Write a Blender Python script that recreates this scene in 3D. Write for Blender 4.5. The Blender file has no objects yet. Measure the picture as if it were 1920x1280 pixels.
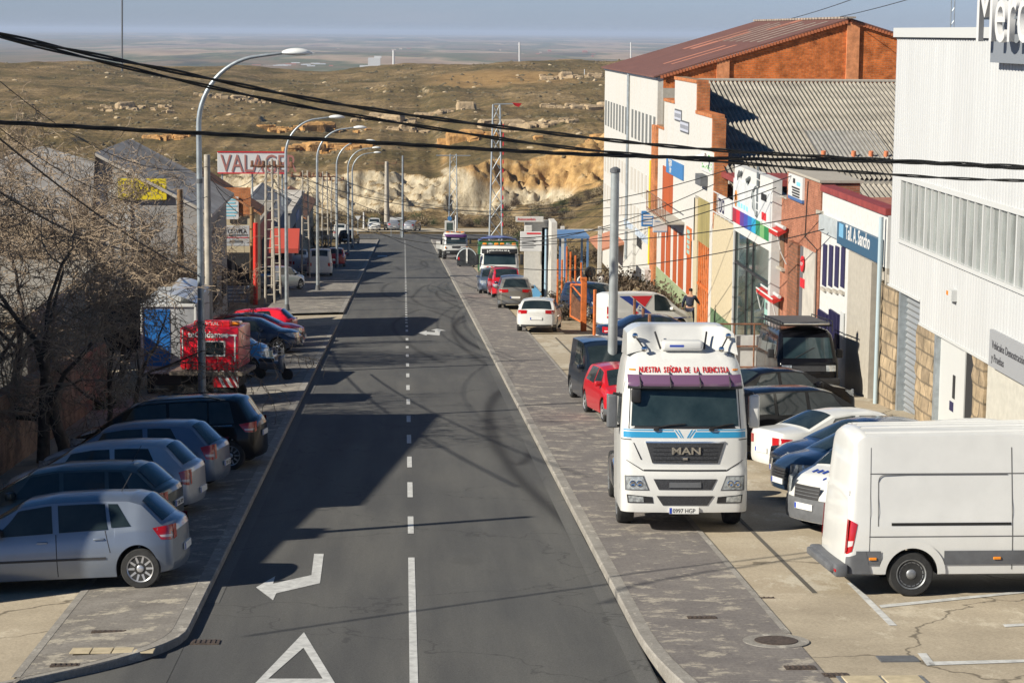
import bpy, bmesh, math, random
import numpy as np
from mathutils import Vector, Matrix, Euler
R = math.radians
random.seed(7)
SC = bpy.context.scene
COL = SC.collection
# ---------------------------------------------------------------- camera
FPX = 4000.0
SLOPE = 290.0 / FPX
cam_d = bpy.data.cameras.new('camera')
cam_d.sensor_width = 36.0
cam_d.lens = FPX / 1920.0 * 36.0
cam_d.clip_start = 0.5
cam_d.clip_end = 90000.0
cam = bpy.data.objects.new('camera', cam_d)
COL.objects.link(cam)
MCAM = Matrix.Rotation(-R(2.93), 3, 'Z') @ Matrix.Rotation(R(90 - 8.23), 3, 'X') @ Matrix.Rotation(R(0.45), 3, 'Z')
cam.matrix_world = MCAM.to_4x4()
SC.camera = cam
# ---------------------------------------------------------------- sun and sky
SUNV = Vector((1.5, 0.66, -1.0)).normalized()
SUN_EL = math.asin(-SUNV.z)
sd = bpy.data.lights.new('sun', 'SUN')
sd.energy = 5.0
sd.angle = R(0.53)
sd.color = (1.0, 0.93, 0.79)
sun = bpy.data.objects.new('sun', sd)
COL.objects.link(sun)
sun.rotation_euler = (-SUNV).to_track_quat('Z', 'Y').to_euler()
w = bpy.data.worlds.new('World')
SC.world = w
w.use_nodes = True
wn, wl = w.node_tree.nodes, w.node_tree.links
bg = wn['Background']
sky = wn.new('ShaderNodeTexSky')
sky.sky_type = 'NISHITA'
sky.sun_disc = False
sky.sun_elevation = SUN_EL
sky.sun_rotation = math.atan2(-SUNV.x, -SUNV.y)
sky.air_density = 1.2
sky.dust_density = 0.3
sky.ozone_density = 2.5
tc = wn.new('ShaderNodeTexCoord')
mp = wn.new('ShaderNodeMapping'); mp.inputs['Scale'].default_value = (9, 9, 60)
cn = wn.new('ShaderNodeTexNoise'); cn.inputs['Scale'].default_value = 1.3; cn.inputs['Detail'].default_value = 5
cr = wn.new('ShaderNodeValToRGB')
cr.color_ramp.elements[0].position = 0.52; cr.color_ramp.elements[0].color = (0, 0, 0, 1)
cr.color_ramp.elements[1].position = 0.75; cr.color_ramp.elements[1].color = (0.12, 0.12, 0.12, 1)
mx = wn.new('ShaderNodeMix'); mx.data_type = 'RGBA'
hz = wn.new('ShaderNodeMix'); hz.data_type = 'RGBA'; hz.blend_type = 'MULTIPLY'
hz.inputs['Factor'].default_value = 1.0; sz = wn.new('ShaderNodeSeparateXYZ'); sr = wn.new('ShaderNodeValToRGB'); wl.new(tc.outputs['Generated'], sz.inputs['Vector']); wl.new(sz.outputs['Z'], sr.inputs['Fac'])
sr.color_ramp.elements[0].position = 0.04; sr.color_ramp.elements[0].color = (0.76, 1.04, 2.0, 1)
sr.color_ramp.elements[1].position = 0.28; sr.color_ramp.elements[1].color = (0.09, 0.36, 0.60, 1)
wl.new(sr.outputs['Color'], hz.inputs['B'])
wl.new(tc.outputs['Generated'], mp.inputs['Vector']); wl.new(mp.outputs['Vector'], cn.inputs['Vector'])
wl.new(cn.outputs['Fac'], cr.inputs['Fac']); wl.new(cr.outputs['Color'], mx.inputs['Factor'])
wl.new(sky.outputs['Color'], hz.inputs['A'])
wl.new(hz.outputs['Result'], mx.inputs['A']); mx.inputs['B'].default_value = (7.5, 7.2, 8.2, 1)
wl.new(mx.outputs['Result'], bg.inputs['Color'])
bg.inputs['Strength'].default_value = 0.05
vs = SC.view_settings
vs.view_transform = 'Standard'; vs.look = 'None'; vs.exposure = 0.55; vs.gamma = 1.0; vs.use_curve_mapping = False
SC.cycles.max_bounces = 6
SC.cycles.volume_bounces = 0
SC.cycles.transparent_max_bounces = 12
SC.cycles.use_denoising = True

# ---------------------------------------------------------------- ground height and picture-to-place measurements
HC = 6.37
def gz(X, Y):
    """height of the finished street level (numpy or float)"""
    X = np.asarray(X, float); Y = np.asarray(Y, float)
    Yc = np.clip(Y, -60, 268)
    z = -HC - SLOPE * Yc - np.clip(Y - 268, 0, 60) * 0.048
    left = np.clip(-3.3 - X, 0, 12)
    z = z - left * 0.055 * np.clip((118 - Y) / 20, 0, 1)
    return z
def gzf(X, Y): return float(gz(X, Y))
def ray(x, y):
    d = MCAM @ Vector(((x - 960) / FPX, (640 - y) / FPX, -1.0))
    return d
def AT(x, y, Y):
    d = ray(x, y); return d * (Y / d.y)
def AX(x, y, X):
    d = ray(x, y); return d * (X / d.x)
def G(x, y, off=0.0):
    d = ray(x, y); Y = 50.0
    for _ in range(40):
        p = d * (Y / d.y)
        zt = gzf(p.x, Y) + off
        Yn = Y * zt / p.z
        Y = 0.5 * Y + 0.5 * Yn
    return d * (Y / d.y)
# ---------------------------------------------------------------- materials
MATS = {}
def mat(name, col, rough=0.6, metal=0.0, noise=None, bump=None, coat=0.0, spec=0.5, col2=None, emit=None, obj=True, trans=0):
    """noise=(scale, lo, hi): multiplies the colour or mixes to col2; bump=(scale, strength, dist)"""
    if name in MATS: return MATS[name]
    m = bpy.data.materials.new(name); m.use_nodes = True
    nt = m.node_tree; n, l = nt.nodes, nt.links
    b = n['Principled BSDF']
    c = (*col, 1)
    b.inputs['Base Color'].default_value = c
    b.inputs['Roughness'].default_value = rough
    b.inputs['Metallic'].default_value = metal
    b.inputs['Specular IOR Level'].default_value = spec
    b.inputs['Coat Weight'].default_value = coat
    b.inputs['Coat Roughness'].default_value = 0.06
    if trans: b.inputs['Transmission Weight'].default_value = trans
    if emit:
        b.inputs['Emission Color'].default_value = (*emit[0], 1); b.inputs['Emission Strength'].default_value = emit[1]
    tcn = n.new('ShaderNodeTexCoord')
    out = tcn.outputs['Object' if obj else 'Generated']
    if noise:
        sc_, lo, hi = noise[:3]
        nz = n.new('ShaderNodeTexNoise'); nz.inputs['Scale'].default_value = sc_; nz.inputs['Detail'].default_value = 6
        nz.inputs['Roughness'].default_value = 0.62
        if len(noise) > 3:
            mpn = n.new('ShaderNodeMapping'); mpn.inputs['Scale'].default_value = noise[3]
            l.new(out, mpn.inputs['Vector']); l.new(mpn.outputs['Vector'], nz.inputs['Vector'])
        else:
            l.new(out, nz.inputs['Vector'])
        mr = n.new('ShaderNodeMapRange'); mr.inputs['From Min'].default_value = 0.36; mr.inputs['From Max'].default_value = 0.66
        l.new(nz.outputs['Fac'], mr.inputs['Value'])
        mixn = n.new('ShaderNodeMix'); mixn.data_type = 'RGBA'
        if col2 is None:
            mr.inputs['To Min'].default_value = 0; mr.inputs['To Max'].default_value = 1
            mixn.inputs['A'].default_value = (col[0] * lo, col[1] * lo, col[2] * lo, 1)
            mixn.inputs['B'].default_value = (min(1, col[0] * hi), min(1, col[1] * hi), min(1, col[2] * hi), 1)
        else:
            mr.inputs['To Min'].default_value = lo; mr.inputs['To Max'].default_value = hi
            mixn.inputs['A'].default_value = c; mixn.inputs['B'].default_value = (*col2, 1)
        l.new(mr.outputs['Result'], mixn.inputs['Factor'])
        l.new(mixn.outputs['Result'], b.inputs['Base Color'])
    if bump:
        nz2 = n.new('ShaderNodeTexNoise'); nz2.inputs['Scale'].default_value = bump[0]; nz2.inputs['Detail'].default_value = 5
        l.new(out, nz2.inputs['Vector'])
        bp = n.new('ShaderNodeBump'); bp.inputs['Strength'].default_value = bump[1]; bp.inputs['Distance'].default_value = bump[2]
        l.new(nz2.outputs['Fac'], bp.inputs['Height']); l.new(bp.outputs['Normal'], b.inputs['Normal'])
    MATS[name] = m
    return m
def mnodes(name):
    m = bpy.data.materials.new(name); m.use_nodes = True; MATS[name] = m
    return m, m.node_tree.nodes, m.node_tree.links, m.node_tree.nodes['Principled BSDF']

# ---------------------------------------------------------------- mesh builder
class MB:
    def __init__(s): s.v = []; s.f = []; s.mi = []; s.m = 0
    def add(s, vs, fs, M=None):
        o = len(s.v)
        for p in vs:
            p = Vector(p)
            if M is not None: p = M @ p
            s.v.append((p.x, p.y, p.z))
        for f in fs: s.f.append([i + o for i in f]); s.mi.append(s.m)
        return s
    def box(s, x0, x1, y0, y1, z0, z1, M=None):
        vs = [(x0,y0,z0),(x1,y0,z0),(x1,y1,z0),(x0,y1,z0),(x0,y0,z1),(x1,y0,z1),(x1,y1,z1),(x0,y1,z1)]
        return s.add(vs, [(0,3,2,1),(4,5,6,7),(0,1,5,4),(1,2,6,5),(2,3,7,6),(3,0,4,7)], M)
    def bbox(s, x0, x1, y0, y1, z0, z1, r=0.03, M=None, seg=2):
        """bevelled box"""
        bm = bmesh.new(); bmesh.ops.create_cube(bm, size=1)
        for v in bm.verts: v.co = Vector(((x0+x1)/2 + v.co.x*(x1-x0), (y0+y1)/2 + v.co.y*(y1-y0), (z0+z1)/2 + v.co.z*(z1-z0)))
        bmesh.ops.bevel(bm, geom=list(bm.edges), offset=r, segments=seg, profile=0.5, affect='EDGES')
        bm.verts.index_update()
        s.add([v.co.copy() for v in bm.verts], [[v.index for v in f.verts] for f in bm.faces], M); bm.free()
        return s
    def tube(s, pts, r, n=8, caps=True):
        pts = [Vector(p) for p in pts]; N = len(pts)
        rs = r if hasattr(r, '__len__') else [r] * N
        vs = []; fs = []; up = None
        for i, p in enumerate(pts):
            t = (pts[min(i+1, N-1)] - pts[max(i-1, 0)])
            if t.length < 1e-9: t = Vector((0,0,1))
            t.normalize()
            if up is None:
                a = Vector((0,0,1)) if abs(t.z) < 0.9 else Vector((1,0,0))
            else: a = up
            u = (a - t * a.dot(t)).normalized(); up = u
            w_ = t.cross(u)
            for k in range(n):
                an = 2*math.pi*k/n
                vs.append(p + (u*math.cos(an) + w_*math.sin(an)) * rs[i])
        for i in range(N-1):
            for k in range(n):
                fs.append((i*n+k, i*n+(k+1)%n, (i+1)*n+(k+1)%n, (i+1)*n+k))
        if caps: fs.append(list(range(n))[::-1]); fs.append([(N-1)*n+k for k in range(n)])
        return s.add(vs, fs)
    def lathe(s, prof, n=24, M=None, axis='y', caps=(True, True)):
        """prof [(r, h)] around the y axis"""
        vs = []; fs = []; N = len(prof)
        for r, h in prof:
            for k in range(n):
                a = 2*math.pi*k/n
                vs.append((r*math.cos(a), h, r*math.sin(a)) if axis == 'y' else (r*math.cos(a), r*math.sin(a), h))
        for i in range(N-1):
            for k in range(n): fs.append((i*n+k, i*n+(k+1)%n, (i+1)*n+(k+1)%n, (i+1)*n+k))
        if caps[0]: fs.append(list(range(n)))
        if caps[1]: fs.append([(N-1)*n+k for k in range(n)][::-1])
        return s.add(vs, fs, M)
    def prism(s, poly, d, M=None):
        """poly: list of 3D points (planar), extruded by vector d"""
        n = len(poly); d = Vector(d)
        vs = [Vector(p) for p in poly] + [Vector(p) + d for p in poly]
        fs = [list(range(n))[::-1], list(range(n, 2*n))] + [(i, (i+1)%n, (i+1)%n+n, i+n) for i in range(n)]
        return s.add(vs, fs, M)
    def grid(s, rows, M=None, close=False):
        nr, nc = len(rows), len(rows[0])
        vs = [p for r_ in rows for p in r_]
        fs = [(i*nc+j, i*nc+j+1, (i+1)*nc+j+1, (i+1)*nc+j) for i in range(nr-1) for j in range(nc-1)]
        return s.add(vs, fs, M)
    def sheet(s, poly, z0=0.0):
        return s.add([(p[0], p[1], p[2] + z0) for p in poly], [list(range(len(poly)))])
    def build(s, name, mats, parent=None, smooth=None, recalc=True, **props):
        me = bpy.data.meshes.new(name)
        me.from_pydata(s.v, [], s.f)
        if not isinstance(mats, (list, tuple)): mats = [mats]
        for m in mats: me.materials.append(m)
        me.polygons.foreach_set('material_index', s.mi)
        if recalc:
            bm = bmesh.new(); bm.from_mesh(me); bmesh.ops.recalc_face_normals(bm, faces=bm.faces); bm.to_mesh(me); bm.free()
        if smooth is not None:
            me.polygons.foreach_set('use_smooth', [True] * len(me.polygons))
            me.set_sharp_from_angle(angle=R(smooth))
        me.update()
        o = bpy.data.objects.new(name, me); COL.objects.link(o)
        if parent: o.parent = parent
        for k, v in props.items(): o[k] = v
        return o
def tag(o, label=None, cat=None, group=None, kind=None):
    if label: o['label'] = label
    if cat: o['category'] = cat
    if group: o['group'] = group
    if kind: o['kind'] = kind
    return o
def empty(name, loc, rz=0.0, label=None, cat=None, group=None, rot=None):
    o = bpy.data.objects.new(name, None); COL.objects.link(o)
    o.location = loc; o.rotation_euler = rot if rot is not None else (0, 0, rz)
    o.empty_display_size = 0.2
    return tag(o, label, cat, group)
def copy_tree(o, parent=None):
    c = o.copy(); COL.objects.link(c); c.parent = parent
    for ch in list(o.children): copy_tree(ch, c)
    return c
def text_mesh(name, s, size, M, m, parent=None, ext=0.006, sx=1.0, align='LEFT', bold=0.0, local=True):
    cu = bpy.data.curves.new(name, 'FONT'); cu.body = s; cu.size = size; cu.extrude = ext; cu.align_x = align; cu.offset = bold
    cu.resolution_u = 3
    t = bpy.data.objects.new('tmp', cu); COL.objects.link(t)
    dg = bpy.context.evaluated_depsgraph_get()
    me = bpy.data.meshes.new_from_object(t.evaluated_get(dg))
    bpy.data.objects.remove(t)
    me.name = name
    me.transform((M if M.is_identity is False else M) @ Matrix.Diagonal((sx, 1, 1, 1)))
    me.materials.clear(); me.materials.append(m)
    o = bpy.data.objects.new(name, me); COL.objects.link(o)
    if parent: o.parent = parent
    return o
def frame(o, xd, yd):
    """4x4 placing text: origin o, reading direction xd, up yd"""
    xd = Vector(xd).normalized(); yd = Vector(yd); yd = (yd - xd*yd.dot(xd)).normalized(); zd = xd.cross(yd)
    M = Matrix.Identity(4)
    for i in range(3): M[i][0] = xd[i]; M[i][1] = yd[i]; M[i][2] = zd[i]; M[i][3] = Vector(o)[i]
    return M
# ---------------------------------------------------------------- value noise (numpy)
def _h(ix, iy, s):
    n = (ix.astype(np.int64) * 374761393 + iy.astype(np.int64) * 668265263 + s * 974711) & 0x7fffffff
    n = ((n ^ (n >> 13)) * 1274126177) & 0x7fffffff
    return ((n ^ (n >> 16)) & 0xffff) / 65535.0
def vnoise(x, y, s=0):
    ix, iy = np.floor(x), np.floor(y); fx, fy = x - ix, y - iy
    fx = fx*fx*(3-2*fx); fy = fy*fy*(3-2*fy)
    a = _h(ix, iy, s); b = _h(ix+1, iy, s); c = _h(ix, iy+1, s); d = _h(ix+1, iy+1, s)
    return (a*(1-fx)+b*fx)*(1-fy) + (c*(1-fx)+d*fx)*fy
def fbm(x, y, o=4, s=0):
    t = 0; a = 0.5; n = 0
    for i in range(o):
        t = t + a*vnoise(x*2**i + 17*i, y*2**i, s+i); n += a; a *= 0.55
    return t/n
# ---------------------------------------------------------------- the land: one sheet from the camera to the horizon
def smooth01(t): t = np.clip(t, 0, 1); return t*t*(3-2*t)
ytab = np.array([330, 344, 352, 380, 430, 500, 600, 700, 820, 920, 1000, 1100, 1400, 2200, 4200, 9000, 14000, 20000, 26000, 60000.])
itab = np.array([0, 400, 318, 300, 268, 236, 198, 170, 147, 134, 127, 0, 0, 0, 0, 0, 0, 0, 0, 0.])
ztab = -(itab - 60) * ytab / FPX
ztab[0] = -29.0
ztab[11:] = [-20.5, -40, -64, -70, -72, -66, -58, -50, -45]
cx_ = np.array([-170, -60, -10, -5, 0, 5, 10, 13, 17, 21, 27, 33, 60, 170.])
cdy = np.array([10, 14, 2, -6, 0, 8, -10, -17, -20, -13, -22, -38, -44, -44.])
def land(X, Y):
    Ysh = Y + np.clip(1-abs(Y-350)/30, 0, 1)*((fbm(X/11, Y/9, 5, 7)-0.5)*14 + (fbm(X/2.2, Y/2.0, 4, 8)-0.5)*4.5)
    z = np.interp(Ysh, ytab, ztab)
    z = np.where(Y < 330, 0, z)
    # lift of the cliff brow along its length
    dy = np.interp(X, cx_, cdy)
    brow = np.clip((Ysh-345)/7, 0, 1) * np.clip((900-Y)/500, 0, 1)
    dy = dy + (fbm(X/5, X*0+2, 4, 9)-0.5)*18
    z = z - dy * 350/FPX * brow
    # crest undulation
    cr_ = np.clip((Y-600)/300, 0, 1) * np.clip((1500-Y)/400, 0, 1)
    z = z + cr_ * (4.2*np.exp(-((X-75)/60.0)**2) + 2.0*np.exp(-((X+170)/60.0)**2) - 3.0*np.exp(-((X+45)/60.0)**2) + 5*(fbm(X/120, Y/150, 3, 5)-0.5))
    hill = np.clip((Y-356)/40, 0, 1) * np.clip((1500-Y)/400, 0, 1)
    und = (fbm(X/38+3, Y/60, 4, 11) - 0.5) * 6.0 * hill
    t = (z + und)
    # rock ledges: strata that step
    n1 = fbm(X/26, Y/45, 4, 21)
    st = t/2.1 + n1*2.4
    led = (smooth01((st-np.floor(st))*3.2) - (st-np.floor(st))) * 1.5
    msk = smooth01((fbm(X/40+9, Y/70+4, 4, 31) - 0.50)*7) * hill * np.clip((900-Y)/250, 0, 1)
    z = t + led*msk*0.9
    z = z + (fbm(X/3.0, Y/4.0, 4, 41)-0.5) * 0.7 * hill * (0.5+msk*1.2)
    far = np.clip((Y-3500)/3000, 0, 1)
    z = z + far * (fbm(X/2600, Y/2600, 4, 51)-0.5) * 34
    # near ground
    zn = gz(X, Y)
    nb = np.clip((Y-325)/12, 0, 1)
    off = np.where((Y > 0), 0.0, 0.0)
    bank = np.clip((X-17)/16, 0, 1) * np.clip((Y-165)/60, 0, 1) * np.clip((372-Y)/40, 0, 1)
    rough = np.clip((Y-150)/50, 0, 1) * np.clip((X-10)/6, 0, 1)
    bank = bank * (6.8 + 3*(fbm(X/12, Y/14, 4, 61)-0.5)) + rough*(fbm(X/2.5, Y/2.5, 3, 66)-0.5)*0.5
    lb = np.clip((-X-22)/25, 0, 1) * np.clip((Y-200)/60, 0, 1) * np.clip((372-Y)/40, 0, 1) * 4
    zn = zn + bank + lb
    # verge between the cross road and the cars
    zz = zn*(1-nb) + (np.where(Y < 330, ztab[0], z) + bank*0.9)*nb
    # vertical gullies of the cliff
    cl = np.clip(1-abs(Ysh-348)/6, 0, 1)
    zz = zz - cl*(fbm(X/1.3, Y/1.1, 5, 71)-0.45)*2.4 + np.clip((Y-330)/12, 0, 1)*np.clip((352-Y)/8, 0, 1)*np.clip(fbm(X/6, Y/9, 3, 73)-.45, 0, 1)*6
    return zz
def build_land():
    a_in = np.linspace(-0.27, 0.27, 600); a_out = np.linspace(0.285, 1.2, 34)
    a = np.concatenate([-a_out[::-1], a_in, a_out])
    Y = np.concatenate([[-220, -120, -60, -30], np.arange(0, 300, 2.0), np.arange(300, 340, 1.0), np.arange(340, 362, .3), np.arange(362, 480, .7),
                        np.arange(480, 1060, 2.6), np.geomspace(1062, 60000, 150)])
    A, YY = np.meshgrid(a, Y)
    XX = A * (np.maximum(YY, 0) + 42)
    YY = YY + 0.0
    Z = land(XX, YY)
    Z = np.where((YY < 300), Z - 0.12, Z)
    nr, nc = XX.shape
    co = np.stack([XX, YY, Z], -1).reshape(-1, 3)
    i = np.arange(nr-1)[:, None]*nc + np.arange(nc-1)[None, :]
    q = np.stack([i, i+1, i+nc+1, i+nc], -1).reshape(-1, 4)
    me = bpy.data.meshes.new('ground')
    me.vertices.add(len(co)); me.vertices.foreach_set('co', co.ravel())
    me.loops.add(q.size); me.loops.foreach_set('vertex_index', q.ravel())
    me.polygons.add(len(q)); me.polygons.foreach_set('loop_start', np.arange(0, q.size, 4))
    me.update(calc_edges=True)
    me.polygons.foreach_set('use_smooth', np.ones(len(q), bool))
    # masks: rock (steepness), ochre (cliff band), field
    gy = np.gradient(Z, axis=0)/np.maximum(np.gradient(YY, axis=0), 1e-3)
    gx = np.gradient(Z, axis=1)/np.maximum(np.gradient(XX, axis=1), 1e-3)
    sl = np.sqrt(gx**2+gy**2)
    rock = smooth01((sl-0.42)/0.5) * (YY > 335) * (YY < 1200)
    n2 = fbm(XX/9, YY/14, 4, 81)
    ochre = smooth01((n2-0.42)*6) * np.clip((520-YY)/120, 0, 1)
    # cliff: cream below, ochre at the brow to the right
    base = -29.0
    hgt = (Z-base)
    right = smooth01((XX-8)/8)
    cliff = smooth01((sl-0.35)/0.3)*smooth01((YY-334)/3)*smooth01((366-YY)/5)
    top = np.interp(XX, cx_, -cdy)*350/FPX + 7
    oc = smooth01((hgt-(top*(1-0.55*right)) + 0.6 + (n2-0.5)*3)/1.2)
    ochre = np.where(cliff > 0.3, oc, ochre)
    cream = cliff*(1-0.0*right)
    field = np.exp(-(((XX-34)/24.0)**6)) * np.exp(-(((YY-770+0.4*(XX-34))/62)**6))
    for nm, v in (('rock', np.maximum(rock, cliff*0.95)), ('ochre', ochre), ('cream', cream), ('field', field)):
        at = me.attributes.new(nm, 'FLOAT', 'POINT'); at.data.foreach_set('value', v.astype(np.float32).ravel())
    o = bpy.data.objects.new('ground', me); COL.objects.link(o); o['kind'] = 'structure'
    m, n, l, b = mnodes('ground_soil')
    b.inputs['Roughness'].default_value = 0.95; b.inputs['Specular IOR Level'].default_value = 0.1
    geo = n.new('ShaderNodeNewGeometry')
    def nz(scale, det=6, rough=0.65, sc=None):
        t = n.new('ShaderNodeTexNoise'); t.inputs['Scale'].default_value = scale; t.inputs['Detail'].default_value = det; t.inputs['Roughness'].default_value = rough
        if sc:
            mm = n.new('ShaderNodeMapping'); mm.inputs['Scale'].default_value = sc; l.new(geo.outputs['Position'], mm.inputs['Vector']); l.new(mm.outputs['Vector'], t.inputs['Vector'])
        else: l.new(geo.outputs['Position'], t.inputs['Vector'])
        return t.outputs['Fac']
    def ramp(f, stops):
        r = n.new('ShaderNodeValToRGB'); e = r.color_ramp.elements
        while len(e) < len(stops): e.new(0.5)
        for i_, (p, c) in enumerate(stops): e[i_].position = p; e[i_].color = (*c, 1)
        l.new(f, r.inputs['Fac']); return r.outputs['Color']
    def mix(f, A_, B_, mode='MIX'):
        x = n.new('ShaderNodeMix'); x.data_type = 'RGBA'; x.blend_type = mode
        for s_, v in (('Factor', f), ('A', A_), ('B', B_)):
            if hasattr(v, 'is_linked') or isinstance(v, bpy.types.NodeSocket): l.new(v, x.inputs[s_])
            elif s_ == 'Factor': x.inputs[s_].default_value = v
            else: x.inputs[s_].default_value = (*v, 1)
        return x.outputs['Result']
    def att(nm):
        t = n.new('ShaderNodeAttribute'); t.attribute_name = nm; return t.outputs['Fac']
    def mr(f, a0, a1, b0=0, b1=1):
        t = n.new('ShaderNodeMapRange'); t.inputs['From Min'].default_value = a0; t.inputs['From Max'].default_value = a1
        t.inputs['To Min'].default_value = b0; t.inputs['To Max'].default_value = b1; l.new(f, t.inputs['Value']); return t.outputs['Result']
    sep = n.new('ShaderNodeSeparateXYZ'); l.new(geo.outputs['Position'], sep.inputs['Vector'])
    grass = ramp(nz(0.045), [(0.30, (0.09, 0.077, 0.034)), (0.44, (0.155, 0.118, 0.055)), (0.54, (0.225, 0.16, 0.078)), (0.68, (0.34, 0.25, 0.14))])
    fine = ramp(nz(0.9, 8, 0.75), [(0.36, (0.30, 0.30, 0.30)), (0.5, (0.85, 0.85, 0.85)), (0.62, (1.3, 1.25, 1.15))])
    grass = mix(1.0, grass, fine, 'MULTIPLY')
    rockc = ramp(nz(0.35, 8, 0.7), [(0.36, (0.14, 0.11, 0.09)), (0.5, (0.36, 0.28, 0.18)), (0.62, (0.52, 0.43, 0.30))])
    ochc = ramp(nz(0.5, 8, 0.7), [(0.38, (0.30, 0.18, 0.08)), (0.55, (0.50, 0.315, 0.13)), (0.65, (0.56, 0.40, 0.22))])
    crc = ramp(nz(0.8, 8, 0.75, (1, 1, 0.5)), [(0.36, (0.26, 0.20, 0.13)), (0.5, (0.50, 0.42, 0.29)), (0.64, (0.60, 0.53, 0.40))])
    rk = mix(att('cream'), rockc, crc)
    rk = mix(att('ochre'), rk, ochc)
    col = mix(att('rock'), grass, rk)
    fieldc = ramp(nz(0.12, 4, 0.5, (0.3, 2, 1)), [(0.4, (0.28, 0.175, 0.07)), (0.6, (0.36, 0.23, 0.10))])
    col = mix(att('field'), col, fieldc)
    plain = ramp(nz(0.0016, 5, 0.55, (1, .22, 1)), [(0.34, (0.05, 0.07, 0.03)), (0.43, (0.22, 0.15, 0.09)), (0.49, (0.09, 0.105, 0.04)), (0.55, (0.40, 0.29, 0.19)), (0.64, (0.20, 0.13, 0.085))])
    spots = ramp(nz(0.005, 3, 0.8, (0.7, 0.12, 1)), [(0.57, (0, 0, 0)), (0.62, (1, 1, 1))])
    plain = mix(mr(spots, 0, 1, 0, 0.6), plain, (0.035, 0.04, 0.03))
    col = mix(mr(sep.outputs['Y'], 1300, 2400), col, plain)
    dirt = ramp(nz(0.8, 8, 0.7), [(0.35, (0.22, 0.17, 0.115)), (0.5, (0.34, 0.275, 0.19)), (0.65, (0.44, 0.37, 0.27))])
    pebb = ramp(nz(9.0, 5, 0.8), [(0.40, (0.72, 0.72, 0.72)), (0.6, (1.15, 1.15, 1.15))])
    dirt = mix(1.0, dirt, pebb, 'MULTIPLY')
    ed = n.new('ShaderNodeMath'); ed.operation = 'ADD'; l.new(sep.outputs['Y'], ed.inputs[0])
    l.new(mr(nz(0.08), 0.3, 0.7, -30, 30), ed.inputs[1])
    col = mix(mr(ed.outputs[0], 150, 172), dirt, col)
    l.new(col, b.inputs['Base Color'])
    bp = n.new('ShaderNodeBump'); bp.inputs['Strength'].default_value = 0.9; bp.inputs['Distance'].default_value = 0.35
    hm = mix(mr(sep.outputs['Y'], 150, 300), mr(nz(12.0, 4), 0, 1, 0, 0.05), nz(1.3, 8, 0.8))
    l.new(hm, bp.inputs['Height']); l.new(bp.outputs['Normal'], b.inputs['Normal'])
    me.materials.append(m)
    return o
ground = build_land()
# the air over the plain
def build_haze():
    mb = MB(); mb.box(-33000, 33000, -180, 61000, -95, 34)
    m, n, l, b = mnodes('haze_air')
    n.remove(b)
    pv = n.new('ShaderNodeVolumePrincipled'); pv.inputs['Color'].default_value = (0.66, 0.78, 1.0, 1); pv.inputs['Density'].default_value = 0.00007
    pv.inputs['Anisotropy'].default_value = 0.0
    l.new(pv.outputs['Volume'], n['Material Output'].inputs['Volume'])
    o = mb.build('haze', m); o['kind'] = 'stuff'; o['label'] = 'pale blue haze over the far plain'
build_haze()

# ---------------------------------------------------------------- road, pavements, lots
def ribbon_sheet(name, cols, Ys, off, m, kind='structure', attr=None, parent=None):
    """a strip draped on street level; cols: list of functions or numbers X(Y)"""
    Ys = np.asarray(Ys, float)
    XX = np.stack([np.full_like(Ys, c) if not callable(c) else np.array([c(y) for y in Ys]) for c in cols], 1)
    YY = np.repeat(Ys[:, None], XX.shape[1], 1)
    ZZ = gz(XX, YY) + off
    nr, nc = XX.shape
    mb = MB()
    co = np.stack([XX, YY, ZZ], -1).reshape(-1, 3)
    me = bpy.data.meshes.new(name)
    i = np.arange(nr-1)[:, None]*nc + np.arange(nc-1)[None, :]
    q = np.stack([i, i+1, i+nc+1, i+nc], -1).reshape(-1, 4)
    me.vertices.add(len(co)); me.vertices.foreach_set('co', co.ravel())
    me.loops.add(q.size); me.loops.foreach_set('vertex_index', q.ravel())
    me.polygons.add(len(q)); me.polygons.foreach_set('loop_start', np.arange(0, q.size, 4)); me.update(calc_edges=True)
    if attr:
        for nm, fn in attr.items():
            at = me.attributes.new(nm, 'FLOAT', 'POINT'); at.data.foreach_set('value', fn(XX, YY).astype(np.float32).ravel())
    me.materials.append(m)
    o = bpy.data.objects.new(name, me); COL.objects.link(o)
    if kind: o['kind'] = kind
    if parent: o.parent = parent
    return o
XL, XR = -3.05, 3.3
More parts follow.
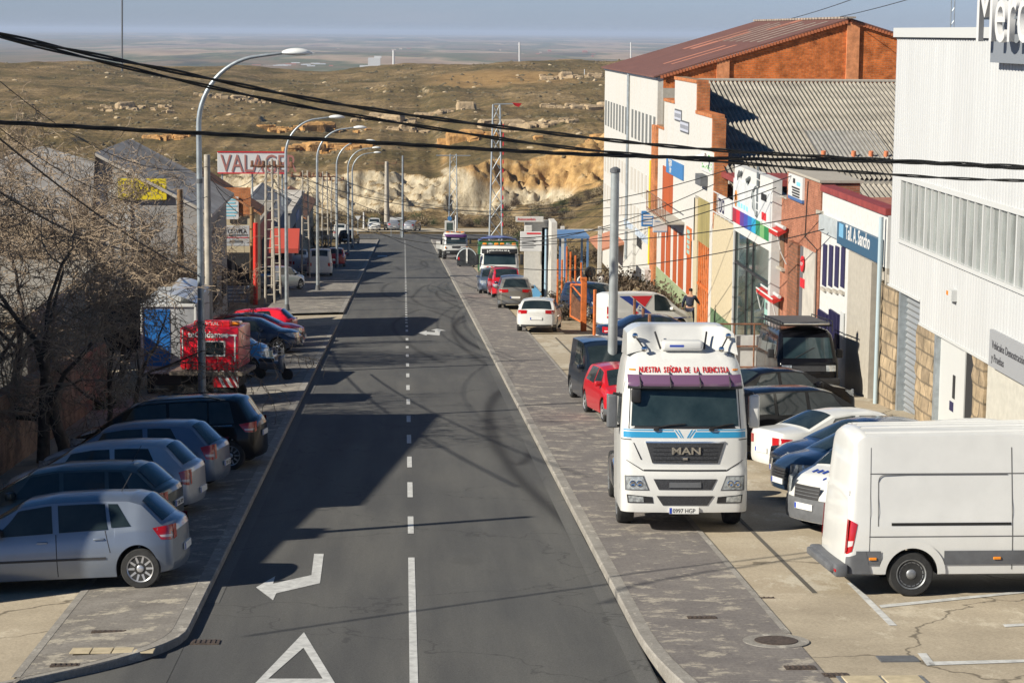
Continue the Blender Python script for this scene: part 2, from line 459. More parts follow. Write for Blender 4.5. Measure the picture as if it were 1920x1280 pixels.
def skid(X, Y):
    v = np.zeros_like(X)
    tracks = [[(1100,830),(1040,800),(975,870),(925,830),(915,780),(935,735),(1000,715),(1070,700)],
              [(1110,1020),(1040,960),(960,880),(925,810),(920,760),(960,725),(1060,708)],
              [(1110,690),(1040,690),(960,672),(905,655),(870,635),(852,610),(880,590),(960,585)],
              [(1000,700),(930,690),(885,665),(858,640),(850,615),(875,600)],
              [(905,580),(850,555),(825,545),(818,550),(830,562),(870,580)],
              [(840,545),(800,535),(775,555),(775,562),(800,575),(860,585)],
              [(790,530),(735,530),(716,545),(735,560),(785,572)],
              [(855,600),(830,590),(790,580),(745,600),(740,620),(780,655),(830,680)],
              [(745,480),(790,488),(800,500),(760,508),(742,500)],
              [(820,490),(795,488),(790,495),(805,502)]]
    for ti, t in enumerate(tracks):
        P = [G(x, y) for x, y in t]
        pts = []
        for k in range(len(P)-1):
            p0, p1, p2, p3 = P[max(k-1,0)], P[k], P[k+1], P[min(k+2,len(P)-1)]
            for s in np.linspace(0, 1, 9)[:-1]:
                pts.append(0.5*((2*p1)+(p2-p0)*s+(2*p0-5*p1+4*p2-p3)*s*s+(3*p1-p0-3*p2+p3)*s**3))
        pts = [(p.x, p.y) for p in pts] + [(P[-1].x, P[-1].y)]
        wdt = 0.11 if ti > 2 else 0.16
        for (x0, y0), (x1, y1) in zip(pts[:-1], pts[1:]):
            dx, dy = x1-x0, y1-y0; L2 = dx*dx+dy*dy+1e-9
            box = (Y > min(y0, y1)-1) & (Y < max(y0, y1)+1)
            xb, yb = X[box], Y[box]
            u = np.clip(((xb-x0)*dx+(yb-y0)*dy)/L2, 0, 1)
            d = np.hypot(xb-x0-u*dx, yb-y0-u*dy)
            v[box] = np.maximum(v[box], np.exp(-(d/wdt)**2)*(0.8 if ti < 3 else 0.62))
    return v
def asphalt(name, base, patch=1.0):
    m, n, l, b = mnodes(name)
    b.inputs['Roughness'].default_value = 0.85; b.inputs['Specular IOR Level'].default_value = 0.3
    geo = n.new('ShaderNodeNewGeometry')
    def tex(scale, det, rough, sc):
        mm = n.new('ShaderNodeMapping'); mm.inputs['Scale'].default_value = sc; l.new(geo.outputs['Position'], mm.inputs['Vector'])
        t = n.new('ShaderNodeTexNoise'); t.inputs['Scale'].default_value = scale; t.inputs['Detail'].default_value = det; t.inputs['Roughness'].default_value = rough
        l.new(mm.outputs['Vector'], t.inputs['Vector']); return t.outputs['Fac']
    r1 = n.new('ShaderNodeValToRGB'); e = r1.color_ramp.elements
    e[0].position = 0.3; e[0].color = (base*0.86, base*0.87, base*0.88, 1); e[1].position = 0.7; e[1].color = (base*1.16, base*1.14, base*1.08, 1)
    l.new(tex(0.35, 6, 0.6, (1, 0.35, 1)), r1.inputs['Fac'])
    r2 = n.new('ShaderNodeValToRGB'); e = r2.color_ramp.elements
    e[0].position = 0.32; e[0].color = (0.70, 0.70, 0.70, 1); e[1].position = 0.68; e[1].color = (1.3, 1.3, 1.3, 1)
    l.new(tex(45, 3, 0.8, (1, 1, 1)), r2.inputs['Fac'])
    x = n.new('ShaderNodeMix'); x.data_type = 'RGBA'; x.blend_type = 'MULTIPLY'; x.inputs['Factor'].default_value = 1
    l.new(r1.outputs['Color'], x.inputs['A']); l.new(r2.outputs['Color'], x.inputs['B'])
    r5 = n.new('ShaderNodeValToRGB'); e = r5.color_ramp.elements; e[0].position = .35; e[0].color = (.84, .84, .85, 1); e[1].position = .65; e[1].color = (1.14, 1.13, 1.10, 1)
    l.new(tex(1.5, 4, .6, (1, .035, 1)), r5.inputs['Fac'])
    r6 = n.new('ShaderNodeValToRGB'); e = r6.color_ramp.elements; e[0].position = .62; e[0].color = (1, 1, 1, 1); e[1].position = .70; e[1].color = (.87, .87, .87, 1)
    l.new(tex(.55, 7, .7, (1, .6, 1)), r6.inputs['Fac'])
    x5 = n.new('ShaderNodeMix'); x5.data_type = 'RGBA'; x5.blend_type = 'MULTIPLY'; x5.inputs['Factor'].default_value = 1; l.new(x.outputs['Result'], x5.inputs['A']); l.new(r5.outputs['Color'], x5.inputs['B'])
    x6 = n.new('ShaderNodeMix'); x6.data_type = 'RGBA'; x6.blend_type = 'MULTIPLY'; x6.inputs['Factor'].default_value = 1; l.new(x5.outputs['Result'], x6.inputs['A']); l.new(r6.outputs['Color'], x6.inputs['B']); x = x6
    a = n.new('ShaderNodeAttribute'); a.attribute_name = 'skid'
    y = n.new('ShaderNodeMix'); y.data_type = 'RGBA'; l.new(a.outputs['Fac'], y.inputs['Factor'])
    l.new(x.outputs['Result'], y.inputs['A']); y.inputs['B'].default_value = (0.020, 0.019, 0.019, 1)
    # fine cracks
    vo = n.new('ShaderNodeTexVoronoi'); vo.feature = 'DISTANCE_TO_EDGE'; vo.inputs['Scale'].default_value = 0.16
    wv = n.new('ShaderNodeTexNoise'); wv.inputs['Scale'].default_value = 0.8; wv.inputs['Detail'].default_value = 6
    l.new(geo.outputs['Position'], wv.inputs['Vector'])
    ad = n.new('ShaderNodeVectorMath'); ad.operation = 'MULTIPLY_ADD'; ad.inputs[1].default_value = (2.5, 2.5, 2.5)
    l.new(wv.outputs['Color'], ad.inputs[0]); l.new(geo.outputs['Position'], ad.inputs[2]); l.new(ad.outputs['Vector'], vo.inputs['Vector'])
    cm = n.new('ShaderNodeMapRange'); cm.inputs['From Min'].default_value = 0.0015; cm.inputs['From Max'].default_value = 0.006
    cm.inputs['To Min'].default_value = 0.45; cm.inputs['To Max'].default_value = 0.0
    l.new(vo.outputs['Distance'], cm.inputs['Value'])
    z = n.new('ShaderNodeMix'); z.data_type = 'RGBA'; l.new(cm.outputs['Result'], z.inputs['Factor'])
    l.new(y.outputs['Result'], z.inputs['A']); z.inputs['B'].default_value = (0.03, 0.03, 0.03, 1)
    l.new(z.outputs['Result'], b.inputs['Base Color'])
    bp = n.new('ShaderNodeBump'); bp.inputs['Strength'].default_value = 0.35; bp.inputs['Distance'].default_value = 0.01
    l.new(tex(60, 3, 0.8, (1, 1, 1)), bp.inputs['Height']); l.new(bp.outputs['Normal'], b.inputs['Normal'])
    return m
M_asph = asphalt('asphalt', 0.092)
def mottled(name, c_lo, c_hi, c_patch, amount=0.5, scale=1.2, crack=0.3, sc=(1, 0.5, 1), tiles=None):
    """weathered concrete or paving with worn patches"""
    m, n, l, b = mnodes(name)
    b.inputs['Roughness'].default_value = 0.9; b.inputs['Specular IOR Level'].default_value = 0.2
    geo = n.new('ShaderNodeNewGeometry')
    def tex(s_, det, rough, scl=(1, 1, 1)):
        mm = n.new('ShaderNodeMapping'); mm.inputs['Scale'].default_value = scl; l.new(geo.outputs['Position'], mm.inputs['Vector'])
        t = n.new('ShaderNodeTexNoise'); t.inputs['Scale'].default_value = s_; t.inputs['Detail'].default_value = det; t.inputs['Roughness'].default_value = rough
        l.new(mm.outputs['Vector'], t.inputs['Vector']); return t.outputs['Fac']
    r1 = n.new('ShaderNodeValToRGB'); e = r1.color_ramp.elements
    e[0].position = 0.32; e[0].color = (*c_lo, 1); e[1].position = 0.68; e[1].color = (*c_hi, 1)
    l.new(tex(scale, 8, 0.68), r1.inputs['Fac'])
    r2 = n.new('ShaderNodeValToRGB'); e = r2.color_ramp.elements
    e[0].position = 0.5 + (0.5-amount)*0.3; e[0].color = (0, 0, 0, 1); e[1].position = e[0].position + 0.07; e[1].color = (1, 1, 1, 1)
    l.new(tex(scale*1.7, 9, 0.75, sc), r2.inputs['Fac'])
    x = n.new('ShaderNodeMix'); x.data_type = 'RGBA'; l.new(r2.outputs['Color'], x.inputs['Factor'])
    l.new(r1.outputs['Color'], x.inputs['A']); x.inputs['B'].default_value = (*c_patch, 1)
    r3 = n.new('ShaderNodeValToRGB'); e = r3.color_ramp.elements
    e[0].position = 0.3; e[0].color = (0.78, 0.78, 0.78, 1); e[1].position = 0.7; e[1].color = (1.2, 1.2, 1.2, 1)
    l.new(tex(22, 5, 0.8), r3.inputs['Fac'])
    y = n.new('ShaderNodeMix'); y.data_type = 'RGBA'; y.blend_type = 'MULTIPLY'; y.inputs['Factor'].default_value = 1
    l.new(x.outputs['Result'], y.inputs['A']); l.new(r3.outputs['Color'], y.inputs['B'])
    last = y.outputs['Result']
    if tiles:
        br = n.new('ShaderNodeTexBrick'); br.inputs['Scale'].default_value = 1.0
        br.inputs['Color1'].default_value = (1, 1, 1, 1); br.inputs['Color2'].default_value = (0.86, 0.86, 0.86, 1); br.inputs['Mortar'].default_value = (0.62, 0.62, 0.62, 1)
        br.inputs['Mortar Size'].default_value = tiles*0.07; br.inputs['Brick Width'].default_value = tiles; br.inputs['Row Height'].default_value = tiles*0.5
        l.new(geo.outputs['Position'], br.inputs['Vector'])
        t = n.new('ShaderNodeMix'); t.data_type = 'RGBA'; t.blend_type = 'MULTIPLY'; t.inputs['Factor'].default_value = 0.30
        l.new(last, t.inputs['A']); l.new(br.outputs['Color'], t.inputs['B']); last = t.outputs['Result']
    if crack:
        vo = n.new('ShaderNodeTexVoronoi'); vo.feature = 'DISTANCE_TO_EDGE'; vo.inputs['Scale'].default_value = crack
        wv = n.new('ShaderNodeTexNoise'); wv.inputs['Scale'].default_value = 1.1; wv.inputs['Detail'].default_value = 6
        l.new(geo.outputs['Position'], wv.inputs['Vector'])
        ad = n.new('ShaderNodeVectorMath'); ad.operation = 'MULTIPLY_ADD'; ad.inputs[1].default_value = (1.4, 1.4, 0)
        l.new(wv.outputs['Color'], ad.inputs[0]); l.new(geo.outputs['Position'], ad.inputs[2])
        l.new(ad.outputs['Vector'], vo.inputs['Vector'])
        cm = n.new('ShaderNodeMapRange'); cm.inputs['From Min'].default_value = 0.002; cm.inputs['From Max'].default_value = 0.007
        cm.inputs['To Min'].default_value = 0.75; cm.inputs['To Max'].default_value = 0
        l.new(vo.outputs['Distance'], cm.inputs['Value'])
        z = n.new('ShaderNodeMix'); z.data_type = 'RGBA'; l.new(cm.outputs['Result'], z.inputs['Factor'])
        l.new(last, z.inputs['A']); z.inputs['B'].default_value = (c_lo[0]*0.3, c_lo[1]*0.3, c_lo[2]*0.3, 1); last = z.outputs['Result']
    l.new(last, b.inputs['Base Color'])
    bp = n.new('ShaderNodeBump'); bp.inputs['Strength'].default_value = 0.4; bp.inputs['Distance'].default_value = 0.02
    l.new(tex(scale*9, 6, 0.7), bp.inputs['Height']); l.new(bp.outputs['Normal'], b.inputs['Normal'])
    return m
M_pav = mottled('paving_grey', (0.165, 0.15, 0.145), (0.225, 0.205, 0.19), (0.40, 0.36, 0.30), 0.40, 1.3, 0.0, (0.8, 1.0, 1), tiles=0.22)
M_pavL = mottled('paving_light', (0.17, 0.155, 0.14), (0.27, 0.25, 0.225), (0.42, 0.38, 0.31), 0.40, 1.2, 0.0, (0.8, 1.0, 1), tiles=0.22)
M_conc = mottled('concrete_tan', (0.36, 0.30, 0.22), (0.45, 0.39, 0.295), (0.50, 0.45, 0.36), 0.35, 0.45, 0.16, (1, 0.5, 1))
M_concg = mottled('concrete_grey', (0.33, 0.28, 0.21), (0.45, 0.385, 0.29), (0.50, 0.44, 0.34), 0.35, 0.6, 0.2, (1, 0.5, 1))
M_kerb = mottled('kerb_stone', (0.22, 0.205, 0.185), (0.33, 0.31, 0.28), (0.44, 0.41, 0.36), 0.3, 2.0, 0)
M_white = mat('road_paint', (0.62, 0.62, 0.60), 0.7, noise=(7.0, 0.0, 0.55), col2=(0.25, 0.25, 0.245), bump=(30, .2, .01))

Yr = np.concatenate([np.arange(8, 120, 0.22), np.arange(120, 268.5, 0.5)])
ribbon_sheet('road', [x for x in np.linspace(XL, XR, 84)], Yr, 0.0, M_asph, attr={'skid': skid})
Ys = np.arange(-40, 262, 1.0)
# cross road at the far end and the side street on the left
ribbon_sheet('cross_road', list(np.linspace(-60, 45, 22)), np.arange(268, 283, 1.0), 0.01, M_asph)
ribbon_sheet('far_lot', list(np.linspace(-34, 12, 14)), np.arange(288, 300, 1.0), 0.03, mottled('far_lot_sand', (0.42, 0.35, 0.25), (0.5, 0.43, 0.32), (0.5, 0.45, 0.36), 0.4, 0.5, 0))
Yside = np.arange(97, 107.01, 1.0)
ribbon_sheet('side_street', list(np.linspace(-40, XL, 12)), Yside, 0.002, M_concg)
ribbon_sheet('near_side_street', list(np.linspace(-40, XL, 20)), np.arange(8, 31.6, 0.8), 0.004, M_asph)
def XLf(y): return XL - .22*max(0, 29.6-y)**2.1
def XRf(y): return XR + .02*max(0, 29.5-y)**2
def kerb(name, X0, X1, Ya, Yb, step=1.0):
    mb = MB(); ys = np.arange(Ya, Yb+.01, step); rows = []
    f0 = X0 if callable(X0) else (lambda y: X0); f1 = X1 if callable(X1) else (lambda y: X1)
    for y in ys:
        a, b_ = f0(y), f1(y); z0, z1 = gzf(a, y), gzf(b_, y)
        rows.append([(a, y, z0-.1), (a, y, z0+.095), (a+.02*(1 if b_ > a else -1), y, z0+.115), (b_, y, z1+.115), (b_, y, z1-.1)])
    mb.grid(rows); return mb.build(name, M_kerb, smooth=30, kind='structure')
kerb('kerb', XLf, lambda y: XLf(y)-.22, 26.2, 97.0, .4); kerb('kerb', XL, XL-.24, 107.0, 262)
kerb('kerb', XRf, lambda y: XRf(y)+.2, 20, 262, .5)
ribbon_sheet('pavement', [-5.0] + [(lambda y, k=k: -5.0 + (max(XLf(y)-.22, -4.98)+5.0)*k) for k in (.25, .5, .75, 1)], np.arange(26.2, 97.1, 0.4), 0.118, M_pavL)
ribbon_sheet('pavement', list(np.linspace(-7.2, XL-.24, 5)), np.arange(107, 262, 1.0), 0.118, M_pavL)
ribbon_sheet('pavement', [(lambda y, k=k: XRf(y)+.2 + (5.45-XRf(y)-.2)*k) for k in (0, .25, .5, .75, 1)], np.arange(20, 262, .8), 0.118, M_pav)
ribbon_sheet('car_park', list(np.linspace(-20, -5.0, 16)), np.arange(26.2, 97.01, 1.0), 0.10, M_concg)
ribbon_sheet('car_park', list(np.linspace(5.45, 14.6, 12)), np.arange(20, 92, 1.0), 0.10, M_conc)
ribbon_sheet('verge_strip', list(np.linspace(5.45, 7.0, 3)), np.arange(92, 240, 1.0), 0.06, mottled('sandy_strip', (0.36, 0.29, 0.19), (0.46, 0.38, 0.26), (0.5, 0.44, 0.33), 0.4, 0.9, 0))
# ---------------------------------------------------------------- materials for vehicles
def paint(name, col, metal=0.0, rough=0.32, coat=0.6): return mat(name, col, rough, metal, coat=coat, noise=(2.5, 0.955, 1.02), spec=.2 if max(col) < .02 else .5)
P_white = paint('paint_white', (0.66, 0.66, 0.64))
P_black = paint('paint_black', (0.006, 0.006, 0.008), 0, .14, .12)
P_silver = paint('paint_silver_blue', (0.215, 0.25, 0.31), 0.55, .34)
P_silver2 = paint('paint_silver', (0.42, 0.44, 0.48), 0.5, .34)
P_corsa = paint('paint_steel_blue', (0.14, 0.18, 0.25), 0.5, .34)
P_dgreen = paint('paint_dark_green', (0.045, 0.06, 0.06), 0.3, .3)
P_navy = paint('paint_navy', (0.020, 0.035, 0.075), 0.3, .25)
P_darkblue = paint('paint_dark_blue', (0.03, 0.055, 0.10), 0.3, .28)
P_red = paint('paint_red', (0.50, 0.012, 0.02), 0, .3)
P_lblue = paint('paint_light_blue', (0.06, 0.30, 0.58), 0.2, .3)
P_gsuv = paint('paint_grey_beige', (0.24, 0.225, 0.20), 0.5, .35)
P_grey = paint('paint_grey', (0.13, 0.14, 0.16), 0.4, .35)
P_green = paint('paint_green', (0.015, 0.11, 0.03), 0, .4)
V_glass = mat('car_glass', (0.012, 0.020, 0.024), 0.04, 0, spec=0.45, noise=(1.6, 0.0, 0.5), col2=(0.045, 0.06, 0.065))
V_tyre = mat('tyre_rubber', (0.022, 0.022, 0.022), 0.85, noise=(9, 0.7, 1.5))
V_rim = mat('alloy_rim', (0.62, 0.62, 0.63), 0.3, 0.7)
V_steel = mat('steel_rim', (0.30, 0.31, 0.32), 0.45, 0.6, noise=(8, .6, 1.2))
V_plast = mat('black_plastic', (0.030, 0.030, 0.033), 0.55)
V_gplast = mat('grey_plastic', (0.11, 0.115, 0.125), 0.6, noise=(4, .85, 1.15))
V_under = mat('underbody', (0.012, 0.012, 0.012), 0.9)
V_seam = mat('panel_gap', (0.02, 0.02, 0.022), 0.8)
V_tail = mat('tail_lamp_red', (0.42, 0.008, 0.012), 0.15, coat=0.8)
V_tailw = mat('tail_lamp_clear', (0.62, 0.5, 0.5), 0.12, coat=0.8)
V_head = mat('head_lamp_glass', (0.62, 0.66, 0.68), 0.08, 0.4, coat=1.0, noise=(14, 0.0, 0.8), col2=(0.16, 0.17, 0.18))
V_orange = mat('indicator_orange', (0.80, 0.26, 0.02), 0.25, coat=0.6)
V_chrome = mat('chrome', (0.72, 0.73, 0.74), 0.12, 1.0)
V_plate = mat('plate_white', (0.72, 0.72, 0.70), 0.45)
V_pblue = mat('plate_blue', (0.02, 0.06, 0.40), 0.5)
V_ink = mat('black_ink', (0.015, 0.015, 0.015), 0.6)
V_seat = mat('seat_fabric', (0.03, 0.03, 0.035), 0.9)

_whl = {}
def wheel_set(r, wd, style):
    key = (r, wd, style)
    if key in _whl: return _whl[key]
    t = MB()
    t.lathe([(r*.66, -wd/2+.015), (r*.70, -wd/2), (r*.93, -wd/2+.004), (r*.985, -wd/2+.03), (r, -wd/4), (r, wd/4), (r*.985, wd/2-.03), (r*.93, wd/2-.004), (r*.70, wd/2), (r*.66, wd/2-.015)], 36)
    tm = t.build('wheel', V_tyre, smooth=40).data; bpy.data.objects.remove(bpy.data.objects[-1] if False else [o for o in COL.objects if o.data == tm][0])
    m = MB(); rr = r*.68
    # rim barrel: outer side is +y
    m.lathe([(rr, wd/2-.012), (rr*.97, wd/2+.004), (rr*.90, wd/2-.008), (rr*.88, wd/2-.06), (.02, wd/2-.07)], 32, caps=(False, True))
    if style == 'steel':
        m.lathe([(rr*.86, wd/2-.05), (rr*.80, wd/2-.012), (rr*.66, wd/2-.02), (rr*.45, wd/2-.045), (rr*.40, wd/2-.03), (rr*.28, wd/2-.005), (rr*.2, wd/2+.002), (.01, wd/2+.004)], 32, caps=(False, True))
        m.m = 1
        for k in range(16):
            a = 2*math.pi*k/16; M = Matrix.Rotation(a, 4, 'Y') @ Matrix.Translation((rr*.74, wd/2-.014, 0)); m.box(-.013, .013, -.004, .004, -.009, .009, M)
    else:
        ns = {'five': 5, 'ten': 10, 'seven': 7, 'vans': 6}[style]
        for k in range(ns):
            a = 2*math.pi*k/ns; M = Matrix.Rotation(a, 4, 'Y')
            wdt = rr*.16 if ns > 6 else rr*.24
            m.add([(rr*.12, wd/2-.018, -wdt*.6), (rr*.12, wd/2-.018, wdt*.6), (rr*.93, wd/2-.010, wdt*.42), (rr*.93, wd/2-.010, -wdt*.42),
                   (rr*.12, wd/2-.05, -wdt*.6), (rr*.12, wd/2-.05, wdt*.6), (rr*.93, wd/2-.05, wdt*.42), (rr*.93, wd/2-.05, -wdt*.42)],
                  [(0,1,2,3), (0,3,7,4), (1,5,6,2), (3,2,6,7)], M)
        m.lathe([(rr*.26, wd/2-.04), (rr*.26, wd/2-.008), (rr*.2, wd/2), (.005, wd/2)], 20, caps=(False, True))
        m.m = 1; m.lathe([(rr*.87, wd/2-.055), (.03, wd/2-.056)], 32, caps=(False, False))
    ro = m.build('rim', [V_rim if style != 'steel' else V_steel, V_plast], smooth=35); rm = ro.data; bpy.data.objects.remove(ro)
    _whl[key] = (tm, rm); return _whl[key]
def add_wheel(root, x, y, r, wd, style):
    tm, rm = wheel_set(r, wd, style)
    o = bpy.data.objects.new('wheel', tm); COL.objects.link(o); o.parent = root; o.location = (x, y, r)
    p = bpy.data.objects.new('rim', rm); COL.objects.link(p); p.parent = o
    if y < 0: p.rotation_euler = (0, 0, math.pi)
    return o

class Shell:
    """car body surface: x from 0 (tail) to L (nose), y half width, z up"""
    def __init__(s, L, W, T, B, sill=.20, xr=.75, xf=None, rw=.31, arch=None, tumble=.2, crown=.07, nose=.24, tail=.17, corner=.15, lean=.14, rlean=.0, bow=.045):
        s.L, s.W, s.hw = L, W, W/2; s.T, s.B, s.sill = T, B, sill; s.xr, s.xf, s.rw = xr, xf, rw
        s.ra = arch or rw*1.17; s.tumble, s.crown, s.nose, s.tail, s.corner, s.lean, s.rlean, s.bow = tumble, crown, nose, tail, corner, lean, rlean, bow
        # smooth the silhouette
        tx = np.array([p[0] for p in T]); tz = np.array([p[1] for p in T])
        X = np.linspace(0, L, 400); Z = np.interp(X, tx, tz)
        k = 9; ker = np.hanning(k+2)[1:-1]; ker /= ker.sum(); Zp = np.pad(Z, k//2, mode='edge')
        s._X, s._Z = X, np.convolve(Zp, ker, 'valid')
    def t(s, x): return float(np.interp(x, s._X, s._Z))
    def b(s, x): return min(float(np.interp(x, [p[0] for p in s.B], [p[1] for p in s.B])), s.t(x)-s.cr(x)-.012)
    def cr(s, x):
        bz = float(np.interp(x, [p[0] for p in s.B], [p[1] for p in s.B])); h = s.t(x)-bz
        return s.crown * (0.62 + 0.38*min(1, max(0, h/.4)))
    def w(s, x):
        d = min(x, s.L-x); c = .62; f = 1 - s.corner*(max(0, 1-d/c))**2.2
        if d < .10: f *= 1 - .085*(1-math.sqrt(max(0, 1-(1-d/.10)**2)))
        return s.hw * f
    def zb(s, x):
        z = s.sill
        d = min(x, s.L-x)
        if d < .5: z += .05*(1-d/.5)
        for xc in (s.xr, s.xf):
            dx = abs(x-xc)
            if dx < s.ra: z = max(z, s.rw + math.sqrt(s.ra**2-dx*dx))
        return z
    def side(s, x, z):
        """half width at height z"""
        W = s.w(x); b = s.b(x); e = s.t(x)-s.cr(x)
        if z <= b:
            u = (z-s.sill)/max(b-s.sill, .1)
            return W*(0.955 + s.bow*math.sin(math.pi*min(1, max(0, u))**0.85)) + (-.01 if u > .97 else 0)
        h = max(e-b, 1e-3); v = min(1, (z-b)/max(h, .02)); tot = s.tumble*min(1, h/.42)
        return W*(0.955) - .012*min(1, v*5) - tot*W*(v**1.15)
    def top(s, x, y):
        e = s.side(x, 99); u = min(1, abs(y)/max(e, 1e-3))
        return s.t(x) - s.cr(x)*u**2.6
    def warp(s, x, y, z):
        df = s.L-x; a = abs(y)/s.hw
        if df < 1.1:
            f = (1-df/1.1)**2; x -= f*(s.nose*a**2.4 + s.lean*max(0, z-.5) + .35*max(0, .32-z))
        if x < 1.0:
            f = (1-max(x, 0)/1.0)**2; x += f*(s.tail*a**2.4 + s.rlean*max(0, z-.55) + .35*max(0, .34-z))
        return Vector((x - s.L/2, y, z))
    def body(s, n_a=9, n_g=5, n_t=5, extra=()):
        L = s.L
        xs = set(np.linspace(0, L, 46).tolist())
        for d in (.0, .005, .015, .03, .05, .09, .14, .2, .28): xs.add(d); xs.add(L-d)
        for xc in (s.xr, s.xf):
            for k in range(-12, 13): xs.add(xc + s.ra*math.sin(k/12*math.pi/2))
            xs.add(xc-s.ra-1e-3); xs.add(xc+s.ra+1e-3)
        for p in s.T: xs.add(p[0])
        xs = sorted(x for x in xs if 0 <= x <= L); xs2 = [xs[0]]
        for x in xs[1:]:
            if x-xs2[-1] > 8e-4: xs2.append(x)
        xs = xs2
        def section(x):
            zb, b, e = s.zb(x), s.b(x), s.t(x)-s.cr(x); P = []
            inn = .24
            ys = s.side(x, max(zb, s.sill))
            P.append((0, zb)); P.append((ys-inn, zb)); P.append((ys-.03, zb)); 
            for i in range(n_a+1):
                z = zb+.012 + (b-zb-.012)*(i/n_a); P.append((s.side(x, z), z))
            for i in range(1, n_g+1):
                z = b + (e-b)*i/n_g; P.append((s.side(x, z), z))
            ye = s.side(x, 99)
            for i in range(1, n_t+1):
                y = ye*(1-(i/n_t)**1.4); P.append((y, s.top(x, y)))
            return P
        mb = MB(); rowsR = []; rowsL = []
        for x in xs:
            P = section(x)
            rowsR.append([s.warp(x, y, z) for y, z in P]); rowsL.append([s.warp(x, -y, z) for y, z in P])
        nP = len(rowsR[0])
        for rows, flip in ((rowsR, 0), (rowsL, 1)):
            o = len(mb.v); 
            for r_ in rows:
                for p in r_: mb.v.append((p.x, p.y, p.z))
            for i in range(len(rows)-1):
                for j in range(nP-1):
                    f = [o+i*nP+j, o+i*nP+j+1, o+(i+1)*nP+j+1, o+(i+1)*nP+j]
                    if flip: f = f[::-1]
                    mb.f.append(f); mb.mi.append(1 if j < 2 else 0)
            # end caps
            for x, ri in ((0, 0), (L, len(rows)-1)):
                sgn = -1 if flip else 1
                P = section(x); P = P[2:]
                cols = 6; caprows = []
                for y, z in P:
                    caprows.append([s.warp(x, sgn*y*(1-c/cols), z if c < 1 else z + (s.top(x, y*(1-c/cols))-s.top(x, y) if z > s.t(x)-s.cr(x)-1e-4 else 0)) for c in range(cols+1)])
                mb.grid(caprows)
        bm = bmesh.new()
        return mb
    def patch(s, kind, rows, off=.004):
        """kind 'side+','side-': rows of (x,z); 'top': rows of (x,y); 'front','rear': rows of (y,z). returns grid rows of points"""
        out = []
        for r_ in rows:
            o = []
            for a, c in r_:
                if kind[0] == 's':
                    sg = 1 if kind.endswith('+') else -1
                    y = s.side(a, c) + off; o.append(s.warp(a, sg*y, c))
                elif kind == 'top':
                    dz = (s.t(min(a+.01, s.L))-s.t(max(a-.01, 0)))/.02; nn = math.hypot(1, dz)
                    z = s.top(a, c); p = s.warp(a, c, z); p.x += -dz/nn*off; p.z += off/nn; o.append(p)
                elif kind == 'front': p = s.warp(s.L, a, c); p.x += off; o.append(p)
                else: p = s.warp(0, a, c); p.x -= off; o.append(p)
            out.append(o)
        return out
def quadrows(b0, b1, t0, t1, nu=8, nv=5):
    """grid between bottom edge b0-b1 and top edge t0-t1 (2D points)"""
    rows = []
    for j in range(nv+1):
        v = j/nv; r_ = []
        for i in range(nu+1):
            u = i/nu; bx = (b0[0]+(b1[0]-b0[0])*u, b0[1]+(b1[1]-b0[1])*u); tx = (t0[0]+(t1[0]-t0[0])*u, t0[1]+(t1[1]-t0[1])*u)
            r_.append((bx[0]+(tx[0]-bx[0])*v, bx[1]+(tx[1]-bx[1])*v))
        rows.append(r_)
    return rows
